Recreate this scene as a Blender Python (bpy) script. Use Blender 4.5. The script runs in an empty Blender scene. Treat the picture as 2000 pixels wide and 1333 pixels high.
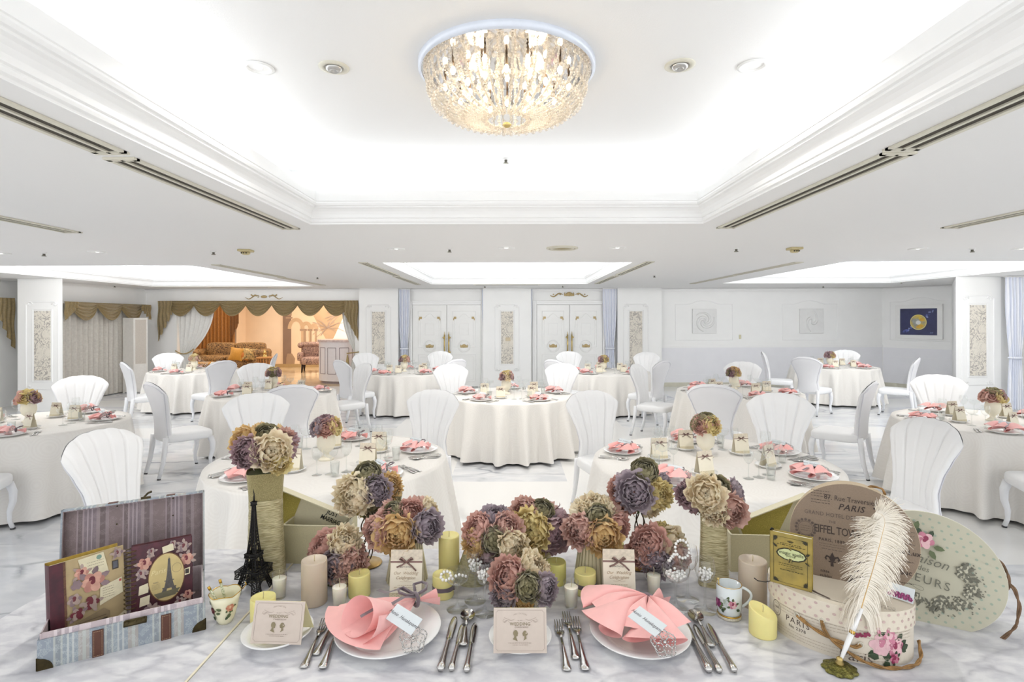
import bpy, math, random
from mathutils import Vector, Matrix, Euler
from math import pi, sin, cos, radians as R, sqrt, atan2, hypot

sc = bpy.context.scene
COL = sc.collection
# ------------------------------------------------------------------ camera
EYE = 1.65
F = 1060.0
ROLL = -0.002
cam_data = bpy.data.cameras.new('camera')
cam = bpy.data.objects.new('camera', cam_data)
COL.objects.link(cam)
cam_data.sensor_width = 36.0
cam_data.lens = 36.0 * F / 2000.0
cam_data.shift_y = -(666.5 - 625.0) / 2000.0
cam_data.clip_start = 0.05
cam_data.clip_end = 100
RV = Vector((cos(ROLL), 0, sin(ROLL)))
UV_ = Vector((-sin(ROLL), 0, cos(ROLL)))
FV = Vector((0, 1, 0))
cam.matrix_world = Matrix((
    (RV.x, UV_.x, -FV.x, 0), (RV.y, UV_.y, -FV.y, 0), (RV.z, UV_.z, -FV.z, EYE), (0, 0, 0, 1)))
sc.camera = cam
sc.view_settings.view_transform = 'Standard'
sc.view_settings.look = 'None'
sc.view_settings.gamma = 1
sc.view_settings.use_curve_mapping = False
sc.view_settings.exposure = 0.0
cy = sc.cycles
cy.max_bounces = 8
cy.diffuse_bounces = 6
cy.glossy_bounces = 4
cy.transmission_bounces = 6
cy.transparent_max_bounces = 24
cy.caustics_reflective = False
cy.caustics_refractive = False
cy.sample_clamp_indirect = 4.0
cy.use_denoising = True

def ray(px, py):
    return RV * ((px - 1000) / F) + UV_ * ((625 - py) / F) + FV

def P(px, py, z):
    d = ray(px, py)
    t = (z - EYE) / d.z
    return Vector((d.x * t, d.y * t, z))

def PD(px, py, Y):
    d = ray(px, py)
    return Vector((d.x * Y, Y, EYE + d.z * Y))

# ------------------------------------------------------------------ world and lights
w = bpy.data.worlds.new('daylight'); sc.world = w
w.use_nodes = True
bg = w.node_tree.nodes['Background']
bg.inputs[0].default_value = (0.965, 0.98, 1.0, 1)
bg.inputs[1].default_value = 1.72

def light(name, kind, loc, power, color=(1, 1, 1), size=1, size_y=None, rot=(0, 0, 0), spread=None):
    l = bpy.data.lights.new(name, kind)
    o = bpy.data.objects.new(name, l)
    COL.objects.link(o)
    o.location = loc
    o.rotation_euler = rot
    l.energy = power
    l.color = color
    if kind == 'AREA':
        l.shape = 'RECTANGLE' if size_y else 'SQUARE'
        l.size = size
        if size_y: l.size_y = size_y
    elif kind in ('POINT', 'SPOT'):
        l.shadow_soft_size = size
    return o

CEIL = 2.42
TRAYS = [(-1.62, 1.54, -0.6, 4.36, 0.50), (-1.74, 1.62, 7.3, 11.7, 0.42),
         (-8.15, -4.5, 7.6, 12.3, 0.42), (4.5, 8.1, 7.25, 11.6, 0.42),
         (-8.6, -4.9, 0.6, 4.6, 0.42), (4.8, 8.6, 0.6, 4.6, 0.42)]
COVE = (0.90, 0.95, 1.0)
for i, (x0, x1, y0, y1, h) in enumerate(TRAYS):
    zc = CEIL + 0.27
    dn = 5.5 if i == 0 else 36.0      # watts per metre of strip
    e = 0.10
    for (cx, cy_, ln, rz) in ((x0 - e, (y0 + y1) / 2, y1 - y0, -pi / 2), (x1 + e, (y0 + y1) / 2, y1 - y0, pi / 2),
                              ((x0 + x1) / 2, y1 + e, x1 - x0, pi), ((x0 + x1) / 2, y0 - e, x1 - x0, 0)):
        # thin strip lamp in the cove trough, shining up and towards the opening
        o = light('cove_strip_lamp', 'AREA', (cx, cy_, zc), dn * ln * 0.5, COVE, ln, 0.05)
        o.rotation_euler = Euler((R(180 - 30), 0, rz), 'XYZ')
        o.visible_glossy = True
# added fill strips, no real fittings, behind far recess edges to brighten the back wall
for (x0, x1, y0, y1, h) in TRAYS[1:4]:
    light('wall_fill_light', 'AREA', ((x0 + x1) / 2, y0 + .06, CEIL + .035), 48, (1, .985, .96), x1 - x0 - .3, .06, rot=(R(84), 0, 0))

# ------------------------------------------------------------------ node helpers
MATS = {}
def newmat(name):
    m = bpy.data.materials.new(name)
    m.use_nodes = True
    MATS[name] = m
    nt = m.node_tree
    return m, nt, nt.nodes['Principled BSDF']

def hexc(h):
    h = h.lstrip('#')
    c = [int(h[i:i + 2], 16) / 255 for i in (0, 2, 4)]
    return tuple(x / 12.92 if x <= 0.04045 else ((x + 0.055) / 1.055) ** 2.4 for x in c)

def mat(name, col, rough=0.5, metal=0.0, var=0.0, scale=20.0, bump=0.0, bscale=None, col2=None,
        sheen=0, coat=0, stretch=None, spec=None, sss=0, alpha=None):
    """procedural surface: a base colour broken by noise and an optional noise bump"""
    if name in MATS: return MATS[name]
    if isinstance(col, str): col = hexc(col)
    if isinstance(col2, str): col2 = hexc(col2)
    m, nt, b = newmat(name)
    b.inputs['Roughness'].default_value = rough
    b.inputs['Metallic'].default_value = metal
    if spec is not None: b.inputs['Specular IOR Level'].default_value = spec
    if sheen: b.inputs['Sheen Weight'].default_value = sheen
    if coat: b.inputs['Coat Weight'].default_value = coat
    if sss:
        b.inputs['Subsurface Weight'].default_value = sss
        b.inputs['Subsurface Radius'].default_value = (0.02, 0.015, 0.008)
    if alpha is not None: b.inputs['Alpha'].default_value = alpha
    tc = nt.nodes.new('ShaderNodeTexCoord')
    src = tc.outputs['Object']
    if stretch:
        mp = nt.nodes.new('ShaderNodeMapping')
        mp.inputs['Scale'].default_value = stretch
        nt.links.new(src, mp.inputs[0]); src = mp.outputs[0]
    if var or col2:
        n = nt.nodes.new('ShaderNodeTexNoise'); n.inputs['Scale'].default_value = scale
        n.inputs['Detail'].default_value = 4
        nt.links.new(src, n.inputs['Vector'])
        r = nt.nodes.new('ShaderNodeValToRGB')
        r.color_ramp.elements[0].position = 0.35; r.color_ramp.elements[1].position = 0.65
        c2 = col2 or tuple(max(0, c * (1 - var)) for c in col)
        r.color_ramp.elements[0].color = (*c2, 1); r.color_ramp.elements[1].color = (*col, 1)
        nt.links.new(n.outputs[0], r.inputs[0]); nt.links.new(r.outputs[0], b.inputs['Base Color'])
    else:
        b.inputs['Base Color'].default_value = (*col, 1)
    if bump:
        n2 = nt.nodes.new('ShaderNodeTexNoise'); n2.inputs['Scale'].default_value = bscale or scale * 3
        n2.inputs['Detail'].default_value = 3
        nt.links.new(src, n2.inputs['Vector'])
        bp = nt.nodes.new('ShaderNodeBump'); bp.inputs['Strength'].default_value = bump
        bp.inputs['Distance'].default_value = 0.004
        nt.links.new(n2.outputs[0], bp.inputs['Height']); nt.links.new(bp.outputs[0], b.inputs['Normal'])
    return m

def glassmat(name, tint=(1, 1, 1), refl=0.9, base=0.05, rough=0.0, milk=0.0, edge=0.8):
    m = bpy.data.materials.new(name); m.use_nodes = True
    nt = m.node_tree; nt.nodes.clear()
    out = nt.nodes.new('ShaderNodeOutputMaterial')
    tr = nt.nodes.new('ShaderNodeBsdfTransparent'); tr.inputs[0].default_value = (*tint, 1)
    gl = nt.nodes.new('ShaderNodeBsdfGlossy'); gl.inputs['Roughness'].default_value = rough
    gl.inputs[0].default_value = (refl, refl, refl, 1)
    lw = nt.nodes.new('ShaderNodeLayerWeight'); lw.inputs[0].default_value = 0.5
    pw = nt.nodes.new('ShaderNodeMath'); pw.operation = 'POWER'; pw.inputs[1].default_value = 2.6
    mr = nt.nodes.new('ShaderNodeMapRange'); mr.inputs[1].default_value = 0; mr.inputs[2].default_value = 1
    mr.inputs[3].default_value = base; mr.inputs[4].default_value = edge
    nt.links.new(lw.outputs['Facing'], pw.inputs[0]); nt.links.new(pw.outputs[0], mr.inputs[0])
    mx = nt.nodes.new('ShaderNodeMixShader')
    nt.links.new(mr.outputs[0], mx.inputs[0]); nt.links.new(tr.outputs[0], mx.inputs[1]); nt.links.new(gl.outputs[0], mx.inputs[2])
    last = mx
    if milk:
        df = nt.nodes.new('ShaderNodeBsdfTranslucent'); df.inputs[0].default_value = (1, 0.97, 0.92, 1)
        m2 = nt.nodes.new('ShaderNodeMixShader'); m2.inputs[0].default_value = milk
        nt.links.new(mx.outputs[0], m2.inputs[1]); nt.links.new(df.outputs[0], m2.inputs[2]); last = m2
    nt.links.new(last.outputs[0], out.inputs[0])
    MATS[name] = m
    return m

def emis(name, col, strength):
    m = bpy.data.materials.new(name); m.use_nodes = True
    nt = m.node_tree; nt.nodes.clear()
    out = nt.nodes.new('ShaderNodeOutputMaterial'); e = nt.nodes.new('ShaderNodeEmission')
    e.inputs[0].default_value = (*col, 1); e.inputs[1].default_value = strength
    nt.links.new(e.outputs[0], out.inputs[0]); MATS[name] = m
    return m

# ------------------------------------------------------------------ mesh builder
class MB:
    def __init__(s):
        s.v = []; s.f = []; s.mi = []; s.sm = []
        s.mats = []
    def mid(s, m):
        if m is None: return 0
        if m not in s.mats: s.mats.append(m)
        return s.mats.index(m)
    def face(s, idx, m=None, smooth=True):
        s.f.append(tuple(idx)); s.mi.append(s.mid(m)); s.sm.append(smooth)
    def add(s, verts, faces, m=None, smooth=True, M=None):
        o = len(s.v)
        if M is not None: verts = [M @ Vector(v) for v in verts]
        s.v.extend([tuple(v) for v in verts])
        k = s.mid(m)
        for f in faces:
            s.f.append(tuple(i + o for i in f)); s.mi.append(k); s.sm.append(smooth)
        return s
    def box(s, c, d, m=None, M=None, bev=0.0, smooth=False):
        x, y, z = (q / 2 for q in d)
        cx, cy_, cz = c
        if bev <= 0:
            vs = [(cx + a * x, cy_ + b * y, cz + e * z) for a in (-1, 1) for b in (-1, 1) for e in (-1, 1)]
            fs = [(0, 1, 3, 2), (4, 6, 7, 5), (0, 4, 5, 1), (2, 3, 7, 6), (0, 2, 6, 4), (1, 5, 7, 3)]
            return s.add(vs, fs, m, smooth, M)
        # chamfered box: three vertices at each corner
        vs = []; ix = {}
        for a in (-1, 1):
            for b in (-1, 1):
                for e in (-1, 1):
                    for k in range(3):
                        q = [a * (x - bev), b * (y - bev), e * (z - bev)]
                        q[k] = (a * x, b * y, e * z)[k]
                        ix[(a, b, e, k)] = len(vs)
                        vs.append((cx + q[0], cy_ + q[1], cz + q[2]))
        fs = []
        for a in (-1, 1):
            fs.append([ix[(a, b, e, 0)] for b, e in ((-1, -1), (1, -1), (1, 1), (-1, 1))][::a])
            fs.append([ix[(b, a, e, 1)] for b, e in ((-1, -1), (-1, 1), (1, 1), (1, -1))][::a])
            fs.append([ix[(b, e, a, 2)] for b, e in ((-1, -1), (1, -1), (1, 1), (-1, 1))][::a])
        for a in (-1, 1):
            for b in (-1, 1):
                fs.append([ix[(a, b, -1, 0)], ix[(a, b, 1, 0)], ix[(a, b, 1, 1)], ix[(a, b, -1, 1)]])
                fs.append([ix[(a, -1, b, 0)], ix[(a, 1, b, 0)], ix[(a, 1, b, 2)], ix[(a, -1, b, 2)]])
                fs.append([ix[(-1, a, b, 1)], ix[(1, a, b, 1)], ix[(1, a, b, 2)], ix[(-1, a, b, 2)]])
                for e in (-1, 1):
                    fs.append([ix[(a, b, e, k)] for k in range(3)])
        return s.add(vs, fs, m, smooth, M)
    def lathe(s, prof, n=24, m=None, M=None, smooth=True, cx=1, cy_=1, caps=True, wob=None):
        vs = []; fs = []
        for j, (r, z) in enumerate(prof):
            for i in range(n):
                a = 2 * pi * i / n
                rr = r * (wob(a, j) if wob else 1)
                vs.append((rr * cos(a) * cx, rr * sin(a) * cy_, z))
        for j in range(len(prof) - 1):
            for i in range(n):
                k = (i + 1) % n
                fs.append((j * n + i, j * n + k, (j + 1) * n + k, (j + 1) * n + i))
        if caps:
            if prof[0][0] > 1e-5: fs.append(tuple(range(n - 1, -1, -1)))
            if prof[-1][0] > 1e-5: fs.append(tuple((len(prof) - 1) * n + i for i in range(n)))
        return s.add(vs, fs, m, smooth, M)
    def tube(s, pts, rad, n=8, m=None, M=None, closed=False, smooth=True, flat=1.0):
        pts = [Vector(p) for p in pts]
        L = len(pts)
        rr = rad if isinstance(rad, (list, tuple)) else [rad] * L
        vs = []; fs = []
        prev = None
        for i, p in enumerate(pts):
            a = pts[(i - 1) % L] if (closed or i > 0) else p
            b = pts[(i + 1) % L] if (closed or i < L - 1) else p
            t = (b - a)
            if t.length < 1e-9: t = Vector((0, 0, 1))
            t.normalize()
            if prev is None:
                u = t.orthogonal().normalized()
            else:
                u = prev - t * prev.dot(t)
                if u.length < 1e-6: u = t.orthogonal()
                u.normalize()
            prev = u
            v = t.cross(u)
            for k in range(n):
                an = 2 * pi * k / n
                vs.append(p + (u * cos(an) + v * sin(an) * flat) * rr[i])
        for i in range(L if closed else L - 1):
            j = (i + 1) % L
            for k in range(n):
                q = (k + 1) % n
                fs.append((i * n + k, i * n + q, j * n + q, j * n + k))
        if not closed:
            fs.append(tuple(range(n - 1, -1, -1))); fs.append(tuple((L - 1) * n + k for k in range(n)))
        return s.add(vs, fs, m, smooth, M)
    def grid(s, fn, nu, nv, m=None, M=None, smooth=True, closeu=False, flip=False):
        vs = []; fs = []
        for j in range(nv + 1):
            for i in range(nu + (0 if closeu else 1)):
                vs.append(fn(i / nu, j / nv))
        w_ = nu if closeu else nu + 1
        for j in range(nv):
            for i in range(nu):
                k = (i + 1) % w_
                q = (j * w_ + i, j * w_ + k, (j + 1) * w_ + k, (j + 1) * w_ + i)
                fs.append(q[::-1] if flip else q)
        return s.add(vs, fs, m, smooth, M)
    def prism(s, poly, z0, z1, m=None, M=None, smooth=False):
        n = len(poly)
        vs = [(x, y, z0) for x, y in poly] + [(x, y, z1) for x, y in poly]
        fs = [tuple(range(n - 1, -1, -1)), tuple(range(n, 2 * n))]
        for i in range(n):
            k = (i + 1) % n
            fs.append((i, k, n + k, n + i))
        return s.add(vs, fs, m, smooth, M)
    def sphere(s, c, r, m=None, n=8, k=6, sq=(1, 1, 1)):
        prof = [(r * sin(pi * j / k), -r * cos(pi * j / k)) for j in range(k + 1)]
        o = len(s.v)
        vs = []; fs = []
        for j, (q, z) in enumerate(prof):
            for i in range(n):
                a = 2 * pi * i / n
                vs.append((c[0] + q * cos(a) * sq[0], c[1] + q * sin(a) * sq[1], c[2] + z * sq[2]))
        for j in range(k):
            for i in range(n):
                e = (i + 1) % n
                fs.append((j * n + i, j * n + e, (j + 1) * n + e, (j + 1) * n + i))
        return s.add(vs, fs, m, True)
    def mesh(s, name, m=None):
        me = bpy.data.meshes.new(name)
        me.from_pydata(s.v, [], s.f)
        mats = s.mats or ([m] if m else [])
        for q in mats: me.materials.append(q)
        me.polygons.foreach_set('material_index', s.mi)
        me.polygons.foreach_set('use_smooth', s.sm)
        me.update()
        return me
    def build(s, name, m=None, parent=None, loc=(0, 0, 0), rz=0, rot=None):
        o = bpy.data.objects.new(name, s.mesh(name, m))
        COL.objects.link(o)
        o.location = loc
        o.rotation_euler = rot if rot else (0, 0, rz)
        if parent is not None: o.parent = parent
        return o

def tag(o, label=None, cat=None, group=None, kind=None):
    if label: o['label'] = label
    if cat: o['category'] = cat
    if group: o['group'] = group
    if kind: o['kind'] = kind
    return o

def thing(name, label, cat, loc=(0, 0, 0), rz=0, group=None, rot=None):
    o = bpy.data.objects.new(name, None)
    COL.objects.link(o)
    o.location = loc
    o.rotation_euler = rot if rot else (0, 0, rz)
    o.empty_display_size = 0.05
    return tag(o, label, cat, group)

def struct(o):
    o['kind'] = 'structure'
    return o

def copy_tree(o, parent=None):
    c = o.copy(); COL.objects.link(c)
    if parent is not None: c.parent = parent
    for ch in o.children:
        copy_tree(ch, c)
    return c

class Proto:
    """the first use moves the built thing itself, each later one a copy of it with its parts"""
    def __init__(s, o): s.o = o; s.used = False
    def put(s, loc, rz=0, label=None, group=None, scale=None, rot=None):
        o = s.o if not s.used else copy_tree(s.o)
        s.used = True
        o.location = loc
        o.rotation_euler = rot if rot else (0, 0, rz)
        if scale: o.scale = (scale,) * 3 if isinstance(scale, (int, float)) else scale
        if label: o['label'] = label
        if group: o['group'] = group
        return o
    def drop(s):
        if not s.used:
            for c in list(s.o.children_recursive): bpy.data.objects.remove(c)
            bpy.data.objects.remove(s.o)

# ------------------------------------------------------------------ flat print on surfaces
TXT = {}
def text_geo(t, size=1.0, bold=0.0, spacing=1.0):
    key = (t, bold, spacing)
    if key not in TXT:
        cu = bpy.data.curves.new('t', 'FONT')
        cu.body = t; cu.size = 1.0; cu.align_x = 'CENTER'; cu.align_y = 'CENTER'
        cu.resolution_u = 2
        cu.offset = bold; cu.space_character = spacing
        ob = bpy.data.objects.new('t', cu)
        me = bpy.data.meshes.new_from_object(ob)
        TXT[key] = ([tuple(v.co) for v in me.vertices], [tuple(p.vertices) for p in me.polygons])
        bpy.data.objects.remove(ob); bpy.data.curves.remove(cu); bpy.data.meshes.remove(me)
    vs, fs = TXT[key]
    return [(v[0] * size, v[1] * size) for v in vs], fs

class Print:
    """lettering and pictures printed on a surface: flat shapes in (u, v), each a hair above the one before"""
    def __init__(s, step=0.00004, base=0.0003):
        s.mb = MB(); s.h = base; s.step = step
    def poly(s, pts, m):
        o = len(s.mb.v)
        s.mb.v.extend([(x, y, s.h) for x, y in pts])
        s.mb.face(range(o, o + len(pts)), m, False)
        s.h += s.step
        return s
    def strip(s, pts, wd, m, closed=False):
        n = len(pts); L = []; Rr = []
        for i in range(n):
            a = pts[(i - 1) % n] if (closed or i > 0) else pts[i]
            b = pts[(i + 1) % n] if (closed or i < n - 1) else pts[i]
            dx, dy = b[0] - a[0], b[1] - a[1]
            l = hypot(dx, dy) or 1
            nx, ny = -dy / l * wd / 2, dx / l * wd / 2
            L.append((pts[i][0] + nx, pts[i][1] + ny)); Rr.append((pts[i][0] - nx, pts[i][1] - ny))
        o = len(s.mb.v)
        s.mb.v.extend([(x, y, s.h) for x, y in L + Rr])
        for i in range(n if closed else n - 1):
            k = (i + 1) % n
            s.mb.face((o + i, o + n + i, o + n + k, o + k), m, False)
        s.h += s.step * 0.3
        return s
    def ellipse(s, x, y, a, b, m, n=20, rot=0):
        c, d = cos(rot), sin(rot)
        return s.poly([(x + a * cos(t) * c - b * sin(t) * d, y + a * cos(t) * d + b * sin(t) * c) for t in [2 * pi * i / n for i in range(n)]], m)
    def ring(s, x, y, a, b, wd, m, n=32, rot=0):
        c, d = cos(rot), sin(rot)
        return s.strip([(x + a * cos(t) * c - b * sin(t) * d, y + a * cos(t) * d + b * sin(t) * c) for t in [2 * pi * i / n for i in range(n)]], wd, m, True)
    def rect(s, x0, y0, x1, y1, m):
        return s.poly([(x0, y0), (x1, y0), (x1, y1), (x0, y1)], m)
    def frame(s, x0, y0, x1, y1, wd, m):
        return s.strip([(x0, y0), (x1, y0), (x1, y1), (x0, y1)], wd, m, True)
    def text(s, t, x, y, size, m, rot=0, shear=0, bold=0.0, spacing=1.0, wide=1.0):
        vs, fs = text_geo(t, size, bold, spacing)
        c, d = cos(rot), sin(rot)
        o = len(s.mb.v)
        for (a, b) in vs:
            a = a * wide + b * shear
            s.mb.v.append((x + a * c - b * d, y + a * d + b * c, s.h))
        for f in fs: s.mb.face([i + o for i in f], m, False)
        s.h += s.step
        return s
    def lines(s, x0, x1, ys, wd, m, seed=0, gap=0.3):
        """rows of tiny strokes that read as small writing"""
        rng = random.Random(seed)
        o = s.h
        for y in ys:
            x = x0
            while x < x1:
                l = wd * rng.uniform(2, 6)
                s.strip([(x, y), (min(x + l, x1), y + rng.uniform(-.2, .2) * wd)], wd, m)
                x += l + wd * rng.uniform(.8, 2.0)
        s.h = o + s.step
        return s
    def leaf(s, x, y, l, wd, rot, m):
        pts = [(0, 0), (l * .3, wd), (l * .7, wd * .8), (l, 0), (l * .7, -wd * .8), (l * .3, -wd)]
        c, d = cos(rot), sin(rot)
        return s.poly([(x + a * c - b * d, y + a * d + b * c) for a, b in pts], m)
    def rose(s, x, y, r, cols, leafm=None, seed=0):
        rng = random.Random(seed)
        if leafm:
            for k in range(4):
                a = rng.uniform(0, 2 * pi)
                s.leaf(x + cos(a) * r * .7, y + sin(a) * r * .7, r * .9, r * .28, a + rng.uniform(-.4, .4), leafm)
        for k in range(6):
            a = k * pi / 3 + rng.uniform(-.2, .2)
            s.ellipse(x + cos(a) * r * .55, y + sin(a) * r * .55, r * .5, r * .42, cols[k % 2], 10, a)
        for k in range(4):
            a = k * pi / 2 + rng.uniform(-.3, .3)
            s.ellipse(x + cos(a) * r * .28, y + sin(a) * r * .28, r * .34, r * .28, cols[(k + 1) % len(cols)], 9, a)
        s.ellipse(x, y, r * .24, r * .2, cols[-1], 9, 1)
        return s
    def build(s, name, parent, fr):
        """fr maps (u, v, n) to the parent's space"""
        s.mb.v = [tuple(fr(*v)) for v in s.mb.v]
        return s.mb.build(name, None, parent)

def plane_frame(o, u, v, n=None):
    o = Vector(o); u = Vector(u).normalized(); v = Vector(v).normalized()
    n = Vector(n) if n else u.cross(v)
    return lambda a, b, c: o + u * a + v * b + n * c

rnd = random.Random(7)
# ------------------------------------------------------------------ materials of the room
WALLW = mat('wall_white', (0.90, 0.90, 0.89), 0.55, var=0.02, scale=3)
CEILW = mat('ceiling_white', (0.875, 0.87, 0.86), 0.7, bump=0.12, bscale=180)
MOULD = mat('moulding_white', (0.90, 0.90, 0.895), 0.45, var=0.015, scale=4)
DADO = mat('dado_lavender', (0.83, 0.83, 0.86), 0.55, var=0.03, scale=3)
BASEB = mat('baseboard_beige', (0.62, 0.60, 0.50), 0.5, var=0.08, scale=6)
GOLD = mat('brass', (0.66, 0.50, 0.20), 0.32, 0.9, var=0.2, scale=30)
OLDGOLD = mat('old_gold_paint', (0.48, 0.36, 0.17), 0.45, 0.4, var=0.25, scale=60)
GRILLE = mat('grille_cream', (0.72, 0.69, 0.58), 0.5, var=0.05, scale=20)
SLOTD = mat('slot_dark', (0.07, 0.06, 0.045), 0.8, var=0.2, scale=20)
OLIVEG = mat('valance_bronze', (0.27, 0.19, 0.07), 0.5, var=0.3, scale=40, sheen=0.5, bump=0.2)
LINEN = mat('curtain_linen', (0.56, 0.53, 0.48), 0.8, var=0.12, scale=25, bump=0.2)
SHEER = mat('curtain_white', (0.80, 0.79, 0.76), 0.8, var=0.06, scale=25)
STEEL = mat('polished_steel', (0.62, 0.61, 0.59), 0.14, 1.0, var=0.12, scale=25)
WHITEP = mat('white_enamel', (0.88, 0.88, 0.865), 0.3, var=0.02, scale=10)

# wall panel paper: cream with grey scroll damask
def damask(name, base, ink, scale=9.0, thr=0.5):
    m, nt, b = newmat(name)
    b.inputs['Roughness'].default_value = 0.6
    tc = nt.nodes.new('ShaderNodeTexCoord')
    n = nt.nodes.new('ShaderNodeTexNoise'); n.inputs['Scale'].default_value = scale * 0.9; n.inputs['Distortion'].default_value = 2.2
    n.inputs['Detail'].default_value = 2
    v = nt.nodes.new('ShaderNodeTexVoronoi'); v.inputs['Scale'].default_value = scale
    v.feature = 'SMOOTH_F1'
    mx = nt.nodes.new('ShaderNodeMath'); mx.operation = 'MULTIPLY'
    wv = nt.nodes.new('ShaderNodeMath'); wv.operation = 'SINE'
    sc_ = nt.nodes.new('ShaderNodeMath'); sc_.operation = 'MULTIPLY'; sc_.inputs[1].default_value = 38
    r = nt.nodes.new('ShaderNodeValToRGB')
    r.color_ramp.elements[0].position = thr; r.color_ramp.elements[1].position = thr + 0.22
    r.color_ramp.elements[0].color = (*base, 1); r.color_ramp.elements[1].color = (*ink, 1)
    nt.links.new(tc.outputs['Object'], n.inputs['Vector']); nt.links.new(tc.outputs['Object'], v.inputs['Vector'])
    nt.links.new(n.outputs[0], sc_.inputs[0]); nt.links.new(sc_.outputs[0], wv.inputs[0])
    nt.links.new(wv.outputs[0], mx.inputs[0]); nt.links.new(v.outputs['Distance'], mx.inputs[1])
    nt.links.new(mx.outputs[0], r.inputs[0]); nt.links.new(r.outputs[0], b.inputs['Base Color'])
    return m
PAPER = damask('panel_damask', hexc('DDD7CB'), hexc('A9A39C'), 5.0, 0.12)

# ---- floor: white marble with veined panels let into it
def vein_nodes(nt, src, scale, base, ink, soft, cloud):
    n0 = nt.nodes.new('ShaderNodeTexNoise'); n0.inputs['Scale'].default_value = scale * 0.7; n0.inputs['Detail'].default_value = 5
    nt.links.new(src, n0.inputs['Vector'])
    vm = nt.nodes.new('ShaderNodeVectorMath'); vm.operation = 'MULTIPLY_ADD'
    vm.inputs[1].default_value = (0.55 / scale * 2,) * 3
    nt.links.new(n0.outputs['Color'], vm.inputs[0]); nt.links.new(src, vm.inputs[2])
    vo = nt.nodes.new('ShaderNodeTexVoronoi'); vo.feature = 'DISTANCE_TO_EDGE'; vo.inputs['Scale'].default_value = scale
    nt.links.new(vm.outputs[0], vo.inputs['Vector'])
    r1 = nt.nodes.new('ShaderNodeMapRange'); r1.inputs[1].default_value = 0.0; r1.inputs[2].default_value = soft
    r1.inputs[3].default_value = 1; r1.inputs[4].default_value = 0
    nt.links.new(vo.outputs[0], r1.inputs[0])
    n1 = nt.nodes.new('ShaderNodeTexNoise'); n1.inputs['Scale'].default_value = scale * 1.3; n1.inputs['Detail'].default_value = 3
    nt.links.new(src, n1.inputs['Vector'])
    r2 = nt.nodes.new('ShaderNodeMapRange'); r2.inputs[1].default_value = 0.42; r2.inputs[2].default_value = 0.68
    nt.links.new(n1.outputs[0], r2.inputs[0])
    mu = nt.nodes.new('ShaderNodeMath'); mu.operation = 'MULTIPLY'
    nt.links.new(r1.outputs[0], mu.inputs[0]); nt.links.new(r2.outputs[0], mu.inputs[1])
    n2 = nt.nodes.new('ShaderNodeTexNoise'); n2.inputs['Scale'].default_value = scale * 2.2; n2.inputs['Detail'].default_value = 6
    nt.links.new(vm.outputs[0], n2.inputs['Vector'])
    cr = nt.nodes.new('ShaderNodeValToRGB')
    cr.color_ramp.elements[0].position = 0.38; cr.color_ramp.elements[1].position = 0.62
    cr.color_ramp.elements[0].color = (*cloud, 1); cr.color_ramp.elements[1].color = (*base, 1)
    nt.links.new(n2.outputs[0], cr.inputs[0])
    mx = nt.nodes.new('ShaderNodeMix'); mx.data_type = 'RGBA'
    nt.links.new(mu.outputs[0], mx.inputs[0]); nt.links.new(cr.outputs[0], mx.inputs[6]); mx.inputs[7].default_value = (*ink, 1)
    return mx.outputs[2]

m, nt, b = newmat('floor_marble')
b.inputs['Roughness'].default_value = 0.09
b.inputs['Specular IOR Level'].default_value = 0.6
tc = nt.nodes.new('ShaderNodeTexCoord')
mp = nt.nodes.new('ShaderNodeMapping'); mp.inputs['Scale'].default_value = (0.75, 1.6, 1); mp.inputs['Rotation'].default_value = (0, 0, 0.35)
nt.links.new(tc.outputs['Object'], mp.inputs[0])
veined = vein_nodes(nt, mp.outputs[0], 1.5, (0.76, 0.77, 0.785), (0.27, 0.29, 0.33), 0.045, (0.60, 0.62, 0.66))
sx = nt.nodes.new('ShaderNodeSeparateXYZ'); nt.links.new(tc.outputs['Object'], sx.inputs[0])
def rectmask(x0, x1, y0, y1):
    last = None
    for out, lo, hi in ((sx.outputs[0], x0, x1), (sx.outputs[1], y0, y1)):
        for op, val in (('GREATER_THAN', lo), ('LESS_THAN', hi)):
            q = nt.nodes.new('ShaderNodeMath'); q.operation = op; q.inputs[1].default_value = val
            nt.links.new(out, q.inputs[0])
            if last is None: last = q.outputs[0]
            else:
                k = nt.nodes.new('ShaderNodeMath'); k.operation = 'MULTIPLY'
                nt.links.new(last, k.inputs[0]); nt.links.new(q.outputs[0], k.inputs[1]); last = k.outputs[0]
    return last
acc = None
for rc in ((-0.64, 0.56, 5.53, 8.1), (-9, -1.77, 2.0, 7.6), (1.7, 9, 5.6, 7.5), (1.7, 9, 1.0, 3.64), (-9, -1.77, 8.3, 10.4), (1.7, 9, 8.3, 10.2),
           (-3.4, 3.4, 11.0, 12.6), (-9, -4.4, 11.2, 13.2), (4.4, 9, 11.2, 13.2)):
    k = rectmask(*rc)
    if acc is None: acc = k
    else:
        q = nt.nodes.new('ShaderNodeMath'); q.operation = 'MAXIMUM'
        nt.links.new(acc, q.inputs[0]); nt.links.new(k, q.inputs[1]); acc = q.outputs[0]
mx = nt.nodes.new('ShaderNodeMix'); mx.data_type = 'RGBA'
nt.links.new(acc, mx.inputs[0]); mx.inputs[6].default_value = (0.78, 0.78, 0.77, 1); nt.links.new(veined, mx.inputs[7])
nt.links.new(mx.outputs[2], b.inputs['Base Color'])
FLOORM = m
WY = 13.35
f = MB(); f.box((0, 6.0, -0.05), (24, 15.0, 0.1))
struct(f.build('floor', FLOORM))
LFLOOR = mat('lounge_marble', (0.74, 0.62, 0.44), 0.12, var=0.12, scale=2.5, col2=(0.62, 0.49, 0.32))
f = MB(); f.box((-6.5, 16.5, -0.05), (13, 6.0, 0.1))
struct(f.build('floor', LFLOOR))

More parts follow.
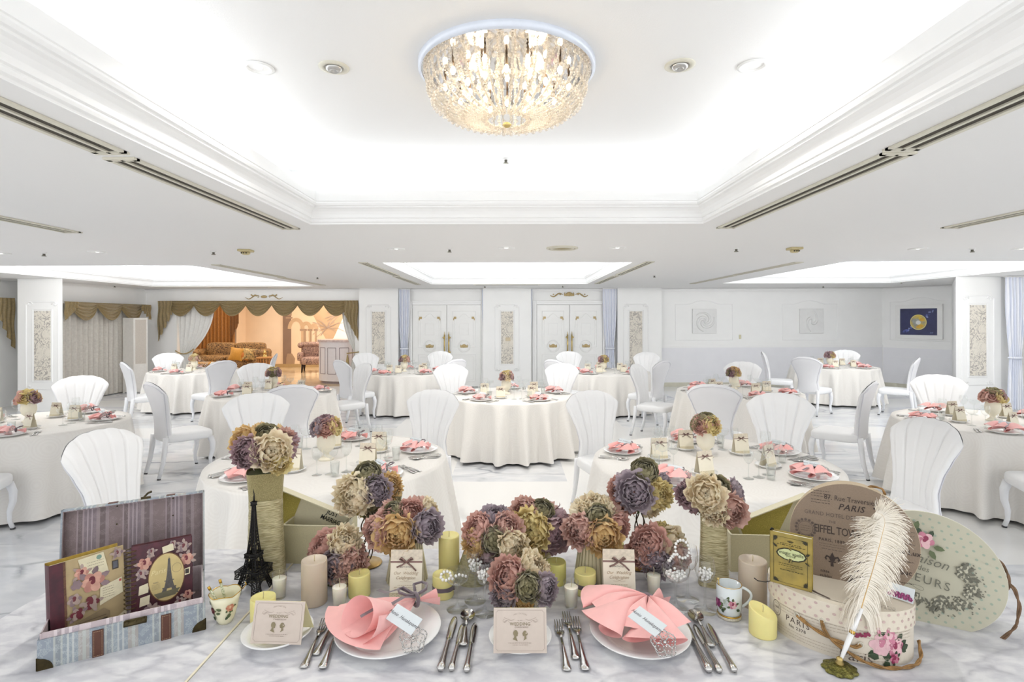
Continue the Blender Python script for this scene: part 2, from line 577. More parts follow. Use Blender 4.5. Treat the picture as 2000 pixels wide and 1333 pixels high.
# ---- ceiling with the six trays
xs = sorted({-12.0, 12.0, *[t[0] for t in TRAYS], *[t[1] for t in TRAYS]})
ys = sorted({-1.5, WY + 0.2, *[t[2] for t in TRAYS], *[t[3] for t in TRAYS]})
c = MB()
for i in range(len(xs) - 1):
    for j in range(len(ys) - 1):
        mx_, my_ = (xs[i] + xs[i + 1]) / 2, (ys[j] + ys[j + 1]) / 2
        if any(t[0] < mx_ < t[1] and t[2] < my_ < t[3] for t in TRAYS): continue
        o = len(c.v)
        c.v += [(xs[i], ys[j], CEIL), (xs[i + 1], ys[j], CEIL), (xs[i + 1], ys[j + 1], CEIL), (xs[i], ys[j + 1], CEIL)]
        c.face((o + 3, o + 2, o + 1, o), None, False)
struct(c.build('ceiling', CEILW))
TPROF = [(0, 0), (0.0, 0.012), (0.012, 0.02), (0.016, 0.034), (0.012, 0.045), (0.02, 0.05), (0.022, 0.075), (0.03, 0.098), (0.044, 0.115), (0.06, 0.124),
         (0.06, 0.135), (0.072, 0.14), (0.078, 0.155), (0.073, 0.168), (0.078, 0.172), (0.078, 0.178), (0.07, 0.18), (0.07, 0.255), (0.05, 0.255), (0.05, 0.20), (-0.26, 0.20)]
TR = MB(); TC = MB()
for (x0, x1, y0, y1, h) in TRAYS:
    prof = TPROF + [(-0.26, h)]
    o = len(TR.v)
    for (q, z) in prof:
        TR.v += [(x0 + q, y0 + q, CEIL + z), (x1 - q, y0 + q, CEIL + z), (x1 - q, y1 - q, CEIL + z), (x0 + q, y1 - q, CEIL + z)]
    for j in range(len(prof) - 1):
        for k in range(4):
            n = (k + 1) % 4
            TR.face((o + j * 4 + n, o + j * 4 + k, o + (j + 1) * 4 + k, o + (j + 1) * 4 + n), None, False)
    TC.box(((x0 + x1) / 2, (y0 + y1) / 2, CEIL + h + 0.03), (x1 - x0 + 0.56, y1 - y0 + 0.56, 0.06))
struct(TR.build('trim_1', MOULD))
struct(TC.build('ceiling', CEILW))

# ---- walls
def wallbox(name, x0, x1, y0, y1, z0, z1, m=WALLW, parent=None):
    q = MB(); q.box(((x0 + x1) / 2, (y0 + y1) / 2, (z0 + z1) / 2), (abs(x1 - x0), abs(y1 - y0), z1 - z0))
    o = q.build(name, m, parent)
    if parent is None: struct(o)
    return o
OPX0, OPX1, OPZ = -8.25, -3.86, 2.08
B = MB()
def wb(x0, x1, z0, z1, y0=WY, y1=WY + 0.2): B.box(((x0 + x1) / 2, (y0 + y1) / 2, (z0 + z1) / 2), (x1 - x0, y1 - y0, z1 - z0))
wb(-10.2, OPX0, 0, CEIL + .02); wb(OPX0, OPX1, OPZ, CEIL + .02); wb(OPX1, 9.15, 0, CEIL + .02)
struct(B.build('wall_back', WALLW))
# piers between the doors
for (x0, x1) in ((-3.70, -2.76), (-0.70, 0.46), (2.56, 3.62)):
    wallbox('wall_back', x0, x1, WY - 0.22, WY, 0, CEIL)
# side walls
wallbox('wall_left', -9.2, -9.0, 10.35, WY, 0, CEIL)
wallbox('wall_left', -9.9, -9.7, 5.5, 11.0, 0, CEIL)
wallbox('wall_left', -9.7, -9.2, 10.9, 11.05, 0, CEIL)
wallbox('wall_right', 9.7, 9.9, 5.5, 10.45, 0, CEIL)
d0, d1 = Vector((9.1, 13.35, 0)), Vector((10.55, 11.14, 0))
dd = (d1 - d0).normalized(); dn_ = Vector((-dd.y, dd.x, 0)) * -1
def diag(u, out, z):
    p = d0 + dd * u + Vector((dd.y, -dd.x, 0)) * out
    return Vector((p.x, p.y, z))
q = MB()
L_ = (d1 - d0).length
vs = [diag(a, b_, z) for a in (0, L_) for b_ in (0, -0.2) for z in (0, CEIL + .02)]
q.add(vs, [(0, 1, 3, 2), (4, 6, 7, 5), (0, 4, 5, 1), (2, 3, 7, 6), (0, 2, 6, 4), (1, 5, 7, 3)], None, False)
struct(q.build('wall_right', WALLW))
# big square columns
for pts_, nm_ in (([(-9.02, 9.9), (-8.2, 9.9), (-9.0, 10.87), (-9.02, 10.87)], 'wall_left'), ([(8.1, 9.9), (8.92, 9.9), (9.8, 10.3), (10.2, 12.6)], 'wall_right')):
    q = MB(); q.prism(pts_, 0, CEIL); struct(q.build(nm_, WALLW))

# raised mouldings: rectangles of bead, with an arched or notched top if asked
def bead_rect(mb, fr, x0, x1, z0, z1, r=0.012, arch=0.0, notch=0.0, m=None):
    pts = [(x0, z0), (x1, z0)]
    if notch:
        pts += [(x1, z1 - notch), (x1 - notch, z1 - notch), (x1 - notch, z1)]
    else: pts += [(x1, z1)]
    if arch:
        cx = (x0 + x1) / 2; w_ = (x1 - x0) * 0.28
        for k in range(11):
            t = 1 - k / 10
            pts.append((cx + w_ * (2 * t - 1), z1 + arch * sin(pi * t) ** 1.3))
    if notch: pts += [(x0 + notch, z1), (x0 + notch, z1 - notch), (x0, z1 - notch)]
    else: pts += [(x0, z1)]
    mb.tube([fr(a, b_, r * 0.3) for a, b_ in pts], r, 6, m, closed=True, smooth=False)
backfr = lambda Y: (lambda a, b_, c_: Vector((a, Y - c_, b_)))
T = MB()
# the blank wall: dado, rail, framed panels
fr = backfr(WY)
q = MB(); q.box(((3.62 + 9.1) / 2, WY - 0.006, 0.53), (9.1 - 3.62, 0.012, 0.86))
struct(q.build('wall_back', DADO))
def rail(mb, fr, x0, x1, z, hgt=0.05, dep=0.03):
    for (dz, hh, dp) in ((0, hgt * .5, dep), (hgt * .35, hgt * .3, dep * .6), (-hgt * .35, hgt * .3, dep * .55)):
        vs = [fr(a, z + dz + e * hh / 2, g) for a in (x0, x1) for g in (0, dp) for e in (-1, 1)]
        mb.add(vs, [(0, 1, 3, 2), (4, 6, 7, 5), (0, 4, 5, 1), (2, 3, 7, 6), (0, 2, 6, 4), (1, 5, 7, 3)], None, False)
rail(T, fr, 3.62, 9.1, 0.99, 0.07)
for (x0, x1) in ((4.02, 5.42), (6.65, 8.0)):
    bead_rect(T, fr, x0, x1, 1.14, 2.02, 0.010, arch=0.09)
    bead_rect(T, fr, x0, x1, 0.30, 0.74, 0.010)
bead_rect(T, fr, 8.2, 9.0, 0.30, 0.74, 0.010)
rail(T, diag_fr := (lambda a, b_, c_: diag(a, c_, b_)), 0.05, L_, 0.99, 0.07)
bead_rect(T, diag_fr, 0.18, 1.45, 1.14, 2.06, 0.010, arch=0.09)
bead_rect(T, diag_fr, 0.18, 0.72, 0.30, 0.74, 0.010); bead_rect(T, diag_fr, 0.85, 1.6, 0.30, 0.74, 0.010)
# cornice
for (fr_, x0, x1) in ((backfr(WY), -9, -3.7), (backfr(WY), 3.62, 9.1), (diag_fr, 0, L_), (backfr(WY), -2.76, -0.7), (backfr(WY), .46, 2.56)):
    rail(T, fr_, x0, x1, 2.385, 0.07, 0.06)
struct(T.build('trim_2', MOULD))
q = MB()
q.add([diag(a, g, z) for a in (0.03, L_) for g in (0, 0.012) for z in (0.1, 0.955)], [(0, 1, 3, 2), (4, 6, 7, 5), (0, 4, 5, 1), (2, 3, 7, 6), (0, 2, 6, 4), (1, 5, 7, 3)], None, False)
struct(q.build('wall_right', DADO))
wallbox('baseboard_back', 3.62, 9.1, WY - 0.025, WY, 0, 0.10, BASEB)
wallbox('baseboard_back', -9.0, OPX0 - .1, WY - 0.025, WY, 0, 0.10, BASEB)
q = MB(); q.add([diag(a, g, z) for a in (0.03, L_) for g in (0, 0.025) for z in (0.0, 0.10)], [(0, 1, 3, 2), (4, 6, 7, 5), (0, 4, 5, 1), (2, 3, 7, 6), (0, 2, 6, 4), (1, 5, 7, 3)], None, False)
struct(q.build('baseboard_right', BASEB))

# framed damask strips on piers and columns
def wall_panel(cx, Y, z0, z1, w_, lab, big=1.0):
    t = thing('wall_panel', lab, 'wall panel', (cx, Y, (z0 + z1) / 2), group='framed wallpaper panels')
    h2 = (z1 - z0) / 2
    q = MB(); q.box((0, -0.006, 0), (w_, 0.012, h2 * 2)); q.build('paper_insert', PAPER, t)
    q = MB(); fr = lambda a, b_, c_: Vector((a, -c_, b_))
    bead_rect(q, fr, -w_ / 2 - .03, w_ / 2 + .03, -h2 - .03, h2 + .03, 0.012)
    ow = w_ / 2 + 0.15 * big; oh = h2 + 0.17 * big
    bead_rect(q, fr, -ow, ow, -oh, oh, 0.012, notch=0.05)
    for sx_ in (-1, 1):
        for sz in (-1, 1):
            # plaster scroll in each corner
            pts = [(sx_ * (ow - .02 - 0.055 * (1 - k / 14) * cos(k * .62) * big - .05), -0.01, sz * (oh - .05 + 0.05 * (1 - k / 14) * sin(k * .62) * big)) for k in range(15)]
            q.tube(pts, [0.012 * (1 - k / 20) for k in range(15)], 5)
            q.sphere((sx_ * (ow - .06), -0.008, sz * (oh - .06)), 0.022, None, 8, 5, (1, .5, 1))
    q.build('moulding_frame', MOULD, t)
    return t
zz = lambda y, Y: EYE + (625 - y) / F * Y
YP = WY - .22
for px, w_, lab in ((739, .30, 'tall cream damask panel on the pier beside the lounge opening'), (990.5, .29, 'tall cream damask panel on the pier between the two double doors'), (1242, .30, 'tall cream damask panel on the pier right of the right double doors')):
    wall_panel((px - 1000) / F * YP, YP, zz(711 if px < 1100 else 740, YP) , zz(609, YP), w_, lab)
wall_panel((83 - 1000) / F * 9.9, 9.9, zz(741, 9.9), zz(606, 9.9), .29, 'cream scroll patterned panel on the square column at the left')
wall_panel((1909.5 - 1000) / F * 9.9, 9.9, zz(736, 9.9), zz(598, 9.9), .29, 'cream scroll patterned panel on the square column at the right')
o = MB(); o.box((0, 0, 0), (.12, .02, .085), bev=.004); o = o.build('wall_switch', mat('switch_tan', (0.6, 0.5, 0.34), 0.5, var=.1), None, ((992 - 1000) / F * YP, YP - .02, zz(663, YP)))
tag(o, 'tan thermostat switch plate set in the middle damask panel', 'switch')
o = MB(); o.box((0, 0, 0), (.05, .014, .10), bev=.004); o = o.build('wall_switch', mat('switch_cream', (0.66, 0.62, 0.42), 0.5, var=.1), None, ((1445 - 1000) / F * WY, WY - .012, zz(659, WY)))
tag(o, 'small cream wall switch between the two square plaster reliefs', 'switch')

# ---- double doors
def ring_bead(mb, cx, cz, r, fr, w_=0.012):
    mb.tube([fr(cx + r * cos(a), cz + r * sin(a), .004) for a in [2 * pi * k / 28 for k in range(28)]], w_, 6, closed=True)
def plaque(mb, cx, cz, w_, h_, m):
    for k in range(7):
        a = (k - 3) / 3
        mb.sphere((cx + a * w_ * .5, -0.02, cz - abs(a) * 0 + .01 * cos(a * 3)), h_ * (0.62 - abs(a) * .3), m, 8, 5, (1, .35, 1))
    for s_ in (-1, 1):
        mb.tube([(cx + s_ * (w_ * .5 + .02 * sin(k * .9) * (1 - k / 9)), -.02, cz + h_ * .5 - k * h_ * .11) for k in range(9)], .01, 5, m)
def door(name, px0, px1, n):
    x0, x1 = (px0 - 1000) / F * WY, (px1 - 1000) / F * WY
    cx = (x0 + x1) / 2; hw = (x1 - x0) / 2
    top = 2.02
    t = thing(name, None, None, (cx, WY - 0.01, 0)); struct(t)
    q = MB()
    for (a, b_, z0, z1) in ((-hw - .10, -hw, 0, top + .10), (hw, hw + .10, 0, top + .10), (-hw, hw, top, top + .10)):
        q.box(((a + b_) / 2, -.02, (z0 + z1) / 2), (b_ - a, .05, z1 - z0), bev=.008)
    fr = lambda a, b_, c_: Vector((a, -.045 - c_, b_))
    bead_rect(q, fr, -hw - .05, hw + .05, .02, top + .05, .008)
    q.build('door_frame', MOULD, t)
    for s_ in (-1, 1):
        leaf = MB(); leaf.box((s_ * hw / 2, -.01, top / 2), (hw - .012, .04, top - .01), bev=.004)
        fr = lambda a, b_, c_: Vector((a, -.03 - c_, b_))
        c0, c1 = (s_ * hw / 2 - hw * .33, s_ * hw / 2 + hw * .33)
        lm = s_ * hw / 2
        bead_rect(leaf, fr, c0, c1, .98, 1.86, .009, arch=0.0)
        bead_rect(leaf, fr, c0 + .05, c1 - .05, .98 + .05, 1.70, .007, arch=.10)
        bead_rect(leaf, fr, lm - .11, lm + .11, 1.28, 1.56, .006)
        bead_rect(leaf, fr, c0, c1, .14, .80, .009); bead_rect(leaf, fr, c0 + .05, c1 - .05, .19, .75, .006)
        ring_bead(leaf, lm, 1.0, .145, fr, .012); ring_bead(leaf, lm, 1.0, .115, fr, .006)
        lo = leaf.build('door_leaf', WHITEP, t)
        g = MB()
        for e in (-1, 1):
            g.box((lm + e * hw * .26, -.036, 1.70), (.062, .012, .055)); g.box((lm + e * hw * .30, -.036, 1.665), (.02, .012, .05))
        g.build('corner_bracket', OLDGOLD, lo)
        g = MB(); plaque(g, lm, 1.0, .15, .075, OLDGOLD)
        g2 = g.build('medallion', OLDGOLD, lo); g2.location = (0, -.012, 0)
        h = MB()
        hx = s_ * .052
        h.tube([(hx, -.07, .80), (hx, -.07, 1.28)], .017, 8)
        h.tube([(hx, -.07, 1.28), (hx, -.07, 1.36)], [.012, .004], 6); h.tube([(hx, -.07, .80), (hx, -.07, .72)], [.014, .006], 6)
        for z in (.86, 1.22): h.tube([(hx, -.02, z), (hx, -.075, z)], .02, 8); h.sphere((hx + s_ * .025, -.075, z), .024)
        h.build('door_handle', GOLD, lo)
    return t
door('door_1', 806, 940, 1); door('door_2', 1048, 1176, 2)
def wall_ornament(px, py, Y, lab, kind):
    t = thing('wall_ornament', lab, 'ornament', ((px - 1000) / F * Y, Y - .012, zz(py, Y)), group='gilt scroll ornaments over the openings')
    wd = .62
    q = MB()
    if kind == 1: plaque(q, 0, 0, .2, .09, OLDGOLD)
    else: q.sphere((0, 0, 0), .05, OLDGOLD, 10, 6, (1.6, .3, .7))
    q.build('centre_boss', OLDGOLD, t)
    for s_ in (-1, 1):
        q = MB()
        pts = []
        for k in range(16):
            u = k / 15
            pts.append((s_ * (.16 + u * .30), 0, .035 * sin(u * 2 * pi + (0 if kind else .4)) - (.02 if kind else .03) * u))
        q.tube(pts, [.018 * (1 - abs(k / 15 - (.15 if kind == 0 else .5)) * .9) for k in range(16)], 6, OLDGOLD)
        if kind == 0:
            for k in range(5): q.sphere((s_ * (.19 + k * .03), 0, .03 + .012 * sin(k * 2)), .018, OLDGOLD, 7, 5, (1, .4, 1))
            q.tube([(s_ * (.15 + .025 * cos(a)), 0, .01 + .025 * sin(a)) for a in [k * .7 for k in range(8)]], .008, 5, OLDGOLD)
        else:
            for k in range(4): q.sphere((s_ * (.22 + k * .055), 0, .022 * sin(k * 2.2)), .016, OLDGOLD, 7, 5, (1.3, .4, 1))
        q.build('scroll', OLDGOLD, t)
wall_ornament(516, 579, WY, 'bronze scroll ornament on the wall above the lounge opening', 0)
wall_ornament(1111.5, 576, WY, 'gilt flower garland ornament above the right double doors', 1)

# plaster reliefs on the blank wall
RELIEF = mat('plaster_relief', (0.80, 0.80, 0.79), 0.55, var=.03, scale=12)
for px, lab, sd in ((1375, 'square white plaster relief with a round whorl, above the blank dado', 0), (1584, 'square white plaster relief with a long swirl, nearer the room corner', 1)):
    t = thing('plaster_relief', lab, 'wall relief', ((px - 1000) / F * WY, WY - .002, zz(628.5, WY)), group='white plaster reliefs')
    q = MB(); q.box((0, -.02, 0), (.585, .04, .60), bev=.006); q.build('plaque', RELIEF, t)
    q = MB()
    for arm in range(3 if sd == 0 else 2):
        pts = []; rr = []
        for k in range(26):
            u = k / 25; a = u * (4.6 if sd == 0 else 3.6) + arm * (2.1 if sd == 0 else pi) + sd
            pts.append((u * .25 * cos(a) * (1 if sd == 0 else .75), -.04, u * .25 * sin(a))); rr.append(.012 + .022 * sin(u * pi))
        q.tube(pts, rr, 8, flat=1)
    q.build('swirl', RELIEF, t)
# painting on the diagonal wall
t = thing('painting', 'framed painting of a golden moon on dark blue night sky', 'painting')
pc = PD(1794, 631, 12.5)
u_ = 1.05
fr0 = lambda a, b_, c_: diag(u_c + a, .0 + c_, pc_z + b_)
# where the diagonal wall is met by the sight line of the picture's middle
best = min(((abs(1000 + F * diag(k / 200, 0, 0).x / diag(k / 200, 0, 0).y - 1795), k / 200) for k in range(0, 400)))
u_c = best[1]; pcY = diag(u_c, 0, 0).y; pc_z = zz(630.5, pcY)
WHITEF = mat('frame_white', (0.86, 0.855, 0.84), 0.4, var=.02)
def dbox(mb, a0, a1, z0, z1, g0, g1, m=None):
    mb.add([fr0(a, z, g) for a in (a0, a1) for g in (g0, g1) for z in (z0, z1)], [(0, 1, 3, 2), (4, 6, 7, 5), (0, 4, 5, 1), (2, 3, 7, 6), (0, 2, 6, 4), (1, 5, 7, 3)], m, False)
W2, H2 = .47, .40
q = MB()
for (a0, a1, z0, z1) in ((-W2, -W2 + .1, -H2, H2), (W2 - .1, W2, -H2, H2), (-W2 + .1, W2 - .1, -H2, -H2 + .09), (-W2 + .1, W2 - .1, H2 - .09, H2)): dbox(q, a0, a1, z0, z1, .005, .05)
q.build('picture_frame', WHITEF, t)
NIGHT = mat('paint_night', hexc('23264A'), .5, var=.3, scale=6, col2=hexc('2C2F58'))
q = MB(); dbox(q, -W2 + .1, W2 - .1, -H2 + .09, H2 - .09, .005, .03); q.build('canvas', NIGHT, t)
NB = mat('paint_nebula', hexc('5A66AE'), .5, var=.5, scale=14, col2=hexc('2C3064')); NB2 = mat('paint_haze', hexc('8C99CC'), .5, var=.3, scale=20)
MOONY = mat('paint_moon', hexc('D9BE4B'), .5, var=.4, scale=9, col2=hexc('8F8F86')); MOONR = mat('paint_rim', hexc('E2D68A'), .5, var=.1)
MOONS = mat('paint_silver', hexc('A9ABA5'), .5, var=.3, scale=16); MOONO = mat('paint_amber', hexc('D9A93A'), .5, var=.2, scale=16)
pr = Print(.0004, .031)
rg = random.Random(3)
for k in range(26):
    s_ = 1 if k % 2 else -1; r_ = rg.uniform(.1, .34)
    pr.ellipse(s_ * r_ * .95 + rg.uniform(-.03, .03), s_ * r_ * .85 + rg.uniform(-.03, .03), rg.uniform(.01, .035), rg.uniform(.006, .02), rg.choice((NB, NB, NB2)), 9, rg.uniform(0, 3)) if abs(r_) < .31 else None
pr.ellipse(0.0, -.01, .165, .18, MOONR, 32); pr.ellipse(0, -.01, .150, .165, MOONY, 32)
pr.ellipse(-.03, .0, .09, .07, MOONS, 18); pr.ellipse(.0, -.02, .05, .05, mat('paint_white', (.8, .82, .8), .5, var=.1), 12)
pr.ellipse(.03, -.11, .08, .04, MOONO, 14, .3); pr.ellipse(.07, .05, .05, .04, MOONO, 12)
pr.text('Sugi', .26, -.25, .04, NB2, .2, .3)
pr.build('painted_moon', t, fr0)

# ---- curtains
def drape(mb, x0, x1, z0, z1, folds, amp, Y, tie=None, tiew=.35, tiex=.5, nu=None, nv=26, m=None, vert=True, seed=0):
    rg = random.Random(seed); ph = [rg.uniform(-.5, .5) for _ in range(folds + 2)]
    nu = nu or folds * 6
    def fn(u, v):
        z = z1 + (z0 - z1) * v
        k = 1.0; off = 0
        if tie is not None:
            tv = (z1 - tie) / (z1 - z0)
            if v < tv: s_ = (v / tv) ** 2.2
            else: s_ = 1 - .45 * min(1, (v - tv) / (1 - tv) * 1.6) ** .7 if tv < 1 else 1
            k = 1 - (1 - tiew) * s_
            off = (tiex - .5) * (x1 - x0) * (1 - k)
        xc = (x0 + x1) / 2
        j = u * folds
        i = int(j); p = ph[i] * (1 - (j - i)) + ph[i + 1] * (j - i)
        x = xc + (u - .5) * (x1 - x0) * k + off
        y = amp * (.6 + .4 * min(1, v * 6)) * sin(2 * pi * j + p * sin(v * 3)) * (.5 + .5 * k)
        return (x, Y + y, z)
    mb.grid(fn, nu, nv, m)
STRIPE, nt, b = newmat('curtain_stripe')
b.inputs['Roughness'].default_value = .7; b.inputs['Sheen Weight'].default_value = .2
tc = nt.nodes.new('ShaderNodeTexCoord'); wv = nt.nodes.new('ShaderNodeTexWave'); wv.inputs['Scale'].default_value = 9; wv.bands_direction = 'X'
r = nt.nodes.new('ShaderNodeValToRGB'); r.color_ramp.elements[0].position = .45; r.color_ramp.elements[1].position = .6
r.color_ramp.elements[0].color = (*hexc('EEF0F6'), 1); r.color_ramp.elements[1].color = (*hexc('DFE4F1'), 1)
nt.links.new(tc.outputs['Object'], wv.inputs[0]); nt.links.new(wv.outputs[0], r.inputs[0]); nt.links.new(r.outputs[0], b.inputs['Base Color'])
def door_curtain(px0, px1, lab, Y=WY - .12, top=CEIL - .02, z0=.02, folds=5):
    x0, x1 = (px0 - 1000) / F * Y, (px1 - 1000) / F * Y
    t = thing('striped_curtain', lab, 'curtain', ((x0 + x1) / 2, Y, 0), group='white and blue striped curtains')
    w_ = (x1 - x0)
    q = MB(); drape(q, -w_ / 2, w_ / 2, z0, top, folds, .035, 0, tie=.95, tiew=.55); q.build('curtain_panel', STRIPE, t)
    q = MB(); q.tube([(w_ * .3 * cos(a), .055 * sin(a), .95) for a in [2 * pi * k / 16 for k in range(16)]], .02, 6, closed=True); q.build('tie_band', STRIPE, t)
    q = MB(); q.box((0, 0, top + .005), (w_ * 1.02, .07, .02)); q.build('curtain_rail', WHITEP, t)
    for k in range(folds):
        pass
    return t
door_curtain(777, 801, 'striped curtain left of the left double doors')
door_curtain(941, 969, 'striped curtain right of the left double doors')
door_curtain(1013, 1040, 'striped curtain left of the right double doors')
door_curtain(1177, 1205, 'striped curtain right of the right double doors')
door_curtain(1964, 2002, 'wide striped curtain beyond the right hand column', Y=9.75, folds=6)

# swag valances
def swag_valance(t, x0, x1, z1, drop, n, Y, tail, dirm=None, m=OLIVEG):
    w_ = (x1 - x0) / n
    for k in range(n):
        cx = x0 + w_ * (k + .5); hw = w_ * .60
        q = MB()
        def fn(u, v):
            s_ = 2 * u - 1
            sag = (1 - s_ * s_)
            z = z1 - v * drop * (.18 + .82 * sag) - .02 * v
            x = cx + hw * s_ * (1 - .12 * v)
            y = Y - .03 - .05 * sag * (.5 + .5 * v) + .022 * sin(v * 5 * 2 * pi) * (.35 + .65 * sag) - (.012 if k % 2 else 0)
            return (x, y, z)
        q.grid(fn, 14, 30); o = q.build('swag', m, t)
    for e in (-1, 1):
        q = MB()
        xe = x0 if e < 0 else x1
        def fn(u, v):
            zb = tail * (.35 + .65 * (u if e > 0 else 1 - u)) if tail else .1
            fold = .02 * sin(u * 4 * 2 * pi)
            x = xe + e * (-.12 + .34 * u) if e > 0 else xe + (-.22 + .34 * u)
            stag = .06 * ((u * 4) % 1.0) * (1 if v > .5 else v * 2)
            return (x + .012 * sin(v * 9), Y - .075 + fold - .02, z1 - v * (zb - stag))
        q.grid(fn, 24, 20); q.build('jabot_tail', m, t)
t = thing('swag_valance', 'bronze swagged valance across the lounge opening', 'valance', (0, 0, 0))
swag_valance(t, -8.42, -3.98, zz(587, WY), .36, 7, WY - .02, 1.0)
t = thing('swag_valance', 'bronze swagged valance over the drawn linen curtains', 'valance', (-8.98, 0, 0), rz=0)
# on the left side wall: run along y
def rot_side(t, x): t.location = (x, 0, 0); t.rotation_euler = (0, 0, pi / 2)
swag_valance(t, 10.85, 12.95, 2.03, .36, 3, -.12, .42); rot_side(t, -8.98)
t = thing('linen_curtain', 'long drawn linen curtains under the bronze valance', 'curtain')
for k, (a, c_) in enumerate(((10.7, 11.85), (11.85, 13.0))):
    q = MB(); drape(q, a, c_, .02, 2.0, 8, .035, -.05, seed=k); q.build('curtain_panel', LINEN, t)
rot_side(t, -8.98)
t = thing('swag_valance', 'bronze valance end cut by the left edge of the view', 'valance')
swag_valance(t, 7.4, 10.1, 2.08, .36, 3, -.12, 1.05); rot_side(t, -9.67)
t = thing('linen_curtain', 'linen curtain at the left edge behind the column', 'curtain')
q = MB(); drape(q, 7.2, 9.95, .02, 2.0, 14, .035, -.05); q.build('curtain_panel', LINEN, t); rot_side(t, -9.67)
# tied sheers in the lounge opening
ROPE = mat('rope_gold', (0.42, 0.30, 0.12), .6, var=.4, scale=120, stretch=(1, 1, 3))
for side, (a, c_, tx, lab) in enumerate(((-8.25, -7.35, 0.08, 'white sheer curtain tied back at the left of the lounge opening'), (-4.2, -3.72, .95, 'white sheer curtain tied back at the right of the lounge opening'))):
    t = thing('sheer_curtain', lab, 'curtain')
    q = MB(); drape(q, a, c_, .02, 2.04, 7 if side == 0 else 5, .035, WY + .05, tie=.83, tiew=.3, tiex=tx, seed=side); q.build('curtain_panel', SHEER, t)
    xt = a + .2 if side == 0 else c_ - .12
    q = MB(); q.tube([(xt - .22 + k * .05, WY - .02, .83 + .0 + (.0012 * (k - 4) ** 2 * 4 if side == 0 else .006 * k)) for k in range(10)], .014, 6, ROPE)
    q.tube([(xt + (.2 if side == 0 else -.2), WY - .03, .80), (xt + (.2 if side == 0 else -.2), WY - .03, .66), (xt + (.2 if side == 0 else -.2), WY - .03, .52)], [.012, .035, .045], 8, ROPE)
    q.build('tie_rope', ROPE, t)
# folding screen cabinet in the corner
SCR = mat('screen_cream', (0.72, 0.70, 0.66), .5, var=.05); SCR2 = mat('screen_mesh', (0.55, 0.50, 0.44), .7, var=.1, scale=60)
t = thing('folding_screen', 'cream folding screen with beige mesh upper panels in the corner', 'screen', (-8.72, 12.35, 0))
for k, (a, ang) in enumerate((((0, 0), R(-8)), ((.26, -.03), R(48)))):
    M4 = Matrix.Translation((a[0] - .13, a[1], 0)) @ Matrix.Rotation(ang, 4, 'Z')
    q = MB()
    for (x0, x1, z0, z1) in ((0, .03, 0, 1.71), (.24, .27, 0, 1.71), (.03, .24, 1.67, 1.71), (.03, .24, .62, .66), (.03, .24, .02, .62)):
        q.box(((x0 + x1) / 2, 0, (z0 + z1) / 2), (x1 - x0, .025, z1 - z0), None, M4)
    pnl = q.build('screen_panel', SCR, t)
    q = MB(); q.box((.135, 0, 1.165), (.21, .012, 1.01), None, M4)
    for z in (.95, 1.3): q.box((.135, 0, z), (.21, .02, .015), None, M4)
    q.build('mesh_infill', SCR2 if k else SCR, pnl)
# ------------------------------------------------------------------ ceiling fittings
def slot(px0, py0, px1, py1, lab, wd=.15):
    """linear air slot between two picture points on the low ceiling"""
    a = P(px0, py0, CEIL); b_ = P(px1, py1, CEIL)
    xm = (a.x + b_.x) / 2
    a.x = b_.x = xm
    L = abs(b_.y - a.y)
    t = thing('air_slot', lab, 'air vent', (xm, (a.y + b_.y) / 2, CEIL - .004), group='linear ceiling air slots')
    q = MB()
    for x in (-wd / 2 + .012, 0, wd / 2 - .012): q.box((x, 0, -.002), (.024 if x else .016, L, .01))
    for y in (-L / 2, L / 2): q.box((0, y, -.002), (wd, .04, .01))
    q.build('slot_frame', GRILLE, t)
    q = MB(); q.box((0, 0, .002), (wd - .02, L - .02, .004)); q.build('slot_gap', SLOTD, t)
slot(568, 446, 236, 309, 'air slot beside the left edge of the chandelier recess, farther piece')
slot(-120, 160, 224, 296, 'air slot beside the left edge of the chandelier recess, nearer piece')
slot(1416, 444, 1758, 298, 'air slot beside the right edge of the chandelier recess, farther piece')
slot(1764, 290, 2120, 130, 'air slot beside the right edge of the chandelier recess, nearer piece')
slot(130, 453, -60, 410, 'air slot at the far left, cut by the edge of the view')
slot(1862, 444, 2060, 400, 'air slot at the far right, cut by the edge of the view')
slot(426, 517, 548, 541, 'air slot right of the left far recess, nearer piece', .12)
slot(552, 542, 628, 557, 'air slot right of the left far recess, farther piece', .12)
slot(712, 513, 772, 538, 'air slot left of the middle far recess, nearer piece', .12)
slot(777, 540, 814, 556, 'air slot left of the middle far recess, farther piece', .12)
slot(1270, 511, 1208, 537, 'air slot right of the middle far recess, nearer piece', .12)
slot(1203, 539, 1166, 554, 'air slot right of the middle far recess, farther piece', .12)
slot(1560, 512, 1436, 537, 'air slot left of the right far recess, nearer piece', .12)
slot(1432, 538, 1353, 554, 'air slot left of the right far recess, farther piece', .12)
for px0, px1, py, lab in ((925, 1055, 556.5, 'thin slot in front of the middle doors'), (408, 528, 560.5, 'thin slot in front of the lounge opening')):
    a = P(px0, py, CEIL); b_ = P(px1, py, CEIL)
    t = thing('air_slot', lab + ' running across the ceiling', 'air vent', ((a.x + b_.x) / 2, a.y, CEIL - .004))
    q = MB(); q.box((0, 0, 0), (b_.x - a.x, .14, .008)); q.build('slot_frame', GRILLE, t)
    q = MB(); q.box((0, 0, -.004), (b_.x - a.x - .1, .05, .004)); q.build('slot_gap', SLOTD, t)

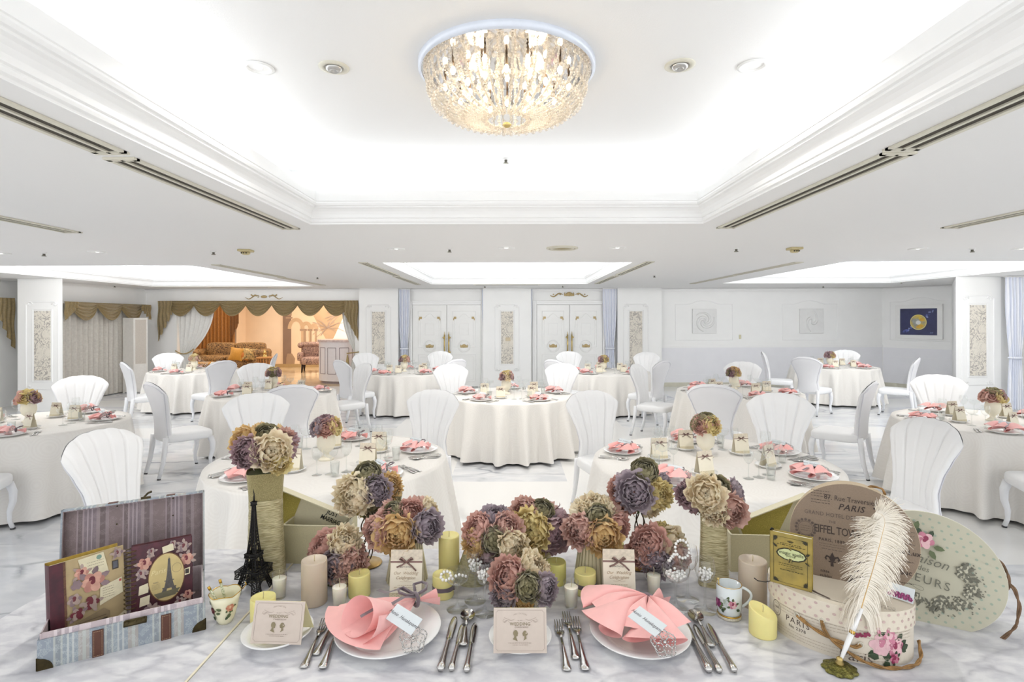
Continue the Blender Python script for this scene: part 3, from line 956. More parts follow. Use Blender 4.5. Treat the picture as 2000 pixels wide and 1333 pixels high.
LAMPG = emis('downlight_glow', (1, .95, .85), 3.0)
CHROME = mat('ring_metal', (.55, .54, .52), .3, .8, var=.1)
dl = thing('recessed_downlight', 'x', 'downlight', group='recessed ceiling downlights')
q = MB(); q.lathe([(.075, 0), (.075, -.006), (.055, -.008), (.05, 0), (.045, .03)], 20, caps=False); q.build('trim_ring', WHITEP, dl)
q = MB(); q.lathe([(.05, .028), (.03, .015), (.0, .012)], 16, caps=False); q.build('reflector', CHROME, dl)
q = MB(); q.lathe([(.022, .014), (.018, -.002), (0, -.008)], 12, caps=False); q.build('bulb', LAMPG, dl)
dlp = Proto(dl)
ZT = CEIL + .50
for px, py, z, lab in ((505, 132, ZT - .001, 'in the chandelier recess, leftmost'), (1471, 128, ZT - .001, 'in the chandelier recess, rightmost'),
                       (190, 492, CEIL, 'over the left tables'), (774, 486, CEIL, 'left of the round centre ones'), (989, 484, CEIL, 'in the middle before the far recess'),
                       (1206, 484, CEIL, 'right of the speaker grille'), (1793, 486, CEIL, 'over the right tables'), (1995, 486, CEIL, 'at the right edge of the view'), (2, 495, CEIL, 'at the left edge of the view')):
    dlp.put(P(px, py, z), 0, 'small round downlight ' + lab, scale=1.25 if z == CEIL else 1.0)
    pp = P(px, py, z)
    l_ = light('downlight_lamp', 'SPOT', (pp.x, pp.y, z - .02), 60, (1, .96, .9), .04)
    l_.data.spot_size = R(150); l_.data.spot_blend = 1.0
sp = thing('sprinkler_head', 'x', 'sprinkler', group='ceiling sprinkler heads')
q = MB(); q.lathe([(.03, 0), (.03, -.005), (.015, -.012)], 14); q.build('escutcheon', WHITEP, sp)
q = MB(); q.lathe([(.014, -.01), (.012, -.03), (.022, -.034), (.022, -.04)], 12); q.build('deflector', mat('sprinkler_metal', (.25, .24, .2), .4, .7, var=.1), sp)
spp = Proto(sp)
for px, py, z, lab in ((878, 486, CEIL, 'between two downlights in the middle'), (1438, 485, CEIL, 'beside the right smoke detector'), (86, 494, CEIL, 'at the far left'), (417, 491, CEIL, 'beside the left smoke detector'),
                       (1899, 486, CEIL, 'at the far right'), (988, 310, ZT, 'under the chandelier recess edge'), (620, 541, CEIL, 'near the lounge opening'), (224, 558, CEIL, 'before the linen curtains'),
                       (1278, 538, CEIL, 'right of the middle far recess'), (947, 559, CEIL, 'before the pier between doors'), (1099, 558.5, CEIL, 'before the right doors'), (1608, 559, CEIL, 'before the blank wall'), (1760, 551, CEIL, 'before the moon painting')):
    spp.put(P(px, py, z), 0, 'tiny sprinkler head ' + lab)
sm = thing('smoke_detector', 'x', 'detector', group='square ceiling detectors')
CREAMP = mat('plastic_cream', hexc('CDBF92'), .5, var=.1)
q = MB(); q.box((0, 0, -.012), (.13, .13, .024), bev=.006); q.build('mount_plate', CREAMP, sm)
q = MB(); q.lathe([(.045, -.02), (.045, -.045), (.03, -.055)], 16); q.build('sensor_cap', CREAMP, sm)
q = MB()
for k in (-1, 0, 1): q.box((k * .025, -.045, -.04), (.012, .01, .014))
q.build('sensor_port', SLOTD, sm)
smp = Proto(sm)
smp.put(P(480, 488, CEIL), 0, 'cream square detector on the ceiling left of the middle'); smp.put(P(1552, 484, CEIL), 0, 'cream square detector on the ceiling right of the middle')
# eyeball spotlights either side of the chandelier and a loudspeaker grille
eb = thing('eyeball_spotlight', 'x', 'spotlight', group='eyeball spotlights by the chandelier')
q = MB(); q.lathe([(.075, 0), (.075, -.006), (.05, -.008), (.045, 0)], 20, caps=False); q.build('trim_ring', GRILLE, eb)
q = MB(); q.lathe([(.042, .005), (.04, -.012), (.028, -.022), (.016, -.02), (.012, -.012), (0, -.01)], 16); q.build('eyeball', CHROME, eb)
ebp = Proto(eb)
ebp.put(P(652, 131, ZT), 0, 'eyeball spotlight left of the chandelier'); ebp.put(P(1328, 127, ZT), 0, 'eyeball spotlight right of the chandelier')
t = thing('ceiling_speaker', 'round brass-rimmed loudspeaker grille between two downlights', 'speaker grille', P(1098, 484, CEIL))
q = MB(); q.lathe([(.17, 0), (.17, -.012), (.15, -.018), (.145, -.008)], 28, caps=False); q.lathe([(.13, -.01), (.12, -.02), (.11, -.01)], 28, caps=False); q.build('rim', GRILLE, t)
q = MB(); q.lathe([(.15, -.006), (.06, -.012), (.0, -.02)], 24, caps=False); q.build('grille_disc', mat('grille_gold', hexc('B3A67C'), .5, .3, var=.4, scale=90), t)

# ------------------------------------------------------------------ chandelier
CX, CY = P(990, 131, ZT).x, P(990, 131, ZT).y
CRYS = glassmat('crystal', (1, .97, .93), .95, .22, .02, milk=.5)
CRYS2 = glassmat('crystal_ball', (1, .96, .9), .95, .15, .0, milk=.3)
BULB = emis('bulb_warm', (1.0, .85, .62), 20.0)
MIRR = mat('mirror_plate', (.72, .72, .74), .06, 1.0, var=.03)
ch = thing('crystal_chandelier', 'round flush crystal chandelier glowing in the big ceiling recess', 'chandelier', (CX, CY, ZT))
RC = .405
q = MB(); q.lathe([(RC + .035, 0), (RC + .035, -.030), (RC + .02, -.036)], 72, caps=False); q.build('base_ring', mat('ring_pale', (.72, .76, .84), .35, .2, var=.05), ch)
q = MB(); q.lathe([(RC + .02, -.034), (0.001, -.034)], 64, caps=False, smooth=False); q.build('mirror_plate', MIRR, ch)
def meridian_r(th): return RC * max(0, cos(th)) ** .55
def dome(r): return -.045 - .235 * sqrt(max(0, 1 - (r / RC) ** 2)) ** 1.0
def strand(pts, r=.0055, big=None):
    q = MB()
    for i, p in enumerate(pts): q.sphere(p, r * (1.0 if i % 3 else 1.35), None, 5, 4)
    if big: q.sphere(pts[-1] + Vector((0, 0, -big)), big, CRYS2, 8, 6)
    return q
# meridian strands that swoop from the rim to the bottom, vertical ones inside, and rings of balls
n1 = 44
def meridian(a0, a1, s0=1.0):
    out = []
    th = a0
    while th <= a1:
        r = meridian_r(th); out.append(Vector((r, 0, -.045 - .225 * sin(th) ** 1.0 * s0))); th += .036 / (1 + .9 * sin(th) ** 3)
    return out
me = strand(meridian(.0, 1.50)).mesh('strand', CRYS)
me2 = strand([Vector((.27 - .02 * sin(k * .5), 0, -.04 - k * .0125)) for k in range(13)], .0055, .013).mesh('strand', CRYS)
me2.materials.append(CRYS2) if len(me2.materials) < 2 else None
me3 = strand([Vector((.13, 0, -.04 - k * .0125)) for k in range(17)], .0055, .013).mesh('strand', CRYS)
me3.materials.append(CRYS2) if len(me3.materials) < 2 else None
sg = strand([Vector((.395 - .16 * (k / 22), 0, -.05 - .10 * sin(pi * k / 22))) for k in range(23)], .005).mesh('strand', CRYS)
def ringput(mesh, n, off=0):
    for k in range(n):
        o = bpy.data.objects.new('bead_strand', mesh); COL.objects.link(o); o.parent = ch
        o.rotation_euler = (0, 0, 2 * pi * (k + off) / n)
ringput(me, 46); ringput(me2, 20, .5); ringput(me3, 10); ringput(sg, 22, .3)
def ballring(r, z, n, s_, nm):
    q = MB()
    for k in range(n):
        a = 2 * pi * k / n
        q.sphere((r * cos(a), r * sin(a), z), s_, None, 8, 6)
    q.build(nm, CRYS2, ch)
for (r, z, n, s_) in ((RC + .004, -.05, 88, .009), (RC - .012, -.13, 70, .010), (.37, -.19, 56, .011), (.31, -.232, 46, .012), (.22, -.256, 32, .012), (.11, -.272, 18, .012), (.22, -.12, 26, .015), (.14, -.10, 16, .015)):
    ballring(r, z, n, s_, 'crystal_fringe')
q = MB(); q.lathe([(.0, -.275), (.018, -.283), (.024, -.292), (.014, -.302), (0, -.306)], 12); q.build('finial', GOLD, ch)
for k in range(20):
    a = 2 * pi * k / 20; r = (.31, .20)[k % 2]
    q = MB(); q.sphere((0, 0, 0), .012, None, 8, 6, (1, 1, 1.7))
    b_ = q.build('bulb', BULB, ch, (r * cos(a), r * sin(a), -.10))
    q = MB(); q.tube([(0, 0, .064), (0, 0, .015)], .006, 5); q.build('socket', mat('socket_brown', (.30, .2, .12), .5, var=.2), b_)
for k in range(4):
    a = pi / 4 + k * pi / 2
    light('chandelier_lamp', 'POINT', (CX + .2 * cos(a), CY + .2 * sin(a), ZT - .16), 1.4, (1, .84, .62), .05)

# ------------------------------------------------------------------ lounge beyond the opening
PEACH = mat('wall_peach', hexc('F0DCC4'), .6, var=.04, scale=3)
GOLDC = mat('curtain_gold', hexc('A8702E'), .55, var=.3, scale=25, sheen=.4)
GOLDD = mat('curtain_gold_dark', hexc('6E4518'), .55, var=.3, scale=25)
LY = 19.0
wallbox('wall_lounge', -13, -1.0, LY, LY + .2, 0, 3.0, PEACH)
wallbox('wall_lounge', -13.2, -13, WY, LY, 0, 3.0, PEACH)
wallbox('wall_lounge', -2.2, -2.0, WY + .2, LY, 0, 3.0, mat('wall_lounge_pale', hexc('E9DCD8'), .6, var=.03, scale=3))
wallbox('ceiling', -13.2, -1.0, WY + .2, LY + .2, 2.9, 3.0, CEILW)
wallbox('wall_lounge', -11.6, -9.32, 18.35, 19.0, 0, 2.9, PEACH)
wallbox('baseboard_lounge', -9.32, -2.2, LY - .04, LY, 0, .12, mat('baseboard_tan', hexc('B59C72'), .5, var=.08))
t = thing('gold_curtain', 'wide gold curtain filling the wall behind the sofa', 'curtain', (0, 0, 0))
for k, (a, c_) in enumerate(((-11.6, -10.4), (-10.4, -9.3))):
    q = MB(); drape(q, a, c_, .02, 2.6, 9, .06, 18.2, seed=k + 4, m=GOLDC); q.build('curtain_panel', GOLDC, t)
q = MB()
q.grid(lambda u, v: (-9.38 + .30 * u, 18.05 + .02 * sin(u * 18), 2.6 - v * (1.1 + .55 * (1 - u) - .10 * ((u * 3) % 1))), 18, 12, GOLDD); q.build('jabot_tail', GOLDD, t)
# mural of a colonnade with palm
t = thing('mural', 'wall mural of stone arches and palm fronds under a bright sky', 'mural')
mx0 = (552 - 1000) / F * LY; mx1 = -2.3
MB1 = mat('mural_cream', hexc('F0D9BC'), .7, var=.05, scale=2); MS = mat('mural_stone', hexc('AE947C'), .7, var=.12, scale=3)
MS2 = mat('mural_stone_light', hexc('D2B492'), .7, var=.1, scale=3); MS3 = mat('mural_stone_dark', hexc('8E7666'), .7, var=.1, scale=3)
SKYP = mat('mural_sky', hexc('FBF4F4'), .7, var=.03, scale=1); FROND = mat('mural_frond', hexc('C3AFA2'), .7, var=.2, scale=5)
q = MB(); q.box(((mx0 + mx1) / 2, LY - .015, 1.5), (mx1 - mx0, .03, 2.76)); q.build('backing_panel', MB1, t)
pr = Print(.0006, 0)
X = lambda px: (px - 1000) / F * LY
Zm = lambda py: EYE + (625 - py) / F * LY
pr.poly([(X(655), 2.87), (mx1, 2.87), (mx1, Zm(690)), (X(690), Zm(690)), (X(640), Zm(664)), (X(662), Zm(640))], SKYP)
pr.poly([(X(600), 2.87), (X(700), 2.87), (X(652), Zm(660)), (X(640), Zm(668)), (X(612), Zm(615))], MS2)
# near pillar with base
pr.rect(X(553), Zm(716), X(561), 2.87, MS3); pr.rect(X(561), Zm(698), X(569.5), 2.87, MS3)
pr.poly([(X(560), Zm(698)), (X(562), Zm(690)), (X(571), Zm(690)), (X(577), Zm(700)), (X(575), Zm(716)), (X(559), Zm(716))], MS)
pr.rect(X(559), Zm(622), X(572), Zm(619), MS); pr.rect(X(560), Zm(616), X(570.5), Zm(609), MS)
# receding arches
for (x0, x1, sp_) in ((589, 598, 26), (604, 609, 16), (616, 619, 10)):
    pr.rect(X(x0), Zm(716), X(x1), Zm(646), MS2); pr.rect(X(x0 - 2.5), Zm(646), X(x1 + 2), Zm(642), MS)
    pr.rect(X((x0 + x1) / 2), Zm(716), X(x1), Zm(646), MS)
    pts = []
    for k in range(15):
        a = pi * k / 14
        pts.append((X(x0 + 3) - (sp_ * LY / F / 2) * (1 - cos(a)) * -1 - sp_ * LY / F, Zm(642) + sp_ * LY / F * .7 * sin(a)))
    pr.strip(pts, .12, MS2)
rg = random.Random(5)
for k in range(46):
    cx_, cy__ = (X(668), Zm(612)) if k % 2 else (X(640), Zm(640))
    a = rg.uniform(-.9, .9) + (pi * .95 if k % 2 else rg.choice((.5, pi)))
    l = rg.uniform(.25, .62); a2 = a + rg.uniform(-.3, .3)
    p0 = (cx_, cy__); p1 = (cx_ + l * .6 * cos(a), cy__ + l * .6 * sin(a)); p2 = (p1[0] + l * .4 * cos(a2), p1[1] + l * .4 * sin(a2) - .06)
    if max(p1[0], p2[0]) < mx1 - .02: pr.strip([p0, p1, p2], .012, FROND)
pr.build('painted_scene', t, lambda a, b_, c_: Vector((a, LY - .031 - c_, b_)))

FLOR = damask('upholstery_floral', hexc('A98454'), hexc('2A1A14'), 9.0, -.05)
FLOR2 = damask('upholstery_medallion', hexc('BFA08F'), hexc('47303A'), 11.0, -.02)
CUSH = mat('cushion_mustard', hexc('B5821F'), .6, var=.15, scale=30, sheen=.4); CUSH2 = mat('cushion_floral', hexc('C9A86C'), .6, var=.5, scale=20, col2=hexc('5D5234'))
DARKW = mat('dark_wood', hexc('2A1B12'), .4, var=.2, scale=10); WICK = mat('wicker_honey', hexc('B9854A'), .6, var=.35, scale=40, stretch=(1, 1, 4))
def pad(q, c, d, m=None, M=None, r=.35, n=10):
    """soft cushion block"""
    def fn(u, v):
        a = (u * 2 - 1) * pi; b_ = (v - .5) * pi
        def sg_(t_, e): return (abs(t_) ** e) * (1 if t_ >= 0 else -1)
        return (c[0] + d[0] / 2 * sg_(cos(b_), r) * sg_(cos(a), r), c[1] + d[1] / 2 * sg_(cos(b_), r) * sg_(sin(a), r), c[2] + d[2] / 2 * sg_(sin(b_), r))
    q.grid(fn, n * 3, n, m, M)
sx0 = (452 - 1000) / F * 17.0
t = thing('sofa', 'dark floral roll-arm sofa in front of the gold curtain', 'sofa', (sx0, 17.0, 0), R(-4))
q = MB(); pad(q, (0, 0, .30), (2.1, .85, .26)); q.build('sofa_base', FLOR, t)
for k in (-1, 1):
    q = MB(); pad(q, (k * .47, -.05, .48), (.92, .75, .17)); q.build('seat_cushion', FLOR, t)
    q = MB(); pad(q, (k * .48, .28, .72), (.95, .25, .46), M=Matrix.Identity(4)); q.build('back_cushion', FLOR, t)
    q = MB(); pad(q, (k * 1.03, -.05, .45), (.22, .85, .42)); q.tube([(k * 1.03, -.46, .64), (k * 1.03, .3, .64)], .12, 12); q.build('arm', FLOR, t)
    for e in (-1, 1): 
        q = MB(); q.tube([(k * .95, e * .33, .18), (k * .97, e * .34, 0)], [.03, .02], 8, DARKW); q.build('leg', DARKW, t)
def cushion(px, py, Y, s_, m, lab, rz, tilt=.35):
    p = PD(px, py, Y)
    q = MB(); q.grid(lambda u, v: (s_ * (u - .5) * (1 - .12 * sin(v * pi)), .07 * sin(u * pi) ** .6 * sin(v * pi) ** .6, s_ * (v - .5) * (1 - .12 * sin(u * pi))), 12, 12)
    q.grid(lambda u, v: (s_ * (u - .5) * (1 - .12 * sin(v * pi)), -.07 * sin(u * pi) ** .6 * sin(v * pi) ** .6, s_ * (v - .5) * (1 - .12 * sin(u * pi))), 12, 12, flip=True)
    o = q.build('throw_cushion', m, None, p, rot=(-tilt, 0.12, rz)); tag(o, lab, 'cushion', 'throw cushions on the sofa')
cushion(462, 692, 16.35, .42, CUSH, 'mustard yellow throw cushion in the middle of the sofa', .1)
cushion(487, 692, 16.45, .38, CUSH2, 'patterned pale green throw cushion at the sofa right end', .5)
cushion(476, 695, 16.4, .30, mat('cushion_orange', hexc('B46A1C'), .6, var=.2), 'small orange throw cushion between mustard and patterned ones', .3)
t = thing('side_table', 'slatted honey wicker side table right of the sofa', 'side table', PD(521, 727, 16.4) * Vector((1, 1, 0)) if False else ((519 - 1000) / F * 16.4, 16.4, 0))
q = MB(); q.lathe([(.26, .50), (.27, .52), (.25, .54)], 20); q.build('tabletop', WICK, t)
q = MB()
for k in range(18):
    a = 2 * pi * k / 18; q.tube([(.24 * cos(a), .24 * sin(a), 0), (.22 * cos(a), .22 * sin(a), .25), (.25 * cos(a), .25 * sin(a), .5)], .013, 5)
q.build('slat_frame', WICK, t)
t = thing('lantern', 'little brass lantern standing on the wicker side table', 'lantern', ((517 - 1000) / F * 16.4, 16.4, .54))
q = MB(); q.lathe([(.07, 0), (.07, .02), (.05, .03), (.05, .12), (.065, .13), (.02, .17), (.01, .2)], 14); q.build('lantern_body', GOLD, t)
q = MB(); q.tube([(.03 * cos(a), 0, .2 + .03 * sin(a)) for a in [k * pi / 6 for k in range(12)]], .005, 5, closed=True); q.build('ring', GOLD, t)
t = thing('coffee_table', 'low gilt coffee table in front of the sofa', 'coffee table', ((408 - 1000) / F * 15.4, 15.4, 0))
q = MB(); q.box((0, 0, .44), (.75, .5, .04), bev=.01); q.build('tabletop', mat('gilt_wood', hexc('C8963E'), .4, .2, var=.2), t)
for a in (-1, 1):
    for b_ in (-1, 1):
        q = MB(); q.tube([(a * .33, b_ * .2, .43), (a * .30, b_ * .18, .2), (a * .35, b_ * .22, 0)], [.03, .02, .022], 8); q.build('leg', WICK, t)
ax = (611 - 1000) / F * 17.4
t = thing('armchair', 'wing armchair in brown medallion fabric before the mural', 'armchair', (ax, 17.4, 0), R(14))
q = MB(); pad(q, (0, -.02, .36), (.74, .72, .24)); q.build('seat', FLOR2, t)
q = MB(); pad(q, (0, .30, .68), (.76, .22, .52)); q.tube([(-.38, .25, .86), (.38, .25, .86)], .09, 12); q.build('backrest', FLOR2, t)
for k in (-1, 1):
    q = MB(); pad(q, (k * .37, -.02, .50), (.14, .66, .26)); q.sphere((k * .40, .2, .84), .09, None, 10, 8, (1, 1, 1)); q.build('arm', FLOR2, t)
    for e in (-1, 1):
        q = MB(); q.tube([(k * .28, e * .26, .26), (k * .30, e * .29, 0)], [.04, .022], 8); q.build('leg', DARKW, t)
CNT = mat('counter_white', hexc('E4DEDF'), .4, var=.03); CNTL = mat('counter_line', hexc('9A8C8F'), .4, var=.1); 
cxx = (668 - 1000) / F * 14.35
t = thing('reception_counter', 'round-fronted white reception counter with pale marble top', 'counter', (cxx, 14.55, 0))
def cpoly(r, n=26): return [(r * cos(a), r * .8 * sin(a)) for a in [pi + pi * k / n for k in range(n + 1)]] + [(r, .5), (-r, .5)]
q = MB(); q.prism(cpoly(.66), .06, 1.08, None); q.build('counter_body', CNT, t)
q = MB(); q.prism(cpoly(.60), 0, .07); q.build('plinth', CNTL, t)
q = MB(); q.prism(cpoly(.70), 1.08, 1.135); q.build('countertop', mat('counter_top', hexc('D9C9C4'), .3, var=.25, scale=15, col2=hexc('B9A39F')), t)
for k in range(4):
    a0, a1 = pi + .62 + k * .5, pi + .62 + k * .5 + .36
    q = MB(); fr = lambda a, b_, c_: Vector(((.662 + c_) * cos(a), (.662 + c_) * .8 * sin(a), b_))
    pts = [(a0, .25), (a1, .25), (a1, .93), (a0, .93)]
    for i in range(4):
        p_, q_ = pts[i], pts[(i + 1) % 4]
        q.tube([fr(p_[0] + (q_[0] - p_[0]) * s_ / 4, p_[1] + (q_[1] - p_[1]) * s_ / 4, 0) for s_ in range(5)], .008, 5)
    q.build('inlay_frame', CNTL, t)
light('lounge_lamp', 'AREA', (-8.6, 16.2, 2.85), 85, (1, .82, .62), 3.0, 2.5)
light('lounge_lamp', 'AREA', (-5.0, 17.6, 2.85), 85, (1, .90, .82), 2.5, 1.5)
light('lounge_spot', 'POINT', (-6.4, 18.3, 2.7), 16, (1, .84, .64), .1)
# ------------------------------------------------------------------ chairs
CHW = mat('chair_leatherette', (0.86, 0.865, 0.875), 0.38, var=.02, scale=6, bump=.06, bscale=220)
CHB = mat('chair_back_cloth', (0.80, 0.80, 0.82), 0.5, var=.02, scale=6)
PIPE = mat('chair_piping', (0.70, 0.70, 0.74), 0.5, var=.05)
LEGM = mat('chair_leg_white', (0.84, 0.85, 0.875), 0.3, var=.02)
TIP = mat('leg_glide_dark', (0.05, 0.05, 0.055), 0.5, var=.2)
def halfw(v):       # half width of the shell back against height fraction
    pts = [(0, .20), (.12, .178), (.28, .165), (.45, .185), (.62, .225), (.78, .265), (.90, .290), (1.0, .298)]
    for (a, b_), (c_, d_) in zip(pts, pts[1:]):
        if v <= c_:
            k = (v - a) / (c_ - a); k = k * k * (3 - 2 * k) * .5 + k * .5
            return b_ + (d_ - b_) * k
    return pts[-1][1]
NF = 6
def back_point(u, v, side):
    s_ = 2 * u - 1
    top = 1.003 - .115 * abs(s_) ** 2.6
    top += .005 * (abs(cos(s_ * NF * pi / 2)) - .5)
    z0 = .40
    z = z0 + (top - z0) * v
    zz_ = (z - z0) / (1.0 - z0)
    hw = halfw(min(1, zz_))
    x = hw * s_
    yc = -.215 - .02 * zz_ - .13 * max(0, zz_ - .25) ** 1.7 + .05 * abs(s_) ** 2 * (1 - zz_ * .3)
    edge = sqrt(max(0, 1 - abs(s_) ** 6)) * sqrt(max(0, min(1, (1 - v) * 9 + .02)))
    if side > 0:
        fl = .5 + .5 * cos(s_ * NF * pi) * -1
        flute = min(1, abs(cos(s_ * NF * pi / 2)) * 3.2) ** .7
        y = yc + (.024 + .011 * flute * min(1, zz_ * 4 + .15)) * edge
    else:
        y = yc - .030 * edge
    return (x, y, z)
def make_chair():
    t = thing('banquet_chair', 'x', 'chair')
    q = MB(); q.grid(lambda u, v: back_point(u, v, 1), 56, 18, CHW, flip=True)
    q.grid(lambda u, v: back_point(u, v, -1), 20, 18, CHB)
    # close the bottom
    q.grid(lambda u, v: tuple(Vector(back_point(u, 0, 1)) * (1 - v) + Vector(back_point(u, 0, -1)) * v), 20, 1, CHW)
    q.grid(lambda u, v: tuple(Vector(back_point(0 if u < .5 else 1, v, 1)) * (1 - (u * 2 % 1.0)) + Vector(back_point(0 if u < .5 else 1, v, -1)) * (u * 2 % 1.0)), 2, 18, CHW) if False else None
    bk = q.build('backrest', CHW, t)
    pts = [back_point(0.035, k / 14, -1) for k in range(14)] + [back_point(.035 + .93 * k / 18, .955, -1) for k in range(19)] + [back_point(.965, 1 - (k + 1) / 14, -1) for k in range(14)]
    pts = [(x, y - .003, z) for x, y, z in pts]
    q = MB(); q.tube(pts, .0045, 5); q.build('piping', PIPE, bk)
    q = MB()
    def seat(u, v):
        a = u * 2 * pi
        e = .34
        def sg_(t_, e_): return (abs(t_) ** e_) * (1 if t_ >= 0 else -1)
        b_ = (v - .5) * pi
        rr = abs(cos(b_)) ** .22
        x = sg_(cos(a), e) * rr; y = sg_(sin(a), e) * rr
        zt = sg_(sin(b_), .5)
        wd = .205 + .022 * (y + 1)
        zc = .405 + .05 * zt + (.012 * (1 - x * x) * (1 - y * y) if zt > 0 else 0)
        return (x * wd, .015 + y * .235, zc)
    q.grid(seat, 40, 12, CHW, closeu=True)
    q.build('seat', CHW, t)
    for s_ in (-1, 1):
        q = MB()
        pts = [(s_ * .195, .215, .37), (s_ * .205, .235, .30), (s_ * .203, .235, .22), (s_ * .197, .215, .14), (s_ * .200, .215, .07), (s_ * .207, .232, .012)]
        q.tube(pts, [.034, .032, .027, .021, .017, .018], 8, flat=.9); lg = q.build('leg', LEGM, t)
        q = MB(); q.lathe([(.018, 0), (.019, .012)], 8, M=Matrix.Translation((s_ * .207, .232, 0))); q.build('foot_glide', TIP, lg)
        q = MB()
        pts = [(s_ * .170, -.215, .42), (s_ * .172, -.225, .30), (s_ * .176, -.245, .16), (s_ * .182, -.285, .012)]
        q.tube(pts, [.030, .028, .023, .018], 8, flat=.9); lg = q.build('leg', LEGM, t)
        q = MB(); q.lathe([(.018, 0), (.019, .012)], 8, M=Matrix.Translation((s_ * .182, -.285, 0))); q.build('foot_glide', TIP, lg)
    return t
chp = Proto(make_chair())
def chair(px, py, facing, lab, H=1.0):
    """px, py: picture point of the top middle of the back; facing in degrees, 0 = towards +x, 90 = away"""
    p = P(px, py, H)
    f_ = Vector((cos(R(facing)), sin(R(facing)), 0))
    o = Vector((p.x, p.y, 0)) + f_ * .345
    # keep the seat front clear of the nearest cloth
    fr_ = o + f_ * .25
    near_ = min(((fr_ - Vector((c_[0], c_[1], 0))).length for c_, _s, _n in T_.values()))
    if near_ < .86: o = o - f_ * min(.45 if o.y > 7 else .30, .86 - near_)
    return chp.put(o, R(facing - 90), lab, 'white shell-backed banquet chairs')
T_ = {  # guest tables: centre, seat angles
    'T1': ((-1.24, 3.72), (20, 92, 164, 233, 317), 'the near left table'),
    'T2': ((1.33, 3.62), (155, 229, 322, 22, 88), 'the near right table'),
    'T3': ((-0.01, 6.87), (165, 234, 304, 17, 90), 'the centre table'),
    'T4': ((-4.46, 5.0), (300, 18, 80, 160, 235), 'the left column table'),
    'T5': ((-3.12, 7.1), (215, 110, 15, 290, 165), 'the second left table'),
    'T6': ((-5.98, 10.25), (200, 270, 340, 40, 120), 'the lounge side table'),
    'T7': ((-1.92, 9.95), (200, 240, 315, 20, 100), 'the left doors table'),
    'T8': ((1.72, 9.9), (165, 225, 310, 20, 90), 'the right doors table'),
    'T9': ((2.98, 7.15), (190, 270, 330, 60, 130), 'the second right table'),
    'T10': ((6.46, 10.9), (160, 230, 300, 20, 90), 'the painting corner table'),
    'T11': ((4.44, 5.0), (170, 235, 300, 20, 100), 'the right column table')}
CH = [(176, 842, 352, 'chair turned inward at the left of the table behind the gold card box'),
      (500, 768, 298, 'chair facing us behind the tall gold vase'),
      (572, 753, 118, 'chair seen from behind at the near side of the second-row left table'),
      (848, 763, 250, 'chair at the right of the table behind the gold card box'),
      (1146, 763, 292, 'chair at the left of the table behind the hat boxes'),
      (1525, 768, 240, 'chair facing us right behind the table behind the hat boxes'),
      (1803, 820, 186, 'chair turned inward between the hat boxes and the right table'),
      (1716, 746, 136, 'chair in profile pulled out between the two right tables'),
      (284, 748, 52, 'chair in profile pulled out between the two left tables'),
      (234, 708, 48, 'profile chair in front of the linen curtains'),
      (162, 734, 296, 'chair facing us behind the table by the left column'),
      (327, 692, 300, 'chair facing us at the far left behind the lounge-side back table'),
      (440, 705, 150, 'chair seen from behind at the lounge-side back table'),
      (498, 713, 290, 'chair facing us behind the second-row left table, before the sofa'),
      (521, 691, 200, 'partly hidden chair right of the lounge-side back table'),
      (658, 704, 48, 'chair in profile pulled up to the table before the left doors'),
      (700, 711, 222, 'chair turned inward at the right of the second-row left table'),
      (727, 692, 305, 'chair facing us left behind the table before the left doors'),
      (850, 689, 262, 'chair facing us in front of the left double doors'),
      (893, 702, 140, 'chair back seen edge-on right of the table before the left doors'),
      (881, 713, 297, 'chair facing us behind the centre table at its left'),
      (1092, 712, 243, 'chair facing us behind the centre table at its right'),
      (1076, 703, 40, 'chair back seen edge-on left of the table before the right doors'),
      (1115, 688, 278, 'chair facing us in front of the right double doors'),
      (1256, 690, 240, 'chair facing us right behind the table before the right doors'),
      (1302, 705, 135, 'chair seen from behind right of the table before the right doors'),
      (1262, 713, 322, 'chair turned inward at the left of the second-row right table'),
      (1392, 752, 62, 'chair seen from behind at the near side of the second-row right table'),
      (1451, 711, 248, 'chair facing us behind the second-row right table'),
      (1484, 687, 332, 'chair in profile left of the corner table by the painting'),
      (1570, 698, 38, 'chair seen from behind in front of the corner table by the painting'),
      (1652, 686, 240, 'chair facing us behind the corner table by the painting'),
      (1800, 699, 138, 'chair in profile under the moon painting'),
      (1830, 732, 240, 'chair facing us behind the table by the right column')]
for a in CH: chair(*a)
def chair_at(x, y, facing, lab): chp.put((x, y, 0), R(facing - 90), lab, 'white shell-backed banquet chairs')
chair_at(-4.10, 4.02, 20, 'chair half cut off by the left edge of the view')
chair_at(4.04, 4.02, 160, 'chair half cut off by the right edge of the view')

# ------------------------------------------------------------------ tables and cloths
CLOTH, nt, b = newmat('cloth_jacquard')
b.inputs['Roughness'].default_value = .75; b.inputs['Sheen Weight'].default_value = .25
tc = nt.nodes.new('ShaderNodeTexCoord')
vo = nt.nodes.new('ShaderNodeTexVoronoi'); vo.inputs['Scale'].default_value = 4.5
nt.links.new(tc.outputs['Object'], vo.inputs[0])
ml = nt.nodes.new('ShaderNodeMath'); ml.operation = 'MULTIPLY'; ml.inputs[1].default_value = 75
sn = nt.nodes.new('ShaderNodeMath'); sn.operation = 'SINE'
nt.links.new(vo.outputs['Distance'], ml.inputs[0]); nt.links.new(ml.outputs[0], sn.inputs[0])
r = nt.nodes.new('ShaderNodeValToRGB'); r.color_ramp.elements[0].color = (.783, .755, .715, 1); r.color_ramp.elements[1].color = (.80, .775, .735, 1)
r.color_ramp.elements[0].position = .2; r.color_ramp.elements[1].position = .8
mr = nt.nodes.new('ShaderNodeMapRange'); mr.inputs[1].default_value = -1; mr.inputs[2].default_value = 1
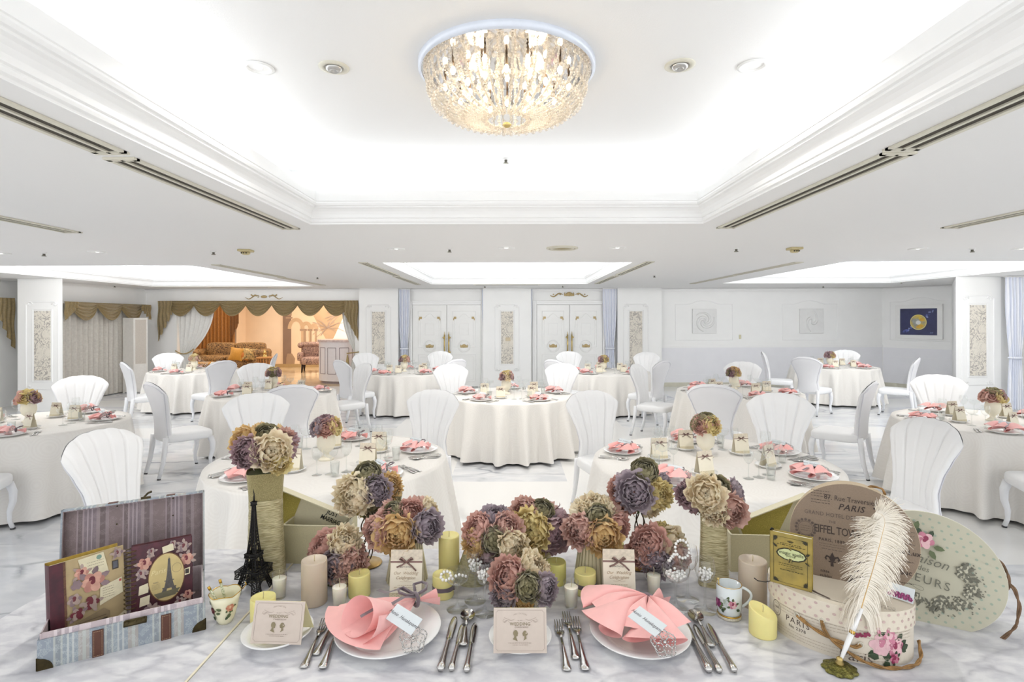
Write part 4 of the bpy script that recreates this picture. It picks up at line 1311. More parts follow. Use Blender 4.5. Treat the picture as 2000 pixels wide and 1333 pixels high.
nt.links.new(sn.outputs[0], mr.inputs[0]); nt.links.new(mr.outputs[0], r.inputs[0]); nt.links.new(r.outputs[0], b.inputs['Base Color'])
bp = nt.nodes.new('ShaderNodeBump'); bp.inputs['Strength'].default_value = .08; bp.inputs['Distance'].default_value = .003
nt.links.new(mr.outputs[0], bp.inputs['Height']); nt.links.new(bp.outputs[0], b.inputs['Normal'])
TR_ = .775; TZ = .70
def cloth_mesh(seed):
    rg = random.Random(seed)
    nf = rg.choice((15, 16, 17, 18)); ph = rg.uniform(0, 6)
    am = [rg.uniform(.65, 1.25) for _ in range(nf)]
    def fn(u, v):
        a = u * 2 * pi
        if v < .3:
            r_ = TR_ * (v / .3) ** .8 if v > 0 else .001; return (r_ * cos(a), r_ * sin(a), TZ)
        k = (v - .3) / .7
        fa = u * nf + .22 * sin(3 * a + ph)
        A = am[int(fa) % nf] * (1 - fa % 1) + am[(int(fa) + 1) % nf] * (fa % 1)
        wv_ = sin(2 * pi * fa)
        wv_ = wv_ - .25 * cos(4 * pi * fa) + .15 * sin(6 * pi * fa)
        if k < .06:
            q_ = k / .06
            return ((TR_ + .006 * sin(q_ * pi / 2)) * cos(a), (TR_ + .006 * sin(q_ * pi / 2)) * sin(a), TZ - .012 * q_ * q_)
        q_ = (k - .06) / .94
        r_ = TR_ + .006 + .055 * q_ + (.080 if seed != 3 else .055) * A * wv_ * q_ ** .75
        a2 = a + .022 * cos(2 * pi * fa) * q_
        return (r_ * cos(a2), r_ * sin(a2), TZ - .012 - .655 * q_ + .006 * wv_ * q_)
    q = MB(); q.grid(fn, 240, 26, CLOTH, closeu=True)
    return q
tb = thing('round_table', 'x', 'table')
q = MB(); q.lathe([(.60, .672), (.74, .676), (.745, .69), (.74, .694), (.0, .694)], 40); q.build('tabletop', mat('table_ply', hexc('9C8058'), .5, var=.2, scale=8), tb)
for k in range(4):
    a = pi / 4 + k * pi / 2
    q = MB(); q.tube([(.5 * cos(a), .5 * sin(a), .672), (.58 * cos(a), .58 * sin(a), 0)], .018, 8); q.build('leg', mat('leg_black', (.03, .03, .035), .4, .5, var=.2), tb)
tbp = Proto(tb)
for i, (k, (c_, seats, nm)) in enumerate(T_.items()):
    tbp.put((c_[0], c_[1], 0), 0.3 * i, 'round banquet table hidden under cloth, ' + nm, 'round banquet tables')
    o = cloth_mesh(i).build('tablecloth', CLOTH, None, (c_[0], c_[1], 0), .5 * i)
    tag(o, 'cream jacquard tablecloth hanging in folds on ' + nm, 'tablecloth', 'cream jacquard tablecloths')

# ------------------------------------------------------------------ flowers
def petal_flower(seed, layers, per, ruff, tight=0.0, open_=1.0, na=7, nb=5):
    rg = random.Random(seed)
    q = MB()
    for L in range(layers):
        k = L / (layers - 1)                    # 0 inner .. 1 outer
        n = per[0] + int((per[1] - per[0]) * k)
        rr = .30 + .66 * k ** .9
        top = R(6 + 62 * k ** 1.2 * open_ - tight * 6)
        wdt = (2 * pi / n) * (1.55 if L else 1.7)
        off = rg.uniform(0, 6)
        for i in range(n):
            a0 = off + 2 * pi * i / n + rg.uniform(-.2, .2)
            r_ = rr * rg.uniform(.93, 1.05); tt = top + rg.uniform(-.12, .12); fl = rg.uniform(.05, .22) * (.4 + k) * (1 - tight * .7)
            ph = rg.uniform(0, 6); fr_ = rg.choice((2, 3, 4)); cur = rg.uniform(-.12, .12)
            bot = R(118) if L > 1 else R(95)
            def fn(u, v):
                s_ = 2 * u - 1
                th = bot + (tt - bot) * v + (.12 * s_ * s_ + .16 * s_ ** 4) * (v ** 3)
                rad = r_ * (1 + fl * v ** 4 + ruff * v ** 2 * sin(fr_ * 2.6 * s_ + ph) + .014 * v ** 3 * sin(11 * s_ + ph * 2) + .06 * s_ * s_ * v) * (.55 + .45 * min(1, v * 1.8))
                az = a0 + s_ * wdt / 2 * (.55 + .45 * sin(min(1, v * 1.15) * pi / 2)) * sqrt(1 - .36 * max(0, (v - .62) / .38) ** 2) + cur * v
                return (rad * sin(th) * cos(az), rad * sin(th) * sin(az), rad * cos(th))
            q.grid(fn, na, nb)
    return q
FM = [petal_flower(1, 6, (4, 8), .10, na=9, nb=6).mesh('peony'), petal_flower(2, 7, (4, 9), .12, open_=.95, na=9, nb=6).mesh('peony'), petal_flower(3, 6, (5, 8), .09, open_=1.1, na=9, nb=6).mesh('peony')]
FR = petal_flower(4, 9, (4, 9), .03, tight=.8, open_=1.15).mesh('ranunculus')
FS = [petal_flower(11, 4, (3, 6), .11, na=4, nb=3).mesh('peony'), petal_flower(12, 4, (3, 6), .09, na=4, nb=3).mesh('peony')]
def petalmat(name, a, b_):
    m = mat(name, hexc(a), .62, var=.1, scale=2.2, col2=hexc(b_), sheen=.3)
    nt = m.node_tree
    out = nt.nodes['Material Output']; pb = nt.nodes['Principled BSDF']
    tl = nt.nodes.new('ShaderNodeBsdfTranslucent'); ms = nt.nodes.new('ShaderNodeMixShader'); ms.inputs[0].default_value = .28
    src = pb.inputs['Base Color'].links[0].from_socket
    nt.links.new(src, tl.inputs[0]); nt.links.new(pb.outputs[0], ms.inputs[1]); nt.links.new(tl.outputs[0], ms.inputs[2]); nt.links.new(ms.outputs[0], out.inputs[0])
    return m
FC = {'cream': petalmat('petal_cream', 'F6EED4', 'E6D4B4'), 'butter': petalmat('petal_butter', 'EEE1A8', 'DAC584'), 'gold': petalmat('petal_gold', 'E6CB94', 'D4B074'),
      'rose': petalmat('petal_rose', 'DCB2A6', 'C89A8C'), 'dusty': petalmat('petal_dusty', 'DEBAAD', 'C99F92'), 'mauve': petalmat('petal_mauve', 'B99CA0', '9E7F86'),
      'purple': petalmat('petal_purple', 'B8ABB2', '9C8D96'), 'olive': petalmat('petal_olive', 'ABA380', '8C8563')}
LEAFG = mat('leaf_green', hexc('5E6B3C'), .6, var=.3, scale=20)
for me_ in FM + [FR] + FS: me_.materials.append(FC['cream'])
ART = {}
def flower(parent, pos, r, col, seed=0, small=False, face=None):
    """one flower head, its face turned along the given direction"""
    src = FR if col == 'olive' and not small else (FS if small else FM)[seed % len(FS if small else FM)]
    o = bpy.data.objects.new('ranunculus' if col == 'olive' else 'peony', src)
    COL.objects.link(o)
    o.parent = parent
    o.location = pos; o.scale = (r, r, r)
    d = Vector(face) if face else Vector((0, 0, 1))
    o.rotation_euler = (d.to_track_quat('Z', 'Y') @ Euler((0, 0, seed * 1.7)).to_quaternion()).to_euler()
    o.material_slots[0].link = 'OBJECT'; o.material_slots[0].material = FC[col]
    return o

VASE = mat('vase_ivory', hexc('EFE9D6'), .45, var=.03, scale=6)
LACE = mat('ribbon_taupe', hexc('8C7068'), .6, var=.15, scale=50); CARDW = mat('card_ivory', hexc('EDE6D2'), .6, var=.03, scale=40)
CARDB = mat('card_band', hexc('DDD2BE'), .6, var=.2, scale=120); INK = mat('ink_dark', hexc('3A3336'), .6, var=.1); INKT = mat('ink_tan', hexc('B09A78'), .5, .2, var=.1)
def centre_vase():
    t = thing('flower_vase', 'x', 'flower vase')
    q = MB(); q.lathe([(.052, 0), (.055, .006), (.045, .012), (.022, .03), (.02, .045), (.03, .055), (.052, .075), (.062, .11), (.060, .145), (.054, .17), (.056, .185), (.052, .186), (.048, .16)], 28, smooth=True)
    q.build('vase', VASE, t)
    return t
def bouquet(t, z, cols, R0, r, small=True, seed=0):
    rg = random.Random(seed)
    n = len(cols)
    for i, c_ in enumerate(cols):
        if i == 0: d = Vector((0, -.25, 1))
        else:
            a = -pi / 2 + (i - 1) * 2 * pi / (n - 1) + .3
            d = Vector((cos(a), sin(a), .35))
        d.normalize()
        flower(t, Vector((0, 0, z)) + d * R0, r * rg.uniform(.9, 1.1), c_, i + seed, small, d)
    q = MB()
    for k in range(3): q.tube([(0, 0, z - .09), (.01 * k, .01, z)], .004, 5)
    q.build('stem', LEAFG, t)
VC = {'T1': ('mauve', 'rose', 'butter', 'dusty', 'rose', 'purple', 'purple'), 'T2': ('olive', 'butter', 'rose', 'rose', 'dusty', 'olive', 'rose'), 'T3': ('butter', 'cream', 'mauve', 'rose', 'dusty', 'rose', 'mauve')}
VP = {'T1': (637, 898), 'T2': (1378, 893), 'T3': (989, 770), 'T4': (56, 824), 'T5': (534, 760), 'T6': (380, 723), 'T7': (790, 726), 'T8': (1179, 726), 'T9': (1433, 760), 'T10': (1621, 716), 'T11': (1939, 822)}
VCOL = {'T4': ('butter', 'butter', 'mauve', 'gold', 'olive', 'rose', 'rose'), 'T5': ('butter', 'olive', 'mauve', 'rose', 'gold', 'dusty', 'mauve'), 'T6': ('butter', 'cream', 'dusty', 'butter', 'gold', 'cream', 'dusty'),
        'T7': ('butter', 'cream', 'dusty', 'rose', 'gold', 'mauve', 'mauve'), 'T8': ('butter', 'butter', 'purple', 'mauve', 'gold', 'rose', 'mauve'), 'T9': ('gold', 'butter', 'dusty', 'mauve', 'rose', 'olive', 'mauve'),
        'T10': ('mauve', 'butter', 'dusty', 'butter', 'rose', 'mauve', 'mauve'), 'T11': ('olive', 'butter', 'mauve', 'mauve', 'rose', 'dusty', 'rose')}
vz = centre_vase(); vzp = Proto(vz)
for k, (px, py) in VP.items():
    p = P(px, py, TZ)
    o = vzp.put((p.x, p.y, TZ), 0, 'ivory urn of dried-tone peonies on ' + T_[k][2], 'ivory urns of peonies on the guest tables')
for o in [x for x in COL.objects if x.name.startswith('flower_vase')]:
    k = next(k for k in VP if o['label'].endswith(T_[k][2]))
    bouquet(o, .205, VC.get(k) or VCOL[k], .062, .056 if k in VC else .058, k not in ('T1', 'T2'), hash(k) % 7 if False else int(k[1:]))

# ------------------------------------------------------------------ table ware (shared by all tables)
CHINA = mat('china_white', (.86, .86, .85), .12, var=.01, scale=8, coat=.3)
GLASS = glassmat('clear_glass', (.955, .965, .96), .95, .05)
GLASS2 = glassmat('cup_glass', (.992, .995, .993), .95, .015)
GLASS3 = glassmat('stemware_glass', (.972, .978, .975), .95, .06)
PINKN = mat('napkin_pink', hexc('F4B8B4'), .8, var=.06, scale=30, sheen=.3); PINKD = mat('napkin_coral', hexc('F3AFAA'), .8, var=.06, scale=30, sheen=.3)
RIB = mat('ribbon_purple_grey', hexc('6E6068'), .45, var=.15, scale=60, sheen=.4)
TAGC = mat('card_pale_blue', hexc('D3D9DC'), .5, var=.02)
CRY = mat('brooch_silver', (.72, .72, .70), .12, 1.0, var=.35, scale=160)
def lab_mesh(fn, name, m): q = fn(); return q.mesh(name, m)
def plate_mb(r):
    q = MB(); q.lathe([(r * .52, .004), (r * .54, 0), (r * .60, 0), (r * .62, .004), (r * .98, .018), (r, .0205), (r * .985, .0225), (r * .68, .010), (r * .62, .007), (0, .006)], 56); return q
def napkin_mb(seed, nw, amp, spread, L, lift=.012, n=64, lat=.40):
    """cloth gathered at a knot at the origin, its folds fanning out towards -x"""
    rg = random.Random(seed); ph = rg.uniform(0, 6)
    q = MB()
    def fn(u, v):
        s_ = 2 * u - 1
        ang = s_ * spread + lat * sin(s_ * nw * pi * 1.0 + ph) * v * (1 - .2 * v)
        l = L * v * (1 - .12 * s_ * s_ + .10 * sin(s_ * nw * pi * .5 + ph * 2))
        h = lift + amp * (.30 + .70 * sin(min(1, v * 1.15) * pi * .62)) * (.5 + .5 * cos(s_ * nw * pi + ph + .5)) ** .8 * (1 - .35 * v ** 3) + .022 * (1 - v)
        return (-l * cos(ang), l * sin(ang), h)
    q.grid(fn, n, 12)
    def tl(u, v):
        s_ = 2 * u - 1
        ang = s_ * .55; l = .065 * v
        return (l * cos(ang), l * sin(ang) * 1.1, lift + .02 * (1 - v * .3) + .018 * sin(s_ * 5 + 1) * v)
    q.grid(tl, 24, 5)
    return q
def ribbon_mb(pts, wd, twist=0):
    q = MB(); L_ = []
    P_ = [Vector(p) for p in pts]
    for i, p in enumerate(P_):
        a = P_[max(0, i - 1)]; b_ = P_[min(len(P_) - 1, i + 1)]
        t_ = (b_ - a).normalized(); s_ = Vector((-t_.y, t_.x, 0));
        if s_.length < 1e-3: s_ = Vector((1, 0, 0))
        s_.normalize(); up = Vector((0, 0, 1)); an = twist * i / len(P_)
        w_ = (s_ * cos(an) + up * sin(an)) * wd / 2
        L_.append((p - w_, p + w_))
    q.grid(lambda u, v: tuple(L_[min(len(L_) - 1, int(round(v * (len(L_) - 1))))][int(round(u))]), 1, len(L_) - 1)
    return q
def make_napkin(seed, nw, amp, spread, L, m, nm='napkin', detail=64, full=True):
    t = thing(nm, 'x', 'napkin')
    napkin_mb(seed, nw, amp, spread, L, n=detail).build('folded_cloth', m, t)
    q = MB()
    q.tube([(.0, .016 * cos(a), .034 + .016 * sin(a)) for a in [2 * pi * k / 10 for k in range(10)]], .006, 5, closed=True)
    if full:
        for s_ in (-1, 1):
            q.tube([(0, 0, .045)] + [(.012 * s_ + .03 * s_ * sin(a), .028 * (1 - cos(a)) - .01, .052 + .008 * sin(a)) for a in (.6, 1.4, 2.2, 3.0)] + [(0, 0, .045)], .0042, 4)
        r2 = ribbon_mb([(-.005, -.005, .045), (-.05, -.03, .068), (-.09, -.025, .055), (-.13, -.045, .072), (-.17, -.04, .06)], .013)
        q.add(r2.v, r2.f)
        r2 = ribbon_mb([(.0, .01, .045), (-.02, .05, .05), (-.05, .08, .035), (-.06, .12, .03)], .013)
        q.add(r2.v, r2.f)
    q.build('ribbon_tie', RIB, t)
    return t
def brooch(parent=None):
    t = thing('rhinestone_brooch', 'x', 'brooch')
    q = MB()
    for rr, n, s_ in ((.030, 26, .0024), (.021, 18, .0022), (.010, 9, .0022)):
        for k in range(n):
            a = 2 * pi * k / n; w_ = 1 + .10 * sin(5 * a)
            q.sphere((rr * w_ * cos(a), rr * w_ * sin(a), .004 + .004 * (1 - rr / .03)), s_, None, 6, 4)
    q.build('rhinestone_ring', CRY, t)
    q = MB()
    for k in range(5):
        a = 2 * pi * k / 5
        q.tube([(.017 * cos(a) + .011 * cos(b_) , .017 * sin(a) + .011 * sin(b_), .003) for b_ in [2 * pi * j / 12 for j in range(12)]], .0012, 4, closed=True)
    q.tube([(.031 * (1 + .10 * sin(5 * a)) * cos(a), .031 * (1 + .1 * sin(5 * a)) * sin(a), .002) for a in [2 * pi * k / 40 for k in range(40)]], .0013, 4, closed=True)
    q.sphere((0, 0, .008), .0045, None, 8, 6); q.build('setting', CRY, t)
    return t
# cutlery, lying along +y with the handle at the -y end
def handle_sections(L0, w0, w1, z=.004):
    return None
def blade_solid(q, secs, m=None):
    """secs: (y, half width, half thickness, z centre)"""
    n = 8
    vs = []; fs = []
    for (y, w_, t_, z) in secs:
        for k in range(n):
            a = 2 * pi * k / n
            vs.append((w_ * cos(a), y, z + t_ * sin(a)))
    for j in range(len(secs) - 1):
        for k in range(n):
            e = (k + 1) % n
            fs.append((j * n + k, j * n + e, (j + 1) * n + e, (j + 1) * n + k)[::-1])
    fs.append(tuple(range(n))); fs.append(tuple((len(secs) - 1) * n + k for k in range(n))[::-1])
    q.add(vs, fs, m, True)
def fork_head(q, L):
    blade_solid(q, [(L * .02, .0032, .002, .006), (L * .09, .005, .002, .006), (L * .14, .0115, .0016, .004), (L * .20, .0122, .0015, .003)])
    for k in range(4):
        x = -.0095 + k * .00635
        vs = []
        q.tube([(x * 1.0, L * .195, .003), (x * 1.05, L * .28, .0035), (x * 1.02, L * .40, .009)], [.0021, .0018, .0010], 6)
def fork_handle(q, L):
    blade_solid(q, [(-L * .57, .002, .001, .004), (-L * .565, .0085, .003, .004), (-L * .54, .0115, .0035, .004), (-L * .50, .011, .0032, .004), (-L * .40, .0078, .0028, .005), (-L * .15, .0042, .0024, .008), (L * .02, .0034, .0022, .0065)])
def knife_handle(q, L):
    blade_solid(q, [(-L * .52, .002, .002, .008), (-L * .515, .0075, .006, .008), (-L * .49, .0105, .0078, .009), (-L * .44, .0098, .0075, .009), (-L * .30, .0078, .006, .009), (-L * .08, .0062, .005, .008), (L * .0, .0072, .0052, .008), (L * .02, .005, .004, .007)])
def knife_blade(q, L):
    blade_solid(q, [(L * .01, .0055, .002, .006), (L * .03, .0085, .0014, .005), (L * .25, .0100, .0012, .005), (L * .40, .0088, .0011, .005), (L * .465, .005, .001, .005), (L * .48, .001, .0006, .005)])
def spoon_bowl(q, L):
    def fn(u, v):
        a = u * 2 * pi; r_ = v
        return (.0195 * r_ * cos(a), L * .24 + .029 * r_ * sin(a), .003 + .0065 * r_ * r_)
    q.grid(fn, 20, 6, closeu=True)
    def fn2(u, v):
        a = u * 2 * pi; r_ = v
        return (.0195 * r_ * cos(a), L * .24 + .029 * r_ * sin(a), .0015 + .0068 * r_ * r_)
    q.grid(fn2, 20, 6, closeu=True, flip=True)
    blade_solid(q, [(-L * .05, .0035, .002, .009), (L * .08, .003, .0022, .010), (L * .12, .006, .0018, .008)])
def cut(name, cat, head, hn, handle, L):
    t = thing(name, 'x', cat)
    q = MB(); head(q, L); q.build(hn, STEEL, t)
    q = MB(); handle(q, L); q.build('handle', STEEL, t)
    return t
forkP = Proto(cut('table_fork', 'fork', fork_head, 'fork_head', fork_handle, .22))
knifeP = Proto(cut('table_knife', 'knife', knife_blade, 'blade', knife_handle, .235))
spoonP = Proto(cut('soup_spoon', 'spoon', spoon_bowl, 'bowl', fork_handle, .16))
def one_mesh(parts, name, m, label, cat):
    q = MB()
    for fn, L in parts: fn(q, L)
    o = q.build(name, m); tag(o, label, cat); return o
forkS = Proto(one_mesh([(fork_head, .22), (fork_handle, .22)], 'table_fork', STEEL, 'x', 'fork'))
knifeS = Proto(one_mesh([(knife_blade, .235), (knife_handle, .235)], 'table_knife', STEEL, 'x', 'knife'))
spoonS = Proto(one_mesh([(spoon_bowl, .19), (fork_handle, .18)], 'soup_spoon', STEEL, 'x', 'spoon'))
def wine_mb(q, h, rb, rf, hb, coupe=False, part='all'):
    st = h - hb
    if part in ('all', 'stem'):
        q.lathe([(rf, 0), (rf, .0012), (rf * .5, .004), (.006, .010), (.0036, .02), (.0033, st * .7), (.0045, st - .004), (.009, st + .002)], 20)
    if part in ('all', 'bowl'):
        if coupe: pf = [(.004, st), (.018, st + .004), (rb * .85, st + hb * .35), (rb, st + hb * .8), (rb * .97, st + hb)]
        else: pf = [(.004, st), (.016, st + .005), (rb * .82, st + hb * .25), (rb, st + hb * .48), (rb * .97, st + hb * .75), (rb * .86, st + hb)]
        q.lathe(pf, 24, caps=False)
        q.lathe([(pf[-1][0] - .0005, st + hb - .0008), (pf[-1][0] + .0006, st + hb), (pf[-1][0] - .0008, st + hb + .0008)], 24, caps=False)
def wine(name, h, rb, rf, hb, coupe=False, parts=False):
    if parts:
        t = thing(name, 'x', 'glass')
        q = MB(); wine_mb(q, h, rb, rf, hb, coupe, 'bowl'); q.build('bowl', GLASS3, t)
        q = MB(); wine_mb(q, h, rb, rf, hb, coupe, 'stem'); q.build('stem', GLASS3, t)
        return t
    q = MB(); wine_mb(q, h, rb, rf, hb, coupe); o = q.build(name, GLASS); tag(o, 'x', 'glass'); return o
def tumbler_mb():
    q = MB(); q.lathe([(.022, 0), (.028, .09), (.0265, .09), (.021, .006), (0, .006)], 20, caps=False); return q
glassA = Proto(wine('wine_glass', .190, .034, .034, .088)); glassB = Proto(wine('champagne_coupe', .150, .046, .034, .052, True)); 
o = tumbler_mb().build('water_tumbler', GLASS); tag(o, 'x', 'glass'); glassC = Proto(o)
plateP = Proto(tag(plate_mb(.135).build('dinner_plate', CHINA), 'x', 'plate')); sideP = Proto(tag(plate_mb(.078).build('side_plate', CHINA), 'x', 'plate'))
napP = [Proto(make_napkin(21, 3.2, .060, 1.15, .150, PINKN, detail=44)), Proto(make_napkin(22, 4.1, .050, 1.3, .145, PINKD, detail=44)), Proto(make_napkin(23, 2.6, .070, 1.0, .155, PINKN, detail=44))]
brP = Proto(brooch())
def ncard():
    t = thing('name_card', 'x', 'name card')
    q = MB(); q.box((0, 0, 0), (.085, .04, .0012)); q.build('card', TAGC, t)
    pr = Print(); pr.text('Hunio  Hunakayama', 0, 0, .0115, INK, 0, .35); pr.build('lettering', t, lambda a, b_, c_: Vector((a, b_, c_ + .0006)))
    return t
ncP = Proto(ncard())
def tent(w_, h_, d_, lean, lettering=True):
    """standing folded menu card with a ribbon round its top"""
    t = thing('menu_card', 'x', 'menu card')
    sx = d_ / 2
    q = MB()
    vs = [(-w_ / 2, -sx, 0), (w_ / 2, -sx, 0), (w_ / 2, 0, h_), (-w_ / 2, 0, h_), (-w_ / 2, sx, 0), (w_ / 2, sx, 0)]
    th = .0008
    q.add(vs, [(0, 1, 2, 3), (4, 3, 2, 5)], None, False)
    vs2 = [(x, y * .97, z - th) for x, y, z in vs]
    q.add(vs2, [(3, 2, 1, 0), (5, 2, 3, 4)], None, False)
    q.build('folded_card', CARDW, t)
    n = Vector((0, -h_, sx)).normalized(); v = Vector((0, sx, h_)).normalized()
    for side in (1, -1):
        fr = lambda a, b_, c_: Vector((a * side, side * (-sx + v.y * b_ + n.y * c_), v.z * b_ + n.z * c_))
        H = hypot(h_, sx)
        pr = Print()
        pr.rect(-w_ / 2, H * .80, w_ / 2, H, CARDB); pr.rect(-w_ / 2, H * .0, w_ / 2, H * .16, mat('lace_print', hexc('D8CBA6'), .6, var=.25, scale=150))
        for k in range(9):
            for j in range(2): pr.ring((-.44 + k * .11) * w_, H * (.05 + j * .06), w_ * .042, w_ * .034, w_ * .012, CARDW, 8)
        if lettering and side == 1:
            pr.text('INVITATION', 0, H * .66, H * .045, INK, 0, 0, 0, 1.1); pr.text('to', 0, H * .62, H * .03, INKT, 0, .3)
            pr.text('Our  Wedding', 0, H * .54, H * .085, INKT, 0, .4); pr.text('Celebration', 0, H * .45, H * .085, INKT, 0, .4)
            for s_ in (-1, 1):
                pr.strip([(s_ * w_ * (.08 + .22 * k / 10) * cos(k * .3), H * (.40 + .025 * sin(k * .7))) for k in range(9)], w_ * .006, INKT)
            pr.lines(-w_ * .25, w_ * .25, [H * .31], w_ * .012, INKT, 1); pr.lines(-w_ * .36, w_ * .36, [H * .27, H * .235], w_ * .012, INKT, 2)
        pr.build('printed_pattern', t, fr)
        if side == 1:
            q = MB()
            def rb(a, b_, c_): return fr(a, b_, c_)
            y = H * .76
            q.add([rb(-w_ / 2 - .0005, y - H * .018, .0012), rb(w_ / 2 + .0005, y - H * .018, .0012), rb(w_ / 2 + .0005, y + H * .018, .0012), rb(-w_ / 2 - .0005, y + H * .018, .0012)], [(0, 1, 2, 3)], None, False)
            for (pts) in ([(0, y, .003), (-.16 * w_, y + .09 * H, .005), (-.22 * w_, y + .06 * H, .004), (0, y, .004)], [(0, y, .003), (.16 * w_, y + .09 * H, .005), (.22 * w_, y + .06 * H, .004), (0, y, .004)],
                          [(0, y, .003), (.18 * w_, y - .08 * H, .004), (.32 * w_, y - .17 * H, .004)], [(0, y, .003), (-.14 * w_, y - .06 * H, .004), (-.30 * w_, y - .10 * H, .004)]):
                q.tube([rb(*p) for p in pts], H * .016, 4, flat=.35)
            q.build('ribbon_bow', LACE, t)
    return t
tentP = Proto(tent(.095, .125, .055, 0, False))
DIRW = ['right', 'far right', 'far', 'far left', 'left', 'near left', 'near', 'near right']
def dirword(a): return DIRW[int(((a + 22.5) % 360) // 45)]
for ti, (k, (c_, seats, nm)) in enumerate(T_.items()):
    near = k in ('T1', 'T2'); mid = k in ('T3', 'T4', 'T11')
    used = set()
    for si, a in enumerate(seats):
        wd = dirword(a)
        while wd in used: wd = 'other ' + wd
        used.add(wd)
        if not near and not mid and wd.endswith('far') and False: continue
        at = 'at the ' + wd.replace(' ', '-') + ' seat of ' + nm
        ra = R(a); ux = Vector((cos(ra), sin(ra), 0)); tx = Vector((-sin(ra), cos(ra), 0))   # outwards, sideways
        C0 = Vector((c_[0], c_[1], TZ + .0008))
        rz = ra + pi / 2            # local +y points to the centre
        L2 = lambda out, side: C0 + ux * out + tx * side
        plateP.put(L2(.60, 0), rz, 'round white dinner plate ' + at, 'dinner plates on the guest tables')
        rgx = random.Random(ti * 10 + si)
        nz = rgx.uniform(-.5, .5) + (pi * .15)
        kp = L2(.585, 0) + Vector((cos(nz) * .045, sin(nz) * .045, .008))
        napP[(ti + si) % 3].put(kp, nz, 'pink folded napkin with dark ribbon ' + at, 'pink napkins on the guest tables')
        if near or mid:
            ncP.put(kp + Vector((-.04, -.03 if near else -.02, .075)), 0, 'pale name card on the napkin ' + at, 'name cards on the guest tables', rot=(.55, .1, -.5 + rgx.uniform(-.3, .3)))
            brP.put(kp + Vector((.01, -.07, .048)), 0, 'sparkling round brooch on the napkin ' + at, 'brooches on the guest tables', rot=(.6, .1, 0))
        F_, K_, S_ = (forkS, knifeS, spoonS)
        nk = 3 if near else 2
        for j in range(nk):
            F_.put(L2(.60 - .01 * (j % 2), .165 + .024 * j), rz, ('inner', 'middle', 'outer')[j if nk == 3 else j * 2] + ' fork ' + at, 'forks on the guest tables', scale=.92)
            K_.put(L2(.60 + .01 * (j % 2), -.165 - .024 * j), rz, ('inner', 'middle', 'outer')[j if nk == 3 else j * 2] + ' knife ' + at, 'knives on the guest tables', scale=.92)
        if near: S_.put(L2(.59, -.165 - .024 * 3), rz, 'soup spoon ' + at, 'spoons on the guest tables')
        glassA.put(L2(.37, -.10), 0, 'stemmed wine glass ' + at, 'wine glasses on the guest tables')
        glassB.put(L2(.34, -.19), 0, 'wide shallow champagne coupe ' + at, 'coupes on the guest tables')
        if near: glassA.put(L2(.30, -.26), 0, 'second stemmed wine glass ' + at, 'wine glasses on the guest tables', scale=.88)
        if near or mid: glassC.put(L2(.42, -.02) if not near else L2(.41, -.20), 0, 'straight water tumbler ' + at, 'tumblers on the guest tables')
        sideP.put(L2(.33, .08), rz, 'small white side plate ' + at, 'side plates on the guest tables')
        an = ((90 - a) * .0)
        tentP.put(L2(.33, .08) + Vector((0, 0, .007)), rgx.uniform(-.35, .35) + (.5 if k == 'T2' and si == 2 else 0), 'ribboned menu card on a side plate ' + at, 'menu cards on the guest tables', scale=1.1)
for p_ in (forkP, knifeP, spoonP): pass
# ------------------------------------------------------------------ display table in front
FT = 0.83
def Bp(px, py, dz=0.0): return P(px, py, FT + dz)
m, nt, b = newmat('table_marble')
b.inputs['Roughness'].default_value = .42
tc = nt.nodes.new('ShaderNodeTexCoord'); mp = nt.nodes.new('ShaderNodeMapping'); mp.inputs['Scale'].default_value = (.8, 1.5, 1); mp.inputs['Rotation'].default_value = (0, 0, -.5)
nt.links.new(tc.outputs['Object'], mp.inputs[0])
nt.links.new(vein_nodes(nt, mp.outputs[0], 8.5, (.72, .72, .735), (.36, .36, .40), .12, (.55, .55, .585)), b.inputs['Base Color'])
TMAR = m
for (x0, x1, lab) in ((-1.41, -.743, 'narrow marble-topped display table carrying the open suitcase'), (-.738, 1.41, 'long marble-topped display table laid with plates and flowers')):
    t = thing('display_table', lab, 'table', ((x0 + x1) / 2, 1.47, 0), group='display tables')
    hw = (x1 - x0) / 2
    q = MB(); q.box((0, 0, FT - .02), (hw * 2, .95, .04), bev=.002); q.build('tabletop', TMAR, t)
    q = MB(); q.box((0, 0, FT - .08), (hw * 2 - .1, .85, .08)); q.build('apron', WHITEP, t)
    for a in (-1, 1):
        for b_ in (-1, 1):
            q = MB(); q.box((a * (hw - .08), b_ * .40, (FT - .12) / 2), (.05, .05, FT - .12)); q.build('leg', WHITEP, t)
    if x0 < -1:
        q = MB(); q.box((hw + .0028, 0, FT + .0005), (.005, .95, .003)); q.build('edge_trim', mat('trim_cream', hexc('E6DFC8'), .5, var=.03), t)

# ---- flower arrangements
def heads(t, base, L, back=True, seed=0):
    """L: (px, py, distance, radius in px, colour)"""
    cen = Vector((0, 0, 0))
    pts = [PD(px, py, Y) for px, py, Y, r, c_ in L]
    for p in pts: cen += p
    cen /= len(pts)
    cam_dir = Vector((-cen.x, -cen.y, .5)).normalized()
    c0 = cen + Vector((0, .035, -.01))
    for i, ((px, py, Y, r, c_), p) in enumerate(zip(L, pts)):
        d = (p - c0).normalized() + cam_dir * .55
        flower(t, p - base, r * Y / F * 1.04, c_, i + seed, False, d)
    if back:
        rr = L[0][3] * L[0][2] / F
        for i, a in enumerate((20, 75, 130, 170)):
            p = cen + Vector((cos(R(a)) * rr * .95, abs(sin(R(a))) * rr * .8 + rr * .75, -.45 * rr + .2 * rr * (i % 2)))
            flower(t, p - base, rr * .95, L[(i + 1) % len(L)][4], i + 7 + seed, False, p - c0)
GF, nt, b = newmat('fabric_gold')
